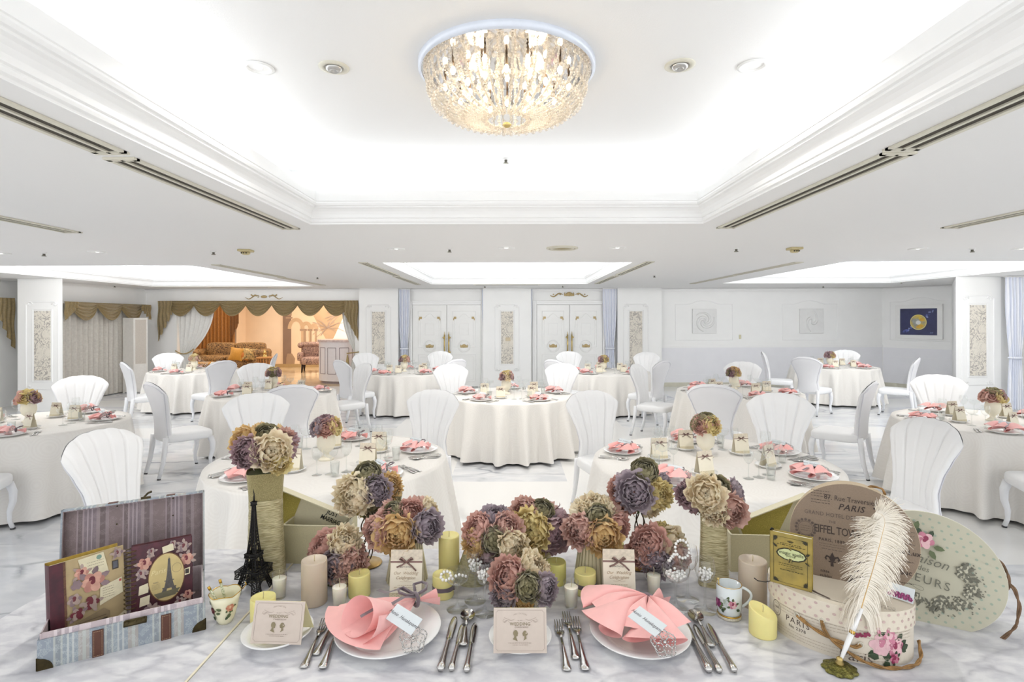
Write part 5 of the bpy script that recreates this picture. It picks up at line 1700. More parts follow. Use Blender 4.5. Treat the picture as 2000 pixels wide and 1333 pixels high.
b.inputs['Roughness'].default_value = .42; b.inputs['Metallic'].default_value = .45
tc = nt.nodes.new('ShaderNodeTexCoord'); mp = nt.nodes.new('ShaderNodeMapping'); mp.inputs['Scale'].default_value = (22, 22, 330)
n_ = nt.nodes.new('ShaderNodeTexNoise'); n_.inputs['Scale'].default_value = 1.6; n_.inputs['Detail'].default_value = 5; n_.inputs['Distortion'].default_value = .6
r = nt.nodes.new('ShaderNodeValToRGB'); r.color_ramp.elements[0].color = (*hexc('8F835A'), 1); r.color_ramp.elements[1].color = (*hexc('D3C9A2'), 1); r.color_ramp.elements[0].position = .35; r.color_ramp.elements[1].position = .65
bp = nt.nodes.new('ShaderNodeBump'); bp.inputs['Strength'].default_value = .8; bp.inputs['Distance'].default_value = .002
nt.links.new(tc.outputs['Object'], mp.inputs[0]); nt.links.new(mp.outputs[0], n_.inputs[0]); nt.links.new(n_.outputs[0], r.inputs[0]); nt.links.new(r.outputs[0], b.inputs['Base Color'])
nt.links.new(n_.outputs[0], bp.inputs['Height']); nt.links.new(bp.outputs[0], b.inputs['Normal'])
GLIT = mat('glitter_gold', hexc('CFC291'), .4, .55, var=.5, scale=700, col2=hexc('8C8050'), bump=.8, bscale=900)
GLITY = mat('glitter_yellow', hexc('DCCD72'), .5, .25, var=.4, scale=600, col2=hexc('B5A349'), bump=.8, bscale=800)
PALEG = mat('card_pale_gold', hexc('CFC7A2'), .5, .15, var=.10, scale=260)
PALE2 = mat('card_cream_gold', hexc('D8D1B4'), .5, .1, var=.06, scale=260)
def tall_vase(px, py, W0, Wm, Wt, H, rz, lab):
    base = Bp(px, py)
    t = thing('flower_arrangement', lab, 'flowers', base)
    def w_(v): return Wm + (W0 - Wm) * max(0, 1 - v / .72) ** 1.6 + (Wt - Wm) * max(0, (v - .72) / .28) ** 1.5
    q = MB()
    def fn(u, v):
        a = u * 2 * pi; e = .38
        def sg_(t_): return (abs(t_) ** e) * (1 if t_ >= 0 else -1)
        k = w_(v) / 2
        x, y = sg_(cos(a)) * k, sg_(sin(a)) * k
        wob = 1 + .012 * sin(v * 60 + a * 3) * (v < .74)
        x, y = x * wob, y * wob
        return (x * cos(rz) - y * sin(rz), x * sin(rz) + y * cos(rz), v * H)
    def sub(a, b_, name, m, nv):
        q = MB(); q.grid(lambda u, v: fn(u, a + (b_ - a) * v), 48, nv, closeu=True); q.build(name, m, t)
    sub(0, .74, 'vase_body', GF, 30); sub(.742, 1.0, 'glitter_collar', GLIT, 10)
    q = MB(); q.grid(lambda u, v: tuple(Vector(fn(u, .97)) * (1 - v) + Vector((0, 0, .95 * H)) * v), 48, 1, closeu=True); q.build('foam', LEAFG, t)
    return t, base
Y0 = Bp(522, 1120).y
t, base = tall_vase(520, 1119, .118, .100, .114, .335, R(22), 'tall gold crinkled vase topped with peonies beside the black tower')
heads(t, base, [(530, 880, Y0 - .05, 33, 'cream'), (487, 884, Y0 - .06, 29, 'mauve'), (478, 862, Y0 - .02, 28, 'gold'), (519, 852, Y0, 24, 'olive'), (553, 862, Y0 + .01, 22, 'dusty'), (545, 905, Y0 - .04, 20, 'butter'), (497, 850, Y0 + .04, 22, 'gold')])
Y0 = Bp(1395, 1137).y
t, base = tall_vase(1394, 1137, .092, .078, .088, .265, R(-20), 'shorter gold crinkled vase of peonies behind the rose mug')
heads(t, base, [(1380, 965, Y0 - .05, 33, 'cream'), (1394, 998, Y0 - .05, 24, 'cream'), (1427, 997, Y0 - .04, 29, 'dusty'), (1396, 955, Y0 + .0, 26, 'olive'), (1346, 965, Y0 + .01, 24, 'mauve'), (1436, 963, Y0 + .04, 22, 'purple'), (1415, 955, Y0 + .05, 22, 'dusty')], seed=3)
# wire stands
WIRE = mat('wire_bronze', hexc('4A3B28'), .4, .6, var=.3, scale=30); DISC = mat('disc_gold', hexc('B3945A'), .35, .7, var=.15, scale=12)
def wire_stand(px, py, topz, lab, hs, seed):
    base = Bp(px, py)
    t = thing('flower_arrangement', lab, 'flowers', base)
    q = MB(); q.lathe([(0, 0), (.045, 0), (.05, .003), (.048, .006), (0, .007)], 32); q.build('base_disc', DISC, t)
    for k in range(4):
        q = MB()
        pts = []
        for j in range(40):
            u = j / 39
            rr = .004 + .015 * abs(sin(u * 2.5 * pi)) ; a = k * pi / 2 + u * 3.2
            pts.append((rr * cos(a), rr * sin(a), .006 + u * topz))
        q.tube(pts, .0021, 6); q.build('wire_stem', WIRE, t)
    q = MB()
    for k in range(3): q.tube([(.012 * cos(k * 2), .012 * sin(k * 2), topz * .8), (0, 0, topz + .04)], .0035, 5)
    for k in range(4): q.grid(lambda u, v: (.02 * cos(k * 1.7) * v + .012 * (u - .5), .02 * sin(k * 1.7) * v, topz * (.97 - .16 * v)), 2, 3)
    q.build('green_stem', LEAFG, t)
    heads(t, base, hs, seed=seed)
Y0 = Bp(717, 1102).y
wire_stand(717, 1102, .20, 'peony ball on a twisted wire stand beside the left gold card box', [(693, 968, Y0 - .05, 36, 'cream'), (718, 926, Y0 - .02, 25, 'olive'), (735, 958, Y0 - .05, 26, 'purple'), (760, 950, Y0 + .0, 23, 'gold'), (733, 990, Y0 - .02, 21, 'olive'), (712, 995, Y0 + .01, 20, 'butter'), (700, 935, Y0 + .03, 20, 'butter')], 1)
Y0 = Bp(1250, 1105).y
wire_stand(1250, 1105, .22, 'peony ball on a twisted wire stand, large grey-purple bloom in front', [(1240, 962, Y0 - .06, 33, 'purple'), (1257, 921, Y0 - .02, 26, 'olive'), (1283, 965, Y0 - .04, 27, 'butter'), (1213, 958, Y0 + .0, 25, 'rose'), (1296, 945, Y0 + .02, 18, 'purple'), (1272, 990, Y0 - .02, 19, 'cream'), (1222, 985, Y0, 20, 'rose')], 5)
# pleated vases
PLEAT = mat('pleat_ivory', hexc('DCD4B4'), .55, var=.05, scale=20); PLIN = mat('pleat_cord', hexc('A39A72'), .6, var=.1)
def pleated(px, py, rb, rt, H, lab, hs, seed):
    base = Bp(px, py)
    t = thing('flower_arrangement', lab, 'flowers', base)
    n = 26
    q = MB(); q.grid(lambda u, v: (((rb + (rt - rb) * v) * (1 + .03 * cos(u * 2 * pi * n))) * cos(u * 2 * pi), ((rb + (rt - rb) * v) * (1 + .03 * cos(u * 2 * pi * n))) * sin(u * 2 * pi), v * H), n * 6, 3, closeu=True); q.build('pleated_vase', PLEAT, t)
    q = MB()
    for k in range(n):
        a = 2 * pi * (k + .5) / n; q.tube([(rb * .985 * cos(a), rb * .985 * sin(a), 0), (rt * .985 * cos(a), rt * .985 * sin(a), H)], .0008, 4)
    q.build('cord_line', PLIN, t)
    heads(t, base, hs, seed=seed)
Y0 = Bp(795, 1133).y
pleated(795, 1131, .064, .044, .125, 'peony ball in a pleated ivory vase behind the menu card, purple bloom at right', [(776, 1043, Y0 - .07, 36, 'gold'), (832, 1028, Y0 - .05, 30, 'purple'), (740, 1038, Y0 - .05, 29, 'dusty'), (770, 1003, Y0 - .02, 23, 'olive'), (802, 1003, Y0 - .02, 24, 'rose'), (835, 997, Y0 + .03, 22, 'cream'), (758, 1018, Y0 - .03, 20, 'rose')], 2)
Y0 = Bp(1158, 1128).y
pleated(1160, 1128, .062, .044, .125, 'peony ball in a pleated ivory vase behind the banded candle, gold bloom in front', [(1178, 1047, Y0 - .07, 33, 'gold'), (1134, 1035, Y0 - .05, 31, 'dusty'), (1168, 1012, Y0 - .05, 26, 'olive'), (1204, 1030, Y0 - .03, 25, 'rose'), (1162, 993, Y0 + .02, 30, 'cream'), (1180, 995, Y0 + .03, 26, 'cream'), (1140, 1005, Y0, 20, 'cream')], 6)
# low bunches
def low(px, py, lab, hs, seed, vase=None):
    base = Bp(px, py)
    t = thing('flower_arrangement', lab, 'flowers', base)
    q = MB()
    if vase == 'pot': q.box((0, 0, .018), (.075, .06, .036), bev=.004); q.build('white_pot', WHITEP, t)
    elif vase == 'cone':
        q.grid(lambda u, v: ((.062 - .03 * v) * cos(u * 2 * pi) * (1 + .02 * sin(v * 110)), (.062 - .03 * v) * sin(u * 2 * pi) * (1 + .02 * sin(v * 110)), v * .085), 28, 40, closeu=True); q.build('twine_cone', mat('twine_sage', hexc('B0AA88'), .7, var=.3, scale=90, stretch=(1, 1, 4)), t)
    elif vase == 'bowl': q.lathe([(.03, 0), (.034, .01), (.06, .035), (.075, .075), (.07, .075), (.05, .03), (0, .02)], 28); q.build('gold_bowl', GF, t)
    else: q.lathe([(.03, 0), (.036, .02), (.03, .045), (0, .05)], 16); q.build('wrapped_stem', LEAFG, t)
    heads(t, base, hs, seed=seed)
Y0 = Bp(655, 1140).y
low(655, 1138, 'low bunch of peonies between the tall beige candle and the wire stand', [(672, 1062, Y0 - .02, 30, 'cream'), (634, 1068, Y0 - .01, 27, 'rose'), (655, 1105, Y0 - .05, 28, 'purple'), (684, 1102, Y0 - .04, 29, 'dusty'), (618, 1080, Y0 + .02, 22, 'rose'), (668, 1125, Y0 - .05, 20, 'dusty')], 4)
Y0 = Bp(1285, 1135).y
low(1285, 1133, 'low bunch of peonies in a white pot behind the pearl coupe', [(1268, 1062, Y0 - .03, 31, 'rose'), (1308, 1068, Y0 - .01, 33, 'cream'), (1283, 1098, Y0 - .05, 28, 'purple'), (1250, 1082, Y0 - .03, 24, 'rose'), (1323, 1090, Y0 - .03, 24, 'dusty'), (1300, 1045, Y0 + .02, 22, 'butter')], 8, 'pot')
Y0 = Bp(945, 1150).y
low(925, 1130, 'large peony mound on a twine cone left of the middle', [(966, 1057, Y0 - .04, 28, 'olive'), (1000, 1068, Y0 - .05, 30, 'cream'), (990, 1032, Y0 - .01, 28, 'dusty'), (935, 1035, Y0 - .01, 28, 'rose'), (930, 1062, Y0 - .02, 25, 'gold'), (968, 1012, Y0 + .03, 26, 'purple'), (955, 1092, Y0 - .03, 26, 'mauve'), (988, 1100, Y0 - .03, 24, 'mauve')], 9, 'cone')
Y0 = Bp(1045, 1120).y
low(1042, 1105, 'high peony ball in a gold bowl, big butter bloom facing us', [(1038, 1035, Y0 - .06, 37, 'butter'), (1080, 1045, Y0 - .03, 33, 'mauve'), (1024, 1004, Y0 + .0, 28, 'dusty'), (1057, 998, Y0 + .0, 23, 'olive'), (1060, 1015, Y0 + .02, 20, 'olive'), (1045, 1068, Y0 - .03, 22, 'butter'), (1075, 1015, Y0 + .05, 20, 'purple')], 10, 'bowl')
Y0 = Bp(1022, 1192).y
low(1022, 1186, 'front peony bunch standing behind the middle wedding card, olive bloom at its heart', [(994, 1128, Y0 - .04, 34, 'rose'), (1040, 1112, Y0 - .0, 31, 'cream'), (1031, 1147, Y0 - .07, 27, 'olive'), (1063, 1150, Y0 - .05, 26, 'purple'), (985, 1163, Y0 - .05, 25, 'purple'), (1020, 1175, Y0 - .04, 20, 'gold'), (975, 1145, Y0, 22, 'rose')], 12)

# ---- candles
WAXB = mat('wax_beige', hexc('C6B7A3'), .42, var=.05, scale=14, sss=.25); WAXY = mat('wax_yellow', hexc('EEE49A'), .42, var=.06, scale=14, sss=.35); WAXW = mat('wax_ivory', hexc('F3EFDD'), .42, var=.04, scale=14, sss=.3)
WAXG = mat('wax_green_yellow', hexc('E2DC88'), .42, var=.08, scale=14, sss=.35); WICKM = mat('wick_cream', hexc('CFC29A'), .7, var=.2); WICKD = mat('wick_dark', hexc('5A5048'), .7, var=.2)
def candle(px, py, r, H, m, lab, slant=0, sdir=0, band=False, wick=.012):
    t = thing('pillar_candle', lab, 'candle', Bp(px, py), group='pillar candles')
    q = MB()
    n = 40
    prof = [(r * .97, 0, 0), (r, .003, 0), (r, H * .5, 0), (r, H - .004, 1), (r * .96, H, 1), (r * .90, H - .001, 1), (r * .5, H - .004, 1), (0, H - .006, 1)]
    vs = []; fs = []
    for j, (rr, z, s_) in enumerate(prof):
        for i in range(n):
            a = 2 * pi * i / n
            rr2 = rr * (1 + .008 * sin(5 * a + j))
            x, y = rr2 * cos(a), rr2 * sin(a)
            vs.append((x, y, z + (slant * (x * cos(sdir) + y * sin(sdir)) / r * s_ if s_ else 0)))
    for j in range(len(prof) - 1):
        for i in range(n):
            k = (i + 1) % n; fs.append((j * n + i, j * n + k, (j + 1) * n + k, (j + 1) * n + i))
    fs.append(tuple(range(n))[::-1])
    q.add(vs, fs, m); q.build('wax', m, t)
    q = MB(); q.tube([(0, 0, H - .008), (.001, 0, H + wick * .5), (.0005, .001, H + wick)], .0011, 5); q.build('wick', WICKM, t)
    if band:
        q = MB()
        for k in range(3): q.lathe([(r + .0006, H * .30 + k * .0055), (r + .0016, H * .30 + k * .0055 + .003), (r + .0006, H * .30 + k * .0055 + .0055)], 36, caps=False, M=Matrix.Rotation(.04 * (k - 1), 4, 'X'))
        q.tube([(r * .9, -.006, H * .33), (r * 1.1, -.012, H * .36), (r * 1.02, .01, H * .38)], .0016, 5); q.build('ribbon_band', RIB, t)
    return t
candle(614, 1177, .0362, .125, WAXB, 'thick beige pillar candle beside the low peony bunch')
candle(1470, 1180, .0385, .128, WAXB, 'thick beige pillar candle between the mug and the hat boxes')
candle(514, 1213, .0325, .066, WAXY, 'pale yellow candle behind the left wedding card')
candle(702, 1163, .0318, .067, WAXY, 'stubby yellow pillar candle between two glass votives')
candle(877, 1128, .0330, .135, WAXY, 'tall yellow pillar candle behind the ribbon-banded one')
candle(865.5, 1164, .0312, .066, WAXY, 'ribbon-banded yellow candle beside the pearl coupe', band=True)
candle(1086, 1138, .0312, .066, WAXG, 'plain greenish yellow candle right of the middle flowers')
candle(1143, 1158, .0325, .065, WAXY, 'ribbon-banded yellow candle in front of the pleated vase', band=True)
candle(1206, 1105, .0215, .075, WAXY, 'small yellow candle peeping over the right menu card')
candle(1490, 1238, .0340, .062, WAXY, 'yellow candle with a slanting top next to the oval hat box', slant=.012, sdir=R(150))
def votive(px, py, lab):
    t = thing('votive_candle', lab, 'candle', Bp(px, py), group='white votives in glass')
    q = MB(); q.lathe([(0, .0002), (.0165, .0004), (.0180, .002), (.0212, .074), (.0206, .0746), (.0202, .0738)], 28, caps=False); q.build('glass_cup', GLASS2, t)
    q = MB(); q.lathe([(.0166, .006), (.0197, .058), (.0194, .0585), (0, .0565)], 28); q.build('wax', WAXW, t)
    q = MB(); q.tube([(0, 0, .056), (.001, 0, .068), (0, 0, .082)], .0009, 5); q.build('wick', WICKM, t)
votive(546, 1168, 'white votive candle in a glass beside the tall gold vase'); votive(663, 1186, 'white votive candle in a glass in front of the stubby yellow candle')
votive(1115.5, 1186, 'white votive candle in a glass right of the front peony bunch'); votive(1277, 1161, 'white votive candle in a glass beside the right menu card')

# ---- black wire tower
t = thing('eiffel_tower_model', 'black wire model tower standing before the tall gold vase', 'tower model', Bp(496, 1152), R(-10))
BLK = mat('wire_black', (.012, .011, .011), .45, .4, var=.2, scale=30)
TH = .285
def tw(z):   # half width at height fraction
    return .038 * math.exp(-2.85 * z) + .0020 * (1 - z)
def lw(z): return tw(z) * (.52 if z < .38 else .5)      # width of each leg
rad = .0011
def corner(sx_, sy_, z): return Vector((sx_ * tw(z), sy_ * tw(z), z * TH))
q = MB()
for a in (-1, 1):
    for b_ in (-1, 1):
        zs = [k / 22 for k in range(0, 21)]
        q.tube([corner(a, b_, z) for z in zs], .0021, 5)
        for (ax_, ay_) in ((1, 0), (0, 1)):
            def inner(z): 
                w_ = tw(z); l_ = lw(z)
                return Vector((a * (w_ - (l_ * ax_ if z < .5 else w_ * ax_ * .92)), b_ * (w_ - (l_ * ay_ if z < .5 else w_ * ay_ * .92)), z * TH))
            zi = [k / 22 for k in range(0, 19)]
            q.tube([inner(z) for z in zi], .0015, 4)
            for k in range(27):
                z0 = k / 30; z1 = (k + 1) / 30
                q.tube([corner(a, b_, z0), inner(z1)], .0008, 4); q.tube([inner(z0), corner(a, b_, z1)], .0008, 4)
q.build('leg_lattice', BLK, t)
def deck(z, ext, hh, name):
    q = MB(); w_ = tw(z) + ext
    for dz in (0, hh):
        q.tube([(w_, w_, z * TH + dz), (-w_, w_, z * TH + dz), (-w_, -w_, z * TH + dz), (w_, -w_, z * TH + dz)], .0018, 5, closed=True)
    n = 13
    for (sx_, sy_) in ((0, -1), (0, 1), (1, 0), (-1, 0)):
        for k in range(n):
            a = -w_ + 2 * w_ * k / n; b2 = a + 2 * w_ / n
            f_ = (lambda s_, z_: (s_, sy_ * w_, z_)) if sx_ == 0 else (lambda s_, z_: (sx_ * w_, s_, z_))
            q.tube([f_(a, z * TH), f_(b2, z * TH + hh)], .0007, 4); q.tube([f_(b2, z * TH), f_(a, z * TH + hh)], .0007, 4)
    q.build(name, BLK, t)
deck(.16, .012, .022, 'first_deck'); deck(.215, .006, .008, 'first_deck_rail'); deck(.36, .004, .010, 'second_deck'); deck(.90, .003, .010, 'top_deck')
for (sx_, sy_) in ((0, -1), (0, 1), (1, 0), (-1, 0)):
    q = MB()
    for off in (0, .007):
        pts = []
        for k in range(17):
            a = pi * k / 16; s_ = -cos(a) * (.024 + off); z = .004 + sin(a) * (.026 + off)
            w_ = tw(z / TH) + .001
            pts.append((s_, sy_ * w_, z) if sx_ == 0 else (sx_ * w_, s_, z))
        q.tube(pts, .0014, 5)
    for k in range(16):
        a = pi * k / 16; a2 = pi * (k + 1) / 16
        p = lambda an, off: ((-cos(an) * (.024 + off)), .004 + sin(an) * (.026 + off))
        (s0, z0), (s1, z1) = p(a, 0), p(a2, .007)
        w0 = tw(z0 / TH)
        q.tube([(s0, sy_ * w0, z0), (s1, sy_ * w0, z1)] if sx_ == 0 else [(sx_ * w0, s0, z0), (sx_ * w0, s1, z1)], .0008, 4)
    q.build('arch', BLK, t)
q = MB(); q.tube([(.003, 0, .9 * TH), (.001, 0, 1.02 * TH), (-.003, .001, 1.07 * TH)], [.002, .0016, .0008], 5); q.tube([(-.003, 0, .9 * TH), (0, 0, 1.0 * TH)], .0012, 5); q.build('spire', BLK, t)
for a in (-1, 1):
    for b_ in (-1, 1):
        q = MB(); q.tube([(a * .054, b_ * .054, .002 + .006 * (1 - cos(c_ * .7))) + () if False else (a * (.039 + .006 * sin(c_ * .7)), b_ * (.039 + .006 * sin(c_ * .7)), .004 + .006 * (1 - cos(c_ * .7))) for c_ in range(9)], .0022, 5); q.build('foot_scroll', BLK, t)

# ---- gold card boxes standing open
def card_box(corner_px, W, D, H, rz, lab, lid, mirror, letter):
    p = Bp(*corner_px)
    t = thing('card_box', lab, 'gift box', p, rz)
    sgn = -1 if mirror else 1
    th = .004
    q = MB()
    for (x0, x1, y0, y1) in ((0, W, 0, th), (0, W, D - th, D), (0, th, th, D - th), (W - th, W, th, D - th)):
        q.box((sgn * (x0 + x1) / 2, (y0 + y1) / 2, H / 2), (x1 - x0, y1 - y0, H))
    q.box((sgn * W / 2, D / 2, .003), (W - .01, D - .01, .006)); q.build('box_body', PALEG, t)
    q = MB()
    for (x0, x1, y0, y1) in ((0, W, -.0012, th + .0012), (0, W, D - th - .0012, D + .0012), (-.0012, th + .0012, th, D - th), (W - th - .0012, W + .0012, th, D - th)):
        q.box((sgn * (x0 + x1) / 2, (y0 + y1) / 2, H), (x1 - x0, y1 - y0, .0025))
    q.build('rim_edge', PALE2, t)
    # the lid leans askew inside, its lining towards us
    lx, lz, lw_, lh, ang, lean = lid
    M4 = Matrix.Translation((sgn * lx, D * .62, lz)) @ Matrix.Rotation(lean, 4, 'X') @ Matrix.Rotation(ang * sgn, 4, 'Y')
    q = MB(); q.box((sgn * lw_ / 2, 0, -lh / 2), (lw_, .003, lh), None, M4); ld = q.build('lid', PALE2, t)
    q = MB()
    q.box((sgn * lw_ / 2, -.02, -.0015), (lw_, .04, .003), None, M4); q.box((sgn * .0015, -.02, -lh / 2), (.003, .04, lh), None, M4); q.box((sgn * (lw_ - .0015), -.02, -lh / 2), (.003, .04, lh), None, M4) if letter else None
    q.build('lid_rim', PALE2, ld)
    q = MB()
    g0, g1 = (.004, lw_ * .30) if letter else (.03, lw_ * .97)
    if letter: q.box((sgn * (g0 + g1) / 2, -.0022, -lh / 2), (g1 - g0, .0008, lh - .006), None, M4)
    else: q.add([M4 @ Vector(v) for v in ((sgn * g0, -.0022, -.004), (sgn * g1, -.0022, -.004), (sgn * g1, -.0022, -lh * .75), (sgn * lw_ * .5, -.0022, -lh * .42))], [(0, 1, 2, 3)], None, False)
    q.build('glitter_lining', GLITY, ld)
    if letter:
        pr = Print(.0002, .0)
        pr.text('JUST', lw_ * .74, -lh * .11, .023, BLK, 0, .1, .01, 1.0, .9); pr.text('MARRIAGE', lw_ * .76, -lh * .225, .022, BLK, 0, .1, .008, .9, .85)
        pr.build('wire_lettering', ld, lambda a, b_, c_: M4 @ Vector((a, -.004 - c_, b_)))
    return t
card_box((552, 1101), .205, .15, .128, R(-3), 'open gold card box with black lettering on its raised lid', (-.05, .233, .285, .20, R(20), R(-6)), False, True)
card_box((1583, 1122), .25, .15, .120, R(-4), 'open gold card box with yellow glitter lining, behind the green book', (-.02, .233, .25, .20, R(22), R(-6)), True, False)

# ---- place settings of the display table
def lay(pr_, L, e0, e1, tip, end, lab, group, dz=.0006):
    A = Bp(end[0], end[1], dz); T2 = Bp(tip[0], tip[1], dz)
    d = T2 - A; s_ = d.length / ((e0 + e1) * L)
    u_ = d.normalized()
    o = pr_.put(A + u_ * (e0 * L * s_), atan2(u_.y, u_.x) - pi / 2, lab, group, scale=s_)
    return o
GD = 'cutlery on the display table'
for tip, end, lab, dz in (((636, 1214), (593, 1308), 'outermost fork left of the left big plate', .0006), ((667, 1196), (616, 1283), 'small fork pushed up highest beside the left big plate', .0006), ((670, 1212), (629, 1309), 'fork tucked under the corner of the left pink napkin', .003),
                      ((1090, 1217), (1108, 1314), 'leftmost of the three forks right of the middle wedding card', .0006), ((1105, 1201), (1125, 1291), 'small raised fork in the middle of the three by the right plate', .0006), ((1122, 1211), (1144, 1313), 'fork nearest the right big plate', .0006)):
    lay(forkP, .22, .57, .40, tip, end, lab, 'forks on the display table', dz)
for tip, end, lab in (((889, 1208), (860, 1316), 'long knife nearest the left big plate'), ((905, 1221), (881, 1315), 'second knife right of the left big plate'), ((928, 1220), (911, 1317), 'knife nearest the middle small plate'),
                      ((1332, 1211), (1386, 1318), 'long knife nearest the right big plate'), ((1356, 1223), (1406, 1318), 'middle knife right of the right big plate'), ((1382, 1221), (1435, 1317), 'outermost knife right of the right big plate')):
    lay(knifeP, .235, .52, .48, tip, end, lab, 'knives on the display table')
for tip, end, lab in (((1157, 1181), (1262, 1176), 'dessert knife lying crosswise above the right big plate, farther one'), ((1272, 1181), (1167, 1187), 'dessert piece lying crosswise above the right big plate, handle to the left')):
    lay(knifeP, .235, .52, .48, tip, end, lab, 'knives on the display table')
for tip, end, lab in (((915, 1196), (905, 1264), 'round soup spoon right of the left big plate'), ((1352, 1197), (1391, 1266), 'soup spoon lying over the knives by the right plate')):
    lay(spoonP, .16, .57, .425, tip, end, lab, 'spoons on the display table', .004)
for px, py, s_, lab in ((759, 1240, 1.01, 'big white plate under the left pink napkin'), (1249, 1243, .955, 'big white plate under the right pink napkin')):
    plateP.put(Bp(px, py, .0004), 0, lab, 'big plates on the display table', scale=s_)
for px, py, s_, lab in ((543, 1247, 1.12, 'small white plate under the left wedding card'), (1016, 1256, 1.03, 'small white plate under the middle wedding card')):
    sideP.put(Bp(px, py, .0004), 0, lab, 'small plates on the display table', scale=s_)
# napkins: pink cloth tied near one corner
n1 = make_napkin(31, 1.6, .010, .95, .225, PINKN, detail=96); n1['label'] = 'pink napkin rolled open like a cone, on the left big plate'
n1.location = Bp(812, 1196, .022); n1.rotation_euler = (0, 0, R(36))
def roll(u, v):
    # a cone rolled up one turn and a half, its open mouth towards us
    ph_ = u * 2.75 * pi - 1.15 * pi
    k = 1 - .34 * u
    ax = .030 + .150 * v * (1 - .17 * sin(ph_))
    ry, rz_ = .012 + .060 * v ** .9, .010 + .043 * v ** .9
    a = R(14)
    x, y, z = -ax, ry * k * cos(ph_) + .010 * u * v, .018 + .040 * v + rz_ * k * sin(ph_)
    return (x * cos(a) - y * sin(a), x * sin(a) + y * cos(a), max(.0, z))
q = MB(); q.grid(roll, 84, 14); q.build('rolled_cone', PINKN, n1)
n2 = make_napkin(33, 5.4, .050, 1.12, .182, PINKN, detail=130, full=False); n2['label'] = 'pink napkin ruffled in waves, on the right big plate'
n2.location = Bp(1266, 1198, .020); n2.rotation_euler = (0, 0, R(44))
def card_quad(proto_fn, px4, z4, lab):
    pts = [P(x, y, z) for (x, y), z in zip(px4, z4)]
    c_ = sum(pts, Vector()) / 4
    u_ = (pts[1] - pts[0]); v_ = (pts[1] - pts[2])
    wd = u_.length; hd = v_.length
    u_.normalize(); v_ = (v_ - u_ * v_.dot(u_)); v_.normalize(); n_ = u_.cross(v_)
    o = ncP.put(c_, 0, lab, 'name cards on the display table')
    o.matrix_world = Matrix.Translation(c_) @ Matrix((u_, v_, n_)).transposed().to_4x4() @ Matrix.Diagonal((wd / .085, hd / .04, 1, 1))
    o.rotation_mode = 'XYZ'
    return o
card_quad(None, [(776, 1181), (825, 1212), (797, 1239), (760, 1209)], [.935, .920, .900, .915], 'pale blue name card resting on the left pink napkin')
card_quad(None, [(1246, 1183), (1299, 1221), (1277, 1244), (1236, 1209)], [.945, .932, .920, .932], 'pale blue name card resting on the right pink napkin')
for px, py, z, s_, lab in ((807, 1249, .878, 1.0, 'round rhinestone brooch on the left pink napkin'), (1296, 1257, .895, .95, 'rose-shaped rhinestone brooch on the right pink napkin')):
    brP.put(P(px, py, z), .4, lab, 'brooches on the display table', scale=s_, rot=(.75, .05, .2))

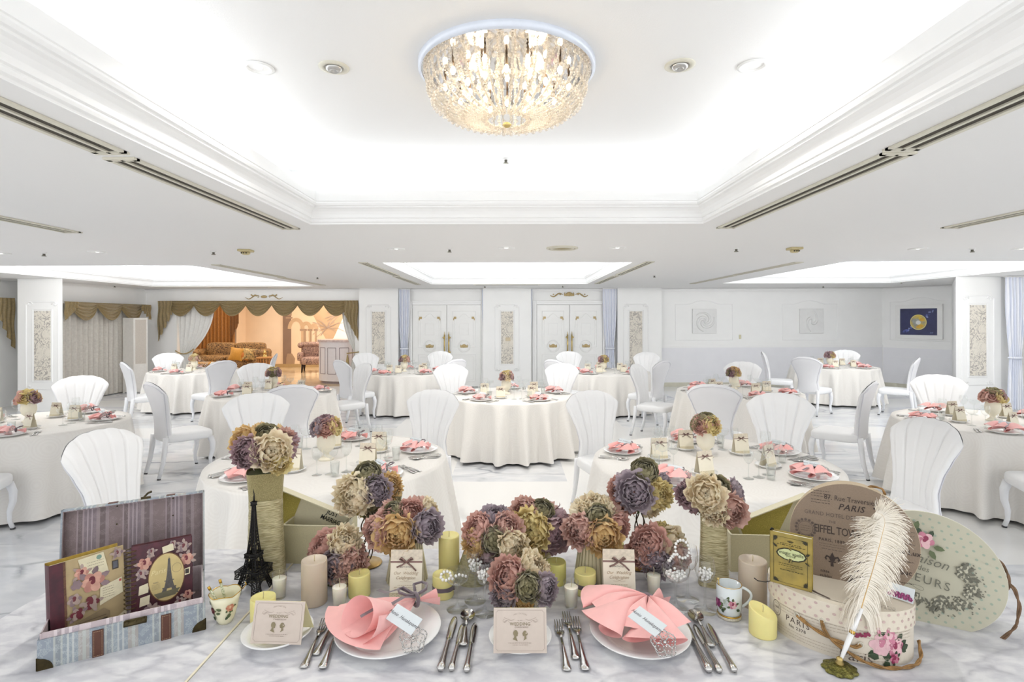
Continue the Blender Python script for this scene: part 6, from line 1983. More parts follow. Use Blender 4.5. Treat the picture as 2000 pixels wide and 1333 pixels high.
# square wedding cards on the small plates
TAUPE = mat('card_taupe', hexc('C9BBAF'), .6, var=.03, scale=60); CRIN = mat('card_inside_cream', hexc('EFE8B8'), .6, var=.02)
INKG = mat('ink_olive', hexc('85795C'), .6, var=.05); INKL = mat('ink_line', hexc('9C8C80'), .6, var=.05)
def wedding_card(px, py, W, H, rz, lab):
    t = thing('wedding_card', lab, 'card', Bp(px, py, .0235), rz, group='wedding cards on small plates')
    lean = .28
    fr = plane_frame((0, 0, 0), (1, 0, 0), (0, lean, 1))
    fb = lambda a, b_, c_: Vector((a, .075, 0)) + Vector((0, -.075 + H * lean / sqrt(1 + lean * lean), H / sqrt(1 + lean * lean))) * (b_ / H) + Vector((0, c_, 0))
    q = MB(); q.add([fr(a, b_, c_) for a in (-W / 2, W / 2) for c_ in (0, -.0012) for b_ in (0, H)], [(0, 1, 3, 2), (4, 6, 7, 5), (0, 4, 5, 1), (2, 3, 7, 6), (0, 2, 6, 4), (1, 5, 7, 3)], None, False); q.build('front_leaf', TAUPE, t)
    q = MB(); q.add([fb(a, b_, c_) for a in (-W / 2, W / 2) for c_ in (0, .0012) for b_ in (0, H)], [(0, 1, 3, 2), (4, 6, 7, 5), (0, 4, 5, 1), (2, 3, 7, 6), (0, 2, 6, 4), (1, 5, 7, 3)], None, False); q.build('back_leaf', CRIN, t)
    pr = Print()
    e = W * .045; c_ = W * .03
    x0, x1, y0, y1 = -W / 2 + e, W / 2 - e, e * .9, H - e * .9
    pts = []
    for (cx_, cz_, a0) in ((x1, y0, 180), (x1, y1, 270), (x0, y1, 0), (x0, y0, 90)):
        for k in range(5): pts.append((cx_ + c_ * cos(R(a0 - 90 * 0 - k * 22.5 + (0))) , cz_ + c_ * sin(R(a0 - k * 22.5))))
    pr.strip(pts, W * .006, INKL, True)
    for i, chh in enumerate('INVITATION'):
        a = (i - 4.5) * .105
        pr.text(chh, sin(a) * W * .26, H * .60 + cos(a) * W * .21, W * .036, INKL, -a)
    pr.text('to our', 0, H * .725, W * .035, INKL, 0, .35)
    pr.text('WEDDING', 0, H * .64, W * .078, INKG, 0, 0, .01, 1.05); pr.text('Celebration', W * .03, H * .575, W * .055, INKL, 0, .45)
    for s_ in (-1, 1):
        pr.strip([(s_ * W * (.10 + .20 * k / 14), H * (.755 - .03 * sin(pi * k / 10))) for k in range(15)], W * .004, INKL)
        pr.strip([(s_ * W * (.29 + .035 * sin(a)), H * (.715 + .035 * cos(a))) for a in [k * .45 for k in range(12)]], W * .004, INKL)
        pr.strip([(s_ * W * (.30 - .10 * k / 10), H * (.68 + .045 * sin(pi * k / 10))) for k in range(11)], W * .004, INKL)
    # groom and bride in profile
    s_ = W * .105
    hx, hz = -W * .085, H * .44
    pr.ellipse(hx, hz, s_ * .42, s_ * .50, INKG, 18)
    pr.poly([(hx + s_ * .30, hz + s_ * .25), (hx + s_ * .46, hz + s_ * .02), (hx + s_ * .40, hz - s_ * .18), (hx + s_ * .38, hz - s_ * .45), (hx + s_ * .10, hz - s_ * .52), (hx - .05 * s_, hz)], INKG)
    pr.poly([(hx - s_ * .20, hz - s_ * .2), (hx + s_ * .12, hz - s_ * .4), (hx + s_ * .12, hz - s_ * .75), (hx - s_ * .28, hz - s_ * .7)], INKG)
    pr.poly([(hx - s_ * .5, hz - s_ * .95), (hx - s_ * .25, hz - s_ * .65), (hx + s_ * .12, hz - s_ * .72), (hx + s_ * .38, hz - s_ * 1.28)], INKG)
    hx = W * .085
    pr.ellipse(hx + s_ * .05, hz, s_ * .36, s_ * .42, INKG, 18); pr.ellipse(hx + s_ * .35, hz - s_ * .12, s_ * .2, s_ * .24, INKG, 12)
    pr.poly([(hx - s_ * .22, hz + s_ * .18), (hx - s_ * .40, hz - s_ * .02), (hx - s_ * .30, hz - s_ * .42), (hx + s_ * .1, hz - s_ * .5), (hx + s_ * .1, hz)], INKG)
    pr.poly([(hx - s_ * .05, hz - s_ * .3), (hx + s_ * .2, hz - s_ * .3), (hx + s_ * .35, hz - s_ * .85), (hx - s_ * .25, hz - s_ * 1.2), (hx - s_ * .02, hz - s_ * .8)], INKG)
    pr.ellipse(hx + s_ * .28, hz + s_ * .02, s_ * .10, s_ * .13, TAUPE, 8)
    pr.lines(-W * .22, W * .22, [H * .225], W * .007, INKL, 3); pr.lines(-W * .14, W * .14, [H * .185], W * .007, INKL, 4)
    pr.build('printed_pattern', t, fr)
    return t
wedding_card(538, 1259, .128, .096, R(-3), 'square taupe wedding card on the small plate at the left')
wedding_card(1016, 1277, .128, .098, R(0), 'square taupe wedding card on the small plate in the middle')
# tall ribboned cards
tl = Proto(tent(.093, .138, .062, 0, True))
tl.put(Bp(795, 1165, .0004), R(0), 'tall ribboned invitation card in front of the left pleated vase', 'tall invitation cards on the display table')
tl.put(Bp(1208, 1164, .0004), R(-3), 'tall ribboned invitation card behind the right pink napkin', 'tall invitation cards on the display table')

# ---- glasses and pearls
PEARL = mat('pearl', (.80, .79, .76), .18, .0, var=.03, coat=.6)
wA = Proto(wine('wine_glass', .146, .028, .031, .066, parts=True)); wB = Proto(wine('champagne_coupe', .110, .036, .031, .040, True, parts=True))
q = MB(); q.sphere((0, 0, 0), .0042, None, 12, 8); pearl_me = q.mesh('pearl', PEARL)
def pearls(base, n, r0, z0, dz, lab, seed, r=1.0):
    rg = random.Random(seed); placed = []
    for k in range(n * 40):
        if len(placed) >= n: break
        u = rg.random(); z = z0 + dz * u
        rr = r0 * (.45 + .55 * min(1, u * 1.6)) * sqrt(rg.random())
        a = rg.uniform(0, 2 * pi); p = Vector((rr * cos(a), rr * sin(a), z))
        if all((p - o_).length > .0078 for o_ in placed): placed.append(p)
    for p in placed:
        o = bpy.data.objects.new('pearl', pearl_me); COL.objects.link(o); o.location = base + p; o.scale = (r, r, r)
        tag(o, lab, 'pearl', lab.replace('white pearl', 'pearls'))
def gl(pr_, px, py, lab, s_=1.0):
    b_ = Bp(px, py, .0004); pr_.put(b_, 0, lab, 'stemmed glasses on the display table', scale=s_); return b_
b1 = gl(wB, 893, 1190, 'empty champagne coupe with a pearl string over its rim, beside the banded candle', .98)
b2 = gl(wA, 928, 1174, 'farther wine glass of pearls left of the front peony bunch')
b3 = gl(wA, 947, 1198, 'nearer wine glass of pearls left of the front peony bunch')
b4 = gl(wB, 1320, 1189, 'champagne coupe full of pearls left of the mug', 1.08)
b5 = gl(wA, 1343, 1170, 'empty wine glass with a pearl bracelet on its rim', 1.06)
b6 = gl(wA, 1377, 1193, 'wine glass of pearls next to the rose mug')
pearls(b2, 34, .019, .088, .028, 'white pearl in the farther wine glass of the left trio', 1); pearls(b3, 34, .019, .088, .028, 'white pearl in the nearer wine glass of the left trio', 2)
pearls(b4, 46, .027, .084, .018, 'white pearl in the full champagne coupe', 3); pearls(b6, 36, .019, .088, .026, 'white pearl in the wine glass next to the mug', 4)
def pearl_string(pts, lab):
    t = MB()
    for p in pts: t.sphere(p, .0044, None, 10, 7)
    o = t.build('pearl_string', PEARL); tag(o, lab, 'pearl string'); return o
c_ = b1 + Vector((0, 0, .098))
pearl_string([tuple(c_ + Vector((-.030 + .014 * cos(a), -.018 + .014 * sin(a), .006 * sin(a) + .004))) for a in [2 * pi * k / 9 for k in range(9)]] + [tuple(c_ + Vector((-.012 + .009 * k, -.014 + .006 * k, -.006 + .006 * sin(k)))) for k in range(5)], 'string of pearls lying over the rim of the empty coupe')
c_ = b5 + Vector((-.022, -.02, .148))
pearl_string([tuple(c_ + Vector((.020 * cos(a), .010 * sin(a), .022 * sin(a) + .006))) for a in [2 * pi * k / 15 for k in range(15)]] + [tuple(c_ + Vector((-.022 - .006 * k, -.004, -.008 - .006 * k))) for k in range(4)] + [tuple(c_ + Vector((-.027 - .004 * k, -.008, -.006 - .006 * k))) for k in range(4)], 'pearl bracelet hooked on the rim of the empty wine glass')

# ---- cups
GOLDR = mat('gilt_rim', hexc('C9A24A'), .25, .9, var=.1); LEAFP = mat('print_leaf', hexc('5E6B46'), .5, var=.3, scale=90); LEAFD = mat('print_leaf_dark', hexc('34452E'), .5, var=.2)
RP1 = [mat('print_pink', hexc('C77E93'), .5, var=.2, scale=60), mat('print_pale_pink', hexc('E3B9BE'), .5, var=.15, scale=60), mat('print_crimson', hexc('8E2E50'), .5, var=.2)]
RP2 = [mat('print_magenta', hexc('9C3F77'), .5, var=.2, scale=60), mat('print_plum', hexc('7A2C5C'), .5, var=.2), mat('print_rosered', hexc('B45A88'), .5, var=.2)]
RPW = [mat('print_white', hexc('DDE0DC'), .5, var=.05), mat('print_greywhite', hexc('BFC6C2'), .5, var=.05), mat('print_sage', hexc('A9B4A4'), .5, var=.1)]
RPO = [mat('print_apricot', hexc('D79A78'), .5, var=.2, scale=60), mat('print_salmon', hexc('C47A62'), .5, var=.2), mat('print_peach', hexc('E6BE9C'), .5, var=.1)]
RPM = [mat('print_maroon', hexc('7C3B40'), .5, var=.2), mat('print_wine', hexc('55252B'), .5, var=.2), mat('print_oldrose', hexc('A8665F'), .5, var=.2)]
MUGW = mat('porcelain_blue_white', hexc('DDE3E4'), .15, var=.01, coat=.4)
t = thing('rose_mug', 'white footed mug printed with roses, gold rim and handle on the right', 'mug', Bp(1424, 1204))
q = MB(); q.lathe([(.026, .010), (.030, .014), (.033, .03), (.0335, .09), (.0318, .09), (.0312, .03), (.026, .018), (0, .016)], 40); q.build('cup_body', MUGW, t)
q = MB(); q.lathe([(.0333, .0895), (.0338, .0905), (.0330, .0912), (.0316, .0905)], 40, caps=False); q.lathe([(.0305, .012), (.032, .010), (.0305, .008)], 40, caps=False); q.build('gold_rim', GOLDR, t)
q = MB(); q.lathe([(.030, 0), (.0325, .003), (.029, .010), (0, .010)], 40, wob=lambda a, j: 1 + (.03 * cos(20 * a) if j == 1 else 0)); q.build('foot', mat('foot_fluted', hexc('D9D2C0'), .3, var=.3, scale=200), t)
q = MB(); q.tube([(.030 + .028 * sin(k / 24 * pi) ** .7 - .002 * k / 24, -.004 - .006 * sin(k / 24 * pi), .082 - .056 * (k / 24) + .006 * sin(k / 24 * pi)) for k in range(25)], .0036, 10); q.build('handle', MUGW, t)
pr = Print(.00004, .0003)
pr.rose(0, .050, .014, RPW, LEAFP, 1); pr.rose(-.021, .043, .012, RP2, LEAFP, 2); pr.rose(.021, .048, .011, RP1, LEAFP, 3); pr.leaf(.03, .035, .012, .004, -.4, LEAFD); pr.leaf(-.005, .034, .012, .004, -1.4, LEAFD)
pr.build('rose_print', t, lambda a, b_, c_: Vector(((.0335 + c_) * cos(R(228) + a / .0335), (.0335 + c_) * sin(R(228) + a / .0335), b_)))
o = MB(); o.tube([(-.020, .006, .03), (-.028, .004, .098)], .0016, 6); o.sphere((-.0285, .004, .101), .004, None, 10, 7); 
for k in range(5): o.sphere((-.024 - k * .0008, .005, .07 + k * .006), .0024, None, 7, 5)
o = o.build('cocktail_pick', GOLD, None, Bp(1424, 1204)); tag(o, 'gold pick with a bead end standing in the rose mug', 'pick')
IVP = mat('porcelain_ivory', hexc('ECE7C8'), .18, var=.01, coat=.4)
t = thing('rose_beaker', 'ivory beaker painted with roses, wavy gold rim, beside the suitcase', 'cup', Bp(440, 1215))
def wav(a): return .0042 * abs(cos(2.5 * a)) - .002
def bk(r_, z, lift): return lambda a: (r_ * cos(a), r_ * sin(a), z + wav(a) * lift)
prof = [(.015, 0, 0), (.018, .001, 0), (.024, .014, 0), (.030, .036, 0), (.0355, .062, .4), (.040, .080, 1)]
prof2 = [(.0385, .0795, 1), (.034, .060, .4), (.028, .034, 0), (.0215, .014, 0), (0, .006, 0)]
q = MB(); allp = prof + prof2
q.grid(lambda u, v: bk(*allp[int(round(v * (len(allp) - 1)))])(u * 2 * pi), 60, len(allp) - 1, closeu=True)
q.lathe([(0, 0), (.015, 0)], 20, caps=False); q.build('cup_body', IVP, t)
q = MB(); q.tube([bk(.0395, .0805, 1)(2 * pi * k / 60) for k in range(60)], .0011, 6, closed=True); q.tube([(.034, .026, .076), (.041, .034, .086), (.038, .032, .092)], .0015, 5); q.build('gold_rim', GOLDR, t)
fr = lambda a0: (lambda a, b_, c_: Vector((( .020 + .0135 * (b_ / .06) ** .7 + c_ + .0025) * cos(R(a0) + a / .032), (.020 + .0135 * (b_ / .06) ** .7 + c_ + .0025) * sin(R(a0) + a / .032), b_)))
pr = Print(.00004, .0003); pr.rose(0, .050, .010, RPO, LEAFP, 5); pr.leaf(-.02, .047, .014, .004, 2.8, LEAFP); pr.leaf(.0, .035, .014, .005, -1.9, LEAFP); pr.leaf(-.004, .028, .012, .004, -2.2, LEAFD); pr.build('rose_print', t, fr(318))
pr = Print(.00004, .0003); pr.rose(0, .044, .009, RPM, LEAFP, 6); pr.leaf(-.004, .058, .013, .004, 1.9, LEAFP); pr.leaf(.002, .030, .014, .005, -1.2, LEAFD); pr.leaf(.012, .038, .012, .004, .1, LEAFP); pr.build('rose_print', t, fr(235))
PENF = mat('pen_floral', hexc('E9E4CE'), .35, var=.6, scale=320, col2=hexc('7C8A4E'))
for i, (a, b_, lab) in enumerate((((.006, -.004, .012), (-.040, -.010, .100), 'flower-patterned gold-capped pen leaning left in the beaker'), ((.010, .004, .012), (-.018, .006, .112), 'flower-patterned gold-capped pen standing upright in the beaker'))):
    t = thing('floral_pen', lab, 'pen', Bp(440, 1215), group='floral pens in the beaker')
    a, b_ = Vector(a), Vector(b_); d = b_ - a
    q = MB(); q.tube([a + d * .45, a + d * .90], .0034, 10); q.build('pen_barrel', PENF, t)
    q = MB(); q.tube([a + d * .90, a + d * 1.0], .0037, 10); q.tube([a, a + d * .12, a + d * .45], [.001, .003, .0036], 10); q.build('pen_cap', GOLDR, t)

# ---- suitcase and albums
def stripes(name, stops, period, axis='X', rough=.55, lace=None):
    m, nt, b = newmat(name)
    b.inputs['Roughness'].default_value = rough
    tc = nt.nodes.new('ShaderNodeTexCoord'); sp_ = nt.nodes.new('ShaderNodeSeparateXYZ'); nt.links.new(tc.outputs['Object'], sp_.inputs[0])
    md = nt.nodes.new('ShaderNodeMath'); md.operation = 'DIVIDE'; md.inputs[1].default_value = period
    fr_ = nt.nodes.new('ShaderNodeMath'); fr_.operation = 'FRACT'
    nt.links.new(sp_.outputs[axis], md.inputs[0]); nt.links.new(md.outputs[0], fr_.inputs[0])
    r = nt.nodes.new('ShaderNodeValToRGB'); r.color_ramp.interpolation = 'CONSTANT'
    el = r.color_ramp.elements
    for i, (p, c_) in enumerate(stops):
        e = el[i] if i < 2 else el.new(p)
        e.position = p; e.color = (*hexc(c_), 1)
    nt.links.new(fr_.outputs[0], r.inputs[0])
    # lacy figure printed in the wide stripe
    vo = nt.nodes.new('ShaderNodeTexVoronoi'); vo.inputs['Scale'].default_value = 330; vo.feature = 'DISTANCE_TO_EDGE'
    n_ = nt.nodes.new('ShaderNodeTexNoise'); n_.inputs['Scale'].default_value = 60
    ad = nt.nodes.new('ShaderNodeMath'); ad.operation = 'LESS_THAN'; ad.inputs[1].default_value = .12
    m2 = nt.nodes.new('ShaderNodeMath'); m2.operation = 'GREATER_THAN'; m2.inputs[1].default_value = .5
    ml_ = nt.nodes.new('ShaderNodeMath'); ml_.operation = 'MULTIPLY'
    nt.links.new(tc.outputs['Object'], vo.inputs[0]); nt.links.new(tc.outputs['Object'], n_.inputs[0])
    nt.links.new(vo.outputs[0], ad.inputs[0]); nt.links.new(n_.outputs[0], m2.inputs[0]); nt.links.new(ad.outputs[0], ml_.inputs[0]); nt.links.new(m2.outputs[0], ml_.inputs[1])
    m3 = nt.nodes.new('ShaderNodeMath'); m3.operation = 'MULTIPLY'; m3.inputs[1].default_value = .32
    nt.links.new(ml_.outputs[0], m3.inputs[0])
    mx = nt.nodes.new('ShaderNodeMix'); mx.data_type = 'RGBA'; mx.inputs[7].default_value = (*hexc(lace), 1)
    nt.links.new(m3.outputs[0], mx.inputs[0]); nt.links.new(r.outputs[0], mx.inputs[6]); nt.links.new(mx.outputs[2], b.inputs['Base Color'])
    return m
SBLUE = stripes('suitcase_blue', [(0, '8A939C'), (.30, 'AAAEAA'), (.34, '868D92'), (.44, 'AAAEAA'), (.48, '8F989F'), (.56, 'B4B8B6'), (.60, '8F989F'), (.66, 'B4B8B6'), (.70, '8F989F'), (.78, 'A39E99'), (.86, 'AEB2AD'), (.93, 'A39E99')], .098, lace='C6CCCD')
SLIN = stripes('suitcase_lining', [(0, '7B6B6B'), (.30, '96878A'), (.33, '6B5D5E'), (.42, '96878A'), (.46, '7B6E74'), (.52, 'A3969A'), (.55, '7B6E74'), (.61, 'A3969A'), (.64, '7B6E74'), (.72, '8F8182'), (.80, '6B5D5E'), (.92, '8A7C7E')], .105, lace='9C8E90')
SPINK = stripes('suitcase_pink_rim', [(0, 'B9AAAC'), (.30, 'D0C4C6'), (.36, 'A39699'), (.44, 'D0C4C6'), (.50, 'B0A3A8'), (.58, 'D6CBCD'), (.64, 'AFA2A8'), (.78, 'C9BCBE')], .10, lace='DCD2D3')
LEATH = mat('leather_brown', hexc('5A3526'), .5, var=.15, scale=60, bump=.2); STITCH = mat('stitch_tan', hexc('B99C7C'), .6, var=.1)
BRONZE = mat('bronze_aged', hexc('4A4026'), .4, .7, var=.4, scale=90)
p1 = Bp(72, 1312); p2 = Bp(401, 1230)
ang = atan2((p2 - p1).y, (p2 - p1).x); SL = (p2 - p1).length; SD = .235; SH = .070
t = thing('suitcase', 'open blue-striped cardboard suitcase with albums standing in it', 'suitcase', p1, ang)
th = .005
q = MB()
for (x0, x1, y0, y1) in ((0, SL, 0, th), (0, SL, SD - th, SD), (0, th, th, SD - th), (SL - th, SL, th, SD - th)): q.box(((x0 + x1) / 2, (y0 + y1) / 2, SH / 2), (x1 - x0, y1 - y0, SH))
q.box((SL / 2, SD / 2, .003), (SL - .002, SD - .002, .006)); q.build('case_body', SBLUE, t)
q = MB()
for (x0, x1, y0, y1) in ((.004, SL - .004, th, th + .003), (.004, SL - .004, SD - th - .003, SD - th), (th, th + .003, .004, SD - .004), (SL - th - .003, SL - th, .004, SD - .004)): q.box(((x0 + x1) / 2, (y0 + y1) / 2, SH / 2 + .010), (x1 - x0, y1 - y0, SH + .008))
q.build('inner_rim', SPINK, t)
q = MB(); q.box((SL / 2, SD / 2, .0075), (SL - .016, SD - .016, .003)); q.build('case_lining', SLIN, t)
LH = .228; lean = R(9)
ML = Matrix.Translation((0, SD, SH)) @ Matrix.Rotation(-lean, 4, 'X')
q = MB(); q.box((SL / 2, .014 + .0, LH / 2), (SL, .004, LH), None, ML)
for (x0, x1, z0, z1) in ((0, SL, LH - .004, LH), (0, .004, 0, LH), (SL - .004, SL, 0, LH)): q.box(((x0 + x1) / 2, 0, (z0 + z1) / 2), (x1 - x0, .030, z1 - z0), None, ML)
lid = q.build('lid', SBLUE, t)
q = MB(); q.box((SL / 2, .0105, LH / 2), (SL - .009, .003, LH - .006), None, ML)
for (x0, x1, z0, z1) in ((.0042, SL - .0042, LH - .0062, LH - .0042), (.0042, .0062, 0, LH - .004), (SL - .0062, SL - .0042, 0, LH - .004)): q.box(((x0 + x1) / 2, -.0, (z0 + z1) / 2), (x1 - x0, .029, z1 - z0), None, ML)
q.build('lid_lining', SLIN, lid)
q = MB()
for (x, z) in ((.36, .73), (.76, .73), (.36, .95), (.76, .95)): q.sphere(tuple(ML @ Vector((SL * x, .0085, LH * z))), .0022, None, 8, 5)
q.build('rivet', BRONZE, lid)
for fx in (.335, .745):
    q = MB(); w_ = .022
    q.box((SL * fx, -.0018, SH * .46), (w_, .003, SH * .92)); s_ = q.build('leather_strap', LEATH, t)
    q = MB()
    for e in (-1, 1):
        for k in range(16): q.box((SL * fx + e * (w_ / 2 - .003), -.0036, SH * (.05 + .82 * k / 15)), (.0006, .0008, .0026))
    for z in (.04, .88):
        for k in range(5): q.box((SL * fx - w_ / 2 + .004 + k * .0035, -.0036, SH * z), (.0022, .0008, .0006))
    q.build('stitching', STITCH, s_)
    q = MB(); q.box((SL * fx, .0, LH + .001), (w_, .026, .002), None, ML); q.build('leather_strap', LEATH, t)
for cx_, sg_ in ((0, 1), (SL, -1)):
    q = MB()
    n = 8
    pts = [(0, 0)] + [(.030 * cos(R(90 * k / n)), .030 * sin(R(90 * k / n)) * (.9 if 0 < k < n else 1)) for k in range(n + 1)]
    q.add([(cx_ + sg_ * x, -.0022, z) for x, z in pts] + [(cx_ + sg_ * x, .0, z) for x, z in pts], [tuple(range(len(pts)))] + [(i, (i + 1) % len(pts), len(pts) + (i + 1) % len(pts), len(pts) + i) for i in range(len(pts))], None, False)
    q.add([(cx_ - sg_ * .0018, -.001 + y, z) for y, z in pts] + [(cx_, y, z) for y, z in pts], [tuple(range(len(pts)))[::-1]] + [(i, (i + 1) % len(pts), len(pts) + (i + 1) % len(pts), len(pts) + i) for i in range(len(pts))], None, False)
    q.build('corner_guard', BRONZE, t)
q = MB(); zc = SH * .93
q.box((SL * .555, -.003, zc), (.045, .004, .016), bev=.0015); q.tube([(SL * .555 - .024, -.005, zc), (SL * .555 + .024, -.005, zc)], [.008, .008], 8, flat=.5)
for k in (-1, 0, 1): q.sphere((SL * .555 + k * .017, -.007, zc), .0055, None, 8, 6, (1, .6, 1))
q.build('clasp', BRONZE, t)
q = MB(); mm = lambda x, y, z: tuple(ML @ Vector((x, y, z)))
q.tube([mm(SL * .53, -.012, LH + .003), mm(SL * .60, -.012, LH + .003)], .0045, 8, flat=.6); q.tube([mm(SL * .55, -.008, LH + .005), mm(SL * .575, .002, LH + .014), mm(SL * .60, .006, LH + .017)], [.004, .005, .006], 8, flat=.6); q.build('lid_catch', BRONZE, t)
MS4 = Matrix.Translation(p1) @ Matrix.Rotation(ang, 4, 'Z')
# album with maroon spine
MAROON = mat('cloth_maroon', hexc('4E1C28'), .5, var=.35, scale=45, col2=hexc('3A1520')); CREAMC = mat('cover_cream', hexc('B5A077'), .55, var=.2, scale=18); PAGE = mat('page_edges', hexc('E4D9AE'), .7, var=.15, scale=300, stretch=(1, 8, 1)); GILT = mat('page_gilt', hexc('B89C4E'), .4, .5, var=.2, scale=80)
PINK1 = [mat('embroid_pink', hexc('B98274'), .6, var=.2, scale=50), mat('embroid_pale', hexc('CF9F8C'), .6, var=.2, scale=50), mat('embroid_wine', hexc('6B2430'), .6, var=.2)]
GREY1 = [mat('embroid_mauve', hexc('8A7578'), .6, var=.3), mat('embroid_taupe', hexc('A8948A'), .6, var=.2), mat('embroid_plum', hexc('6A3138'), .6, var=.2)]
def upright(M0, o_, ang2, tilt):
    return M0 @ Matrix.Translation(o_) @ Matrix.Rotation(ang2, 4, 'Z') @ Matrix.Rotation(tilt, 4, 'X')
A0 = upright(MS4, (.018, .058, .0095), R(24), R(-6))
t = thing('photo_album', 'thick photo album with maroon spine and embroidered rose cover, left in the suitcase', 'album')
AW, AH, AT = .155, .205, .042
t.matrix_world = A0
q = MB(); q.box((AW / 2, .0015, AH / 2), (AW, .003, AH)); q.build('front_cover', CREAMC, t)
q = MB(); q.box((AW / 2, AT, AH / 2), (AW, .003, AH)); q.build('back_cover', GILT, t)
q = MB(); q.grid(lambda u, v: (-.004 * sin(u * pi), u * AT, v * AH), 8, 1); q.box((.012, -.0008, AH / 2), (.030, .002, AH)); q.build('spine', MAROON, t)
q = MB(); q.box((AW / 2 + .003, AT / 2 + .001, AH / 2 - .003), (AW - .010, AT - .008, AH - .010)); q.build('page_block', PAGE, t)
pr = Print(.00004, .0022)
DKP = mat('print_dark', hexc('3B322C'), .6, var=.2); PAP = mat('print_paper', hexc('D8CFB0'), .6, var=.1, scale=60); ARC = mat('print_arch', hexc('8C7A5C'), .6, var=.2, scale=60)
pr.rect(.025, 0, .030, AH, mat('embroid_edge', hexc('6E4A34'), .6, var=.5, scale=200))
pr.poly([(.055, .20), (.11, .203), (.12, .15), (.07, .14)], PAP); pr.lines(.075, .11, [.185, .178, .171], .0008, DKP, 1)
pr.ellipse(.10, .193, .006, .006, mat('print_postmark', hexc('7C9A8C'), .6, var=.2), 10)
pr.rect(.128, .150, .142, .172, DKP); pr.rect(.130, .153, .140, .170, mat('stamp_grey', hexc('5E6068'), .6, var=.3))
pr.poly([(.10, .115), (.148, .125), (.150, .085), (.098, .07)], PAP); pr.lines(.105, .13, [.11, .104, .098, .092, .086], .0008, DKP, 2); pr.rect(.142, .115, .147, .121, mat('stamp_red', hexc('B0474A'), .6))
pr.rose(.062, .165, .015, PINK1, GREY1[1], 3); pr.rose(.085, .135, .025, PINK1, GREY1[0], 4); pr.rose(.045, .105, .015, GREY1, None, 5); pr.rose(.080, .085, .017, [PINK1[2], GREY1[1], PINK1[2]], GREY1[1], 6); pr.rose(.050, .068, .015, [GREY1[1], PINK1[2], PINK1[2]], GREY1[0], 7); pr.rose(.05, .14, .012, [GREY1[0], GREY1[0], GREY1[0]], None, 9)
pr.poly([(.045, 0), (.045, .048), (.105, .062), (.118, .05), (.118, 0)], ARC); pr.poly([(.078, 0), (.078, .02), (.085, .028), (.093, .02), (.093, 0)], DKP); pr.rect(.05, .034, .112, .037, DKP); pr.rect(.05, .043, .11, .045, mat('arch_dark', hexc('6A5A44'), .6, var=.2))
pr.poly([(.12, 0), (.12, .02), (.155, .04), (.155, 0)], PAP); pr.lines(.122, .15, [.006, .012, .018], .0008, DKP, 5)
pr.rose(.14, .19, .012, GREY1, GREY1[1], 12)
pr.build('embroidered_print', t, lambda a, b_, c_: Vector((a, -c_, b_)))
A1 = upright(MS4, (.172, .100, .0095), R(4), R(-9))
t = thing('spiral_notebook', 'wire-bound notebook with a tower in an oval, right in the suitcase', 'notebook')
t.matrix_world = A1
NW, NH, NT = .142, .200, .028
q = MB(); q.box((NW / 2, .0015, NH / 2), (NW, .003, NH), bev=.001); q.build('front_cover', MAROON, t)
q = MB(); q.box((NW / 2, NT, NH / 2), (NW, .003, NH), bev=.001); q.build('back_cover', MAROON, t)
q = MB(); q.box((NW / 2 + .004, NT / 2, NH / 2 - .002), (NW - .012, NT - .004, NH - .006)); q.build('page_block', PAGE, t)
for k in range(17):
    q = MB(); z = .010 + k * .0112
    q.tube([(.004 + .016 * cos(a) - .004, NT / 2 + .019 * sin(a), z + .0012 * sin(a)) for a in [2 * pi * j / 14 for j in range(14)]], .0012, 5, closed=True); q.build('wire_ring', mat('wire_brass_dark', hexc('6B5A38'), .4, .7, var=.2), t)
pr = Print(.00004, .0006)
OV = mat('oval_parchment', hexc('C6B27A'), .6, var=.15, scale=25); TWR = mat('print_tower', hexc('5B5652'), .6, var=.25, scale=200)
for (x, y, r_, c_, sd) in ((.030, .150, .016, PINK1, 1), (.022, .125, .012, GREY1, 2), (.12, .175, .014, GREY1, 3), (.128, .14, .016, PINK1, 4), (.045, .178, .010, GREY1, 5), (.13, .045, .012, PINK1, 6), (.11, .030, .012, GREY1, 7), (.04, .022, .018, GREY1, 8), (.128, .02, .010, PINK1, 9), (.095, .188, .010, GREY1, 10)): pr.rose(x, y, r_, c_, GREY1[1], sd)
pr.poly([(.018, .095), (.04, .10), (.038, .075), (.016, .072)], PAP); pr.poly([(.02, .065), (.042, .068), (.04, .045), (.018, .042)], PAP); pr.poly([(.07, .185), (.095, .19), (.098, .172), (.072, .168)], PAP); pr.poly([(.122, .115), (.136, .118), (.135, .10), (.121, .098)], PAP); pr.rect(.124, .102, .133, .114, DKP)
pr.ellipse(.080, .105, .043, .064, mat('oval_rim', hexc('6E4A2C'), .5, var=.2), 36); pr.ellipse(.080, .105, .041, .061, OV, 36)
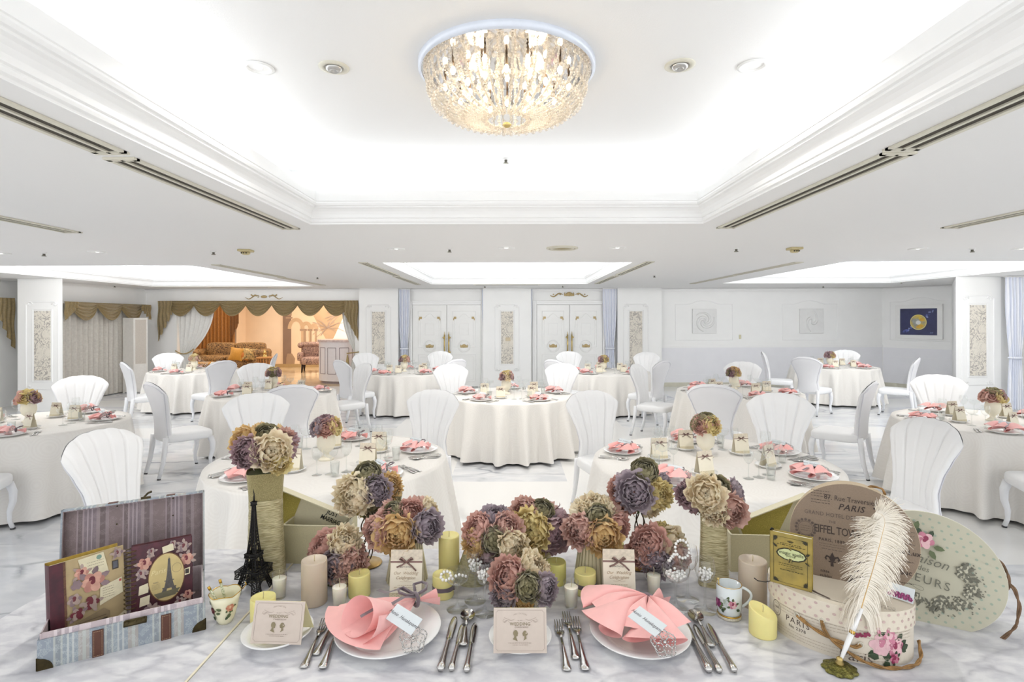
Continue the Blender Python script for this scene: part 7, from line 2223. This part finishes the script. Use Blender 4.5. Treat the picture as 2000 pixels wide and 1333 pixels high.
def tower_print(pr, x, y, h, m, fat=1.0):
    w0 = h * .30 * fat
    def hw(z): return w0 * math.exp(-2.7 * z) * .5 + h * .012
    L_ = [(x - hw(z), y + z * h) for z in [k / 16 for k in range(16)]]; R_ = [(x + hw(z), y + z * h) for z in [k / 16 for k in range(16)]]
    for side in (-1, 1):
        zs = [k / 16 * .33 for k in range(9)]
        out = [(x + side * hw(z) * 1.15, y + z * h) for z in zs]; inn = [(x + side * hw(z) * (.42 if z < .2 else .1), y + z * h) for z in zs]
        pr.poly(out + inn[::-1], m)
    zs = [.16 + k / 14 * .78 for k in range(15)]
    pr.poly([(x - hw(z), y + z * h) for z in zs] + [(x + hw(z), y + z * h) for z in zs[::-1]], m)
    pr.rect(x - hw(.17) * 1.3, y + .165 * h, x + hw(.17) * 1.3, y + .195 * h, m); pr.rect(x - hw(.36) * 1.4, y + .35 * h, x + hw(.36) * 1.4, y + .375 * h, m); pr.rect(x - h * .022, y + .90 * h, x + h * .022, y + .925 * h, m)
    pr.poly([(x - h * .012, y + .92 * h), (x + h * .012, y + .92 * h), (x, y + h)], m)
tower_print(pr, .086, .058, .100, TWR, 1.2); pr.poly([(.050, .066), (.112, .070), (.100, .054), (.060, .052)], mat('print_ground', hexc('6C6750'), .6, var=.2))
pr.text('Paris', .062, .122, .018, mat('gilt_letter', hexc('D6C894'), .5), .1, .35); pr.ring(.104, .124, .011, .012, .0006, TWR, 20); pr.text('PARIS', .055, .095, .005, TWR); pr.lines(.046, .066, [.09, .087, .084, .081, .078], .0005, TWR, 9)
pr.build('cover_print', t, lambda a, b_, c_: Vector((a, -c_, b_)))

# ---- hat boxes
KRAFT = mat('paper_linen_brown', hexc('8A7866'), .7, var=.10, scale=300, bump=.2, bscale=500); KRAFTS = mat('paper_linen_side', hexc('B6A488'), .7, var=.08, scale=300)
INKB = mat('ink_brown', hexc('3C302C'), .7, var=.15, scale=200); INKB2 = mat('ink_faded', hexc('5E5048'), .7, var=.1)
CRM = mat('paper_cream', hexc('D6CDBD'), .6, var=.08, scale=12); CRMT = mat('paper_cream_top', hexc('DAD0BE'), .6, var=.05, scale=10); PDOT = mat('dot_pink', hexc('C9AFA8'), .6, var=.1)
SAGE = mat('paper_sage', hexc('B9B6A2'), .6, var=.04, scale=10); SAGES = mat('paper_ivory_side', hexc('DAD7C8'), .6, var=.05, scale=30); GDOT = mat('dot_green', hexc('9DAA9A'), .6, var=.08); INKW = mat('ink_wreath', hexc('6F6E60'), .6, var=.2, scale=100)
ROPEB = mat('rope_tan', hexc('A47C48'), .7, var=.45, scale=60, bump=.5, bscale=200); ROPEB2 = mat('rope_brown', hexc('7A5E46'), .7, var=.4, scale=60, bump=.5, bscale=200)
def rope(parent, pts, r_, m, name='rope_handle', closed=False):
    # two strands twisted together
    P_ = [Vector(p) for p in pts]
    fine = []
    for i in range(len(P_) - 1):
        for k in range(8): fine.append(P_[i].lerp(P_[i + 1], k / 8))
    fine.append(P_[-1])
    for _ in range(3): fine = [fine[0]] + [(fine[i - 1] + fine[i] * 2 + fine[i + 1]) / 4 for i in range(1, len(fine) - 1)] + [fine[-1]]
    q = MB()
    for s_ in range(2):
        out = []; l = 0
        for i, p in enumerate(fine):
            a = fine[max(0, i - 1)]; b_ = fine[min(len(fine) - 1, i + 1)]; t_ = (b_ - a).normalized()
            l += (p - fine[i - 1]).length if i else 0
            u_ = t_.cross(Vector((.13, .2, .97))).normalized(); v_ = t_.cross(u_)
            an = l / (r_ * 3.2) + s_ * pi
            out.append(p + (u_ * cos(an) + v_ * sin(an)) * r_ * .5)
        q.tube(out, r_ * .62, 6)
    return q.build(name, m, parent)
# lower oval box
BC = Vector((.845, 1.412, FT)); BA, BB, BH, BANG = .160, .118, .13, R(-32)
t = thing('hat_box', 'oval cream hat box with pink dots and roses carrying the book and brown box', 'hat box', BC, BANG)
def ell(a, b_, n=72): return [(a * cos(2 * pi * k / n), b_ * sin(2 * pi * k / n)) for k in range(n)]
q = MB(); q.prism(ell(BA, BB), 0, BH - .002, None, smooth=False); q.build('box_body', CRM, t)
q = MB(); q.prism(ell(BA + .0035, BB + .0035), BH - .048, BH, None); q.build('lid', CRMT, t)
def efr(extra): 
    def f_(a, b_, c_):
        th_ = R(239) - BANG + a / .145
        return Vector(((BA + extra + c_) * cos(th_), (BB + extra + c_) * sin(th_), b_))
    return f_
pr = Print(.0, .0006)
for i in range(26):
    for j in range(3): pr.ellipse(-.30 + i * .0235 + (j % 2) * .0117, BH - .040 + j * .016, .0038, .0034, PDOT, 10)
pr.build('pink_dots', t, efr(.0035))
pr = Print(.00004, .0006)
pr.text('PARIS', -.085, .052, .020, INKB2, 0, 0, 0, 1.25); pr.text('No 2378', -.085, .036, .011, INKB, 0, 0, 0, 1.1)
pr.ring(-.150, .060, .017, .019, .0012, INKB2, 24); pr.text('1946', -.150, .062, .010, INKB2, .2, .2); pr.ring(-.150, .060, .0115, .013, .0006, INKB2, 20)
pr.lines(-.14, .17, [.078, .071, .064], .0012, mat('ink_pale', hexc('B3A694'), .6), 3); pr.lines(-.20, .10, [.025, .018, .011], .0012, MATS['ink_pale'], 4)
pr.text('Paris', .035, .014, .034, INKB2, 0, .1)
pr.rose(.085, .050, .026, [RP1[1], RP1[1], RP1[0]], LEAFD, 21); pr.rose(.118, .045, .023, [RP1[0], RP1[1], RP1[2]], LEAFD, 22); pr.rose(.105, .068, .017, [RP1[1], RP1[0], RP1[1]], None, 23); pr.rose(.115, .018, .012, [RP1[2], RP1[0], RP1[2]], LEAFD, 24)
for (x, y, rr) in ((.078, .018, 2.6), (.092, .014, -1.2), (.135, .04, .3)): pr.leaf(x, y, .022, .008, rr, LEAFD)
for (x, y) in ((.040, .066), (.055, .070)):
    for rr in (.5, 1.3, 2.4, 3.4): pr.leaf(x, y, .010, .0035, rr, RP1[2])
for (x, y) in ((.078, .082), (.098, .084)): pr.ellipse(x, y, .004, .006, RP1[0], 9, .4); pr.leaf(x, y - .003, .009, .002, -1.4, LEAFP)
pr.build('rose_print', t, efr(0))
pr = Print(.00004, .0006)
pr.strip([(-.06, -.085), (-.02, -.10), (.02, -.104)], .0012, INKB2); tower_print(pr, 0, 0, .0001, INKB2)
pr.poly([(-.075, -.050), (-.040, -.078), (-.012, -.095), (-.015, -.099), (-.045, -.084), (-.080, -.058)], INKB2)
pr.lines(.02, .12, [-.075, -.082, -.068], .0012, INKB2, 6); pr.ring(-.105, -.045, .018, .014, .0010, INKB2, 20)
pr.build('lid_print', t, lambda a, b_, c_: Vector((a, b_, BH + c_)))
e_ = efr(.004)
rope(t, [e_(-.082, .072, 0), e_(-.05, .060, .004), e_(-.01, .048, .006), e_(.03, .040, .004), e_(.042, .046, -.001)], .0042, ROPEB)
rope(t, [e_(-.030, .083, 0), e_(-.025, .066, .006), e_(-.012, .048, .008), e_(.01, .032, .008), e_(.045, .012, .008), e_(.08, .004, .010), e_(.12, .004, .012), e_(.16, .005, .014), e_(.20, .008, .012), e_(.24, .03, .008)], .0042, ROPEB)
q = MB()
for a, b_ in ((-.082, .072), (-.030, .083), (.042, .046)):
    c_ = e_(a, b_, 0); n_ = (e_(a, b_, .01) - c_).normalized(); u_ = n_.cross(Vector((0, 0, 1))).normalized()
    q.tube([c_ + u_ * .006 * cos(k * pi / 5) + Vector((0, 0, .006 * sin(k * pi / 5))) for k in range(10)], .0013, 5, closed=True)
q.build('eyelet', SAGES, t)
# brown round box standing on edge
def drum(name, lab, cen, r1, r2, thick, yaw, lean, roll, facem, sidem, cat='hat box', edge=None):
    """flat drum: its face looks along local -y"""
    t = thing(name, lab, cat)
    t.matrix_world = Matrix.Translation(cen) @ Matrix.Rotation(yaw, 4, 'Z') @ Matrix.Rotation(lean, 4, 'X') @ Matrix.Rotation(roll, 4, 'Y')
    n = 80
    RX = Matrix.Rotation(pi / 2, 4, 'X')
    def pol(k, e): return (r1 + e) * cos(2 * pi * k / n), (r2 + e) * sin(2 * pi * k / n)
    q = MB()
    vs = [(pol(k, 0)[0], 0, pol(k, 0)[1]) for k in range(n)] 
    q.add(vs, [tuple(range(n))[::1]], None, False); 
    q.add([(x, .0015, z) for x, y_, z in [(pol(k, .001)[0], 0, pol(k, .001)[1]) for k in range(n)]], [tuple(range(n))], None, False)
    q.build('lid_face', facem, t)
    q = MB()
    rings = [(0.0, 0.0), (.001, .0015), (.001, thick * .34), (-.002, thick * .34), (-.002, thick)]
    vs = []; fs = []
    for e, y in rings:
        for k in range(n): x, z = pol(k, e); vs.append((x, y, z))
    for j in range(len(rings) - 1):
        for k in range(n):
            m_ = (k + 1) % n; fs.append((j * n + k, (j + 1) * n + k, (j + 1) * n + m_, j * n + m_))
    fs.append(tuple((len(rings) - 1) * n + k for k in range(n))[::-1])
    q.add(vs, fs, None, False); q.build('box_side', sidem, t)
    return t
YB = 1.435
cen = PD(1664, 1053, YB)
t = drum('hat_box', 'round brown linen hat box with tower print standing on edge', cen, .146, .139, .115, R(-30), R(-9), 0, KRAFT, KRAFTS)
r_ = .146
pr = Print(.00004, .0006)
u = .146 / 127  # metres per picture pixel on the face
pr.text('87. Rue Traversière', .0, .098, .0185, INKB, 0, 0, 0, 1.0, .86); pr.text('PARIS', .0, .077, .022, INKB, 0, .3, .012, 1.1, 1.0)
pr.text('GRAND HOTEL DES RÉSERVOIRS', -.012, .052, .0145, INKB2, 0, 0, 0, 1.1, .86)
pr.text('EIFFEL TOWER,', -.026, .012, .029, INKB, 0, 0, .004, .9, .70); pr.text('THE', -.045, .034, .009, INKB2)
pr.text('PARIS, 1889.', -.045, -.014, .011, INKB, 0, 0, .006, 1.1); pr.lines(-.075, -.015, [-.024, -.030], .0010, INKB2, 1); pr.lines(-.070, -.020, [-.037], .0014, INKB2, 2)
pr.lines(-.095, -.050, [.112, .105, .098, .088, .081], .0012, INKB, 3); pr.lines(.055, .115, [.075, .066, .057], .0012, INKB2, 4); pr.lines(.075, .135, [.04, .03, .02, .01], .0012, INKB2, 5)
for k in range(16): pr.ellipse(-.108 + .023 * cos(k * pi / 8), .008 + .023 * sin(k * pi / 8), .0035, .0035, INKB2, 8)
pr.ring(-.108, .008, .018, .018, .001, INKB2, 24); pr.lines(-.12, -.096, [.014, .008, .002], .001, INKB2, 8)
# fleur-de-lis
fx, fz, s_ = -.045, -.062, .017
pr.poly([(fx, fz + s_ * 1.1), (fx + s_ * .35, fz + s_ * .3), (fx, fz - s_ * .4), (fx - s_ * .35, fz + s_ * .3)], INKB); 
for e in (-1, 1): pr.strip([(fx + e * s_ * .12, fz - s_ * .25), (fx + e * s_ * .35, fz + s_ * .3), (fx + e * s_ * .75, fz + s_ * .45), (fx + e * s_ * .95, fz + s_ * .1), (fx + e * s_ * .75, fz - s_ * .1)], s_ * .25, INKB)
pr.rect(fx - s_ * .5, fz - s_ * .42, fx + s_ * .5, fz - s_ * .26, INKB); pr.poly([(fx - s_ * .12, fz - s_ * .4), (fx + s_ * .12, fz - s_ * .4), (fx + s_ * .2, fz - s_), (fx - s_ * .2, fz - s_)], INKB)
tower_print(pr, .022, -.118, .145, mat('print_tower_brown', hexc('4A3D3C'), .7, var=.35, scale=260), 1.5)
pr.text('P', .060, .080, .040, INKB, -pi / 2); pr.text('nites', -.062, -.094, .011, INKB, 0, 0, .006); pr.text('eubles', -.060, -.106, .011, INKB, 0, 0, .006); pr.text('Sde Lux', .118, -.010, .018, INKB, -.05); pr.text('Suc', .115, -.060, .018, INKB, 0, 0, .006); pr.lines(.09, .13, [-.033, -.085], .0012, INKB, 12)
pr.build('lid_print', t, lambda a, b_, c_: Vector((a, -c_, b_)))
rope(t, [(.035, .045, .131), (.045, .040, .1375), (.058, .038, .1375), (.072, .042, .134), (.078, .05, .119)], .0032, ROPEB)
# green oval box leaning at the right
cen = PD(1815, 1125, 1.49) + Vector((0, 0, .016))
t = drum('hat_box', 'oval sage green dotted hat box with a flower wreath, leaning on its side', cen, .166, .150, .11, R(-28), R(-15), R(17), SAGE, SAGES)
pr = Print(.0, .0006)
for i in range(-9, 10):
    for j in range(-9, 10):
        x = i * .0215 + (j % 2) * .0107; z = j * .0185
        if (x / .158) ** 2 + (z / .142) ** 2 < 1 and (x / .095) ** 2 + ((z + .01) / .085) ** 2 > 1: pr.ellipse(x, z, .0036, .0030, GDOT, 9)
pr.step = .000012
rg = random.Random(8)
for k in range(90):
    a = rg.uniform(-2.6, .95); rr = rg.uniform(.78, 1.05)
    x, z = .098 * rr * cos(a), .080 * rr * sin(a) - .01
    if (x / .145) ** 2 + (z / .128) ** 2 > 1: continue
    if k % 3 == 0: pr.rose(x, z, rg.uniform(.006, .011), [INKW, SAGE, INKW], INKW, k)
    else: pr.leaf(x, z, rg.uniform(.010, .02), .0028, a + rg.uniform(-.9, .9), INKW)
for k in range(40):
    a = rg.uniform(-1.2, .9); rr = rg.uniform(1.0, 1.3); pr.ellipse(.098 * rr * cos(a), .078 * rr * sin(a) - .01, .0022, .0018, INKW, 7)
pr.step = .00004
pr.rose(-.030, .070, .022, [RP1[0], RP1[1], RP1[2]], LEAFD, 41); pr.rose(-.063, .062, .015, [RP1[1], RP1[0], RP1[1]], LEAFD, 42)
for (x, z, rr) in ((-.008, .062, .1), (-.013, .050, -.8), (-.048, .045, -1.7), (-.058, .088, 1.5)): pr.leaf(x, z, .026, .007, rr, LEAFP)
ro = R(17) * 0
pr.text('Maison', -.010, .022, .034, INKW, .12, .35); pr.text('des', -.014, -.003, .020, INKW, .12, .15); pr.text('FLEURS', -.006, -.030, .030, INKW, .12, 0, .004, 1.25)
pr.strip([(-.03 + .03 * cos(a), -.055 + .005 * sin(2 * a)) for a in [2 * pi * k / 30 for k in range(30)]], .0008, INKW, True)
pr.build('lid_print', t, lambda a, b_, c_: Vector((a, -c_, b_)))
pr = Print(.00004, .0012)
pr.rose(0, .055, .012, [RP1[1], RP1[1], RP1[0]], LEAFP, 51); pr.rose(.03, .05, .009, [RP1[1], RP1[1], RP1[0]], LEAFP, 52); pr.rose(-.03, .05, .009, [RP1[1], RP1[1], RP1[0]], LEAFP, 53)
pr.build('side_print', t, lambda a, b_, c_: Vector(((.166 + c_) * sin(a / .17 - .35), b_ , (.148 + c_) * cos(a / .17 - .35))))
sx_ = lambda deg, y, e: Vector(((.168 + e) * cos(R(deg)), y, (.150 + e) * sin(R(deg))))
rope(t, [sx_(42, .05, 0), sx_(34, .05, .010), sx_(24, .045, .014), sx_(14, .04, .008), sx_(8, .04, .0)], .0045, ROPEB2)
rope(t, [sx_(20, .03, .002), sx_(14, .02, .016), sx_(2, .01, .026), sx_(-14, .0, .034), sx_(-30, .0, .036), sx_(-44, .005, .024), sx_(-54, .02, .006), sx_(-58, .03, .0)], .0045, ROPEB2)
# small card between the boxes
t = thing('greeting_card', 'small pale card with magenta flowers wedged between the hat boxes', 'card')
t.matrix_world = Matrix.Translation(P(1757, 1172, FT + BH + .004)) @ Matrix.Rotation(R(-50), 4, 'Z') @ Matrix.Rotation(R(60), 4, 'X')
q = MB(); q.box((0, .017, 0), (.055, .034, .001)); q.build('card', TAGC, t)
pr = Print(.00004, .0006)
for k in range(9): pr.rose(-.022 + k * .0055, .007 + .006 * (k % 2), .005, RP2, None, k + 60)
pr.build('flower_print', t, lambda a, b_, c_: Vector((a, b_, c_)))
# green book
b0 = P(1504, 1137, FT + BH); b1_ = P(1586, 1159, FT + BH); 
ba = atan2((b1_ - b0).y, (b1_ - b0).x); BW2 = (b1_ - b0).length; BH2 = .134
t = thing('spell_book', 'small ochre-green hardback book standing on the oval hat box', 'book', b0 + Vector((0, 0, .0008)), ba)
OCH = mat('cover_ochre', hexc('A28C40'), .5, var=.25, scale=25, col2=hexc('85753A')); PG2 = mat('page_white', hexc('E8E4CF'), .7, var=.08, scale=200)
q = MB(); q.box((BW2 / 2, .0012, BH2 / 2), (BW2, .0024, BH2), bev=.0008); q.build('front_cover', OCH, t)
q = MB(); q.box((BW2 / 2, .0178, BH2 / 2), (BW2, .0024, BH2), bev=.0008); q.build('back_cover', OCH, t)
q = MB(); q.grid(lambda u, v: (-.0025 * sin(u * pi), u * .019, v * BH2), 8, 1); q.build('spine', OCH, t)
q = MB(); q.box((BW2 / 2 + .0006, .0096, BH2 / 2 - .001), (BW2 - .006, .0138, BH2 - .005)); q.build('page_block', PG2, t)
q = MB(); q.tube([(0, .006, BH2), (.002, .012, BH2 + .003), (.005, .016, BH2)], .0022, 6); q.tube([(.008, .006, .003), (-.010, -.006, -.002), (-.030, -.002, -.006), (-.040, .004, -.004)], .0012, 6); q.build('bookmark_ribbon', BLK, t)
INKD = mat('ink_deep_olive', hexc('2C2812'), .6, var=.1); LABL = mat('label_mint', hexc('C3C994'), .6, var=.04)
pr = Print(.00004, .0006); W_, H_ = BW2, BH2
x0, x1, z0, z1 = W_ * .09, W_ * .90, H_ * .055, H_ * .93
pr.frame(x0, z0, x1, z1, W_ * .010, INKD)
for (cx_, cz_, a) in ((x0, z0, 0), (x1, z0, pi / 2), (x1, z1, pi), (x0, z1, 3 * pi / 2)):
    for k in range(5):
        pr.leaf(cx_ + cos(a + .78) * W_ * .02, cz_ + sin(a + .78) * W_ * .02, W_ * (.13 - .01 * k), W_ * .018, a + k * .39, INKD)
pr.rect(W_ * .46, H_ * .845, W_ * .54, H_ * .855, INKD)
for k in range(5): pr.leaf(W_ * (.46 + .02 * k), H_ * .852, W_ * .05, W_ * .01, 2.3 - k * .37, INKD)
pr.lines(W_ * .25, W_ * .75, [H_ * .815], W_ * .012, INKD, 3); pr.lines(W_ * .18, W_ * .85, [H_ * .785], W_ * .014, INKD, 4)
pr.ellipse(W_ * .52, H_ * .62, W_ * .37, H_ * .125, INKD, 12); pr.ellipse(W_ * .52, H_ * .62, W_ * .33, H_ * .105, LABL, 12); pr.rose(W_ * .50, H_ * .51, W_ * .05, [INKD, OCH, INKD], INKD, 2); pr.rose(W_ * .50, H_ * .735, W_ * .035, [INKD, OCH, INKD], INKD, 5)
pr.leaf(W_ * .18, H_ * .72, W_ * .14, W_ * .03, 2.4, INKD); pr.leaf(W_ * .86, H_ * .66, W_ * .12, W_ * .03, .6, INKD); pr.leaf(W_ * .84, H_ * .54, W_ * .14, W_ * .02, -.6, INKD)
pr.text('magic spells', W_ * .52, H_ * .64, W_ * .125, INKD); pr.text('journal', W_ * .52, H_ * .59, W_ * .075, INKD, 0, .3)
pr.lines(W_ * .22, W_ * .80, [H_ * .43, H_ * .395], W_ * .012, INKD, 6); pr.lines(W_ * .40, W_ * .62, [H_ * .355], W_ * .010, INKD, 7); pr.lines(W_ * .25, W_ * .82, [H_ * .31], W_ * .016, INKD, 8)
pr.build('cover_print', t, lambda a, b_, c_: Vector((a, -c_, b_)))

# ---- quill pen in its stand
QB = Bp(1640, 1309)
t = thing('pen_stand', 'scalloped brass stand holding the white quill pen', 'pen stand', QB)
ANT = mat('brass_antique', hexc('8F8A4A'), .38, .8, var=.55, scale=120, col2=hexc('4C4A24'), bump=.9, bscale=260)
q = MB(); q.lathe([(.028, 0), (.037, .001), (.038, .004), (.031, .008), (.024, .008), (.018, .012), (.008, .013), (.007, .013)], 64, wob=lambda a, j: 1 + (.055 * cos(9 * a) if j < 4 else .03 * cos(9 * a)), cy_=.92); q.build('base_plate', ANT, t)
q = MB(); q.lathe([(.008, .012), (.009, .016), (.006, .022), (.0075, .026), (.0045, .03)], 16); q.build('socket', GOLD, t)
s0 = QB + Vector((.002, 0, .022))
YQ = QB.y
s1 = PD(1683, 1189, YQ + .012)
dq = s1 - s0
t = thing('quill_pen', 'white ostrich feather quill pen rising from the brass stand', 'quill', s0)
PENW = mat('pen_white', (.85, .85, .84), .2, var=.01, coat=.4)
q = MB(); q.tube([dq * k for k in (0, .03, .30, .52)], [.0016, .0036, .0058, .0062], 14, flat=1); q.tube([dq * k for k in (.57, .7, 1.0)], [.0060, .0055, .0042], 14); q.build('pen_barrel', PENW, t)
q = MB(); q.tube([dq * .515, dq * .575], .0064, 14); q.build('gold_ring', GOLDR, t)
shaft_px = [(1680, 1196, 0), (1688, 1168, .004), (1702, 1122, .010), (1713, 1084, .018), (1722, 1048, .026), (1728, 1022, .032), (1724, 1008, .034), (1711, 1001, .034)]
SP = [PD(x, y, YQ + .012 + d) - s0 for x, y, d in shaft_px]
def curve(P_, u):
    u = min(.9999, max(0, u)) * (len(P_) - 1); i = int(u); f_ = u - i
    p0 = P_[max(0, i - 1)]; p1_ = P_[i]; p2_ = P_[i + 1]; p3 = P_[min(len(P_) - 1, i + 2)]
    return .5 * ((2 * p1_) + (p2_ - p0) * f_ + (2 * p0 - 5 * p1_ + 4 * p2_ - p3) * f_ * f_ + (3 * p1_ - p0 - 3 * p2_ + p3) * f_ ** 3)
FEA = mat('feather_ivory', hexc('EFE8DA'), .8, var=.06, scale=40, sheen=.5); SHA = mat('feather_shaft', hexc('C9A463'), .5, var=.2)
q = MB(); q.tube([curve(SP, k / 30) for k in range(31)], [.0016 * (1 - k / 34) for k in range(31)], 6); q.build('shaft', SHA, t)
rg = random.Random(12)
for side in (-1, 1):
    q = MB()
    NBARB = 760
    for k in range(NBARB):
        u = (k + rg.random()) / NBARB * .995
        p = curve(SP, u); tn = (curve(SP, min(1, u + .03)) - curve(SP, max(0, u - .02))).normalized()
        out = Vector((side, 0, 0)); out = (out - tn * out.dot(tn)).normalized()
        prof_ = (.45 + .9 * sin(min(1, (u * .92 + .10)) * pi) ** .8) if u < .85 else .95 * (1 - u) / .15 + .25
        l = (.054 if side < 0 else .050) * prof_ * rg.uniform(.72, 1.12) * (1.35 if u < .16 else 1)
        dep = rg.uniform(-.55, .35)
        pts = []; cur = p.copy(); d = (out * 1.0 + tn * (.55 - .75 * (1 - u)) + Vector((0, dep, 0))).normalized()
        ns = 7; droop = rg.uniform(.10, .24) * (1.5 - u) + (.30 if u < .22 else 0)
        for s_ in range(ns + 1):
            pts.append(cur.copy())
            cur = cur + d * l / ns
            d = (d + Vector((rg.uniform(-.06, .06), rg.uniform(-.08, .08), -droop)) - tn * .02).normalized()
        w_ = rg.uniform(.0007, .0012)
        nrm = Vector((0, -1, 0))
        o_ = len(q.v)
        for s_, pp in enumerate(pts):
            a = pts[max(0, s_ - 1)]; b_ = pts[min(ns, s_ + 1)]; tt = (b_ - a).normalized(); sd = tt.cross(nrm).normalized() * w_ * (1 - .75 * s_ / ns)
            q.v.append(tuple(pp - sd)); q.v.append(tuple(pp + sd))
        for s_ in range(ns): q.face((o_ + 2 * s_, o_ + 2 * s_ + 1, o_ + 2 * s_ + 3, o_ + 2 * s_ + 2), None, True)
    q.build('feather_vane', FEA, t)
for pr_ in (forkP, knifeP, spoonP, brP, ncP): pr_.drop()
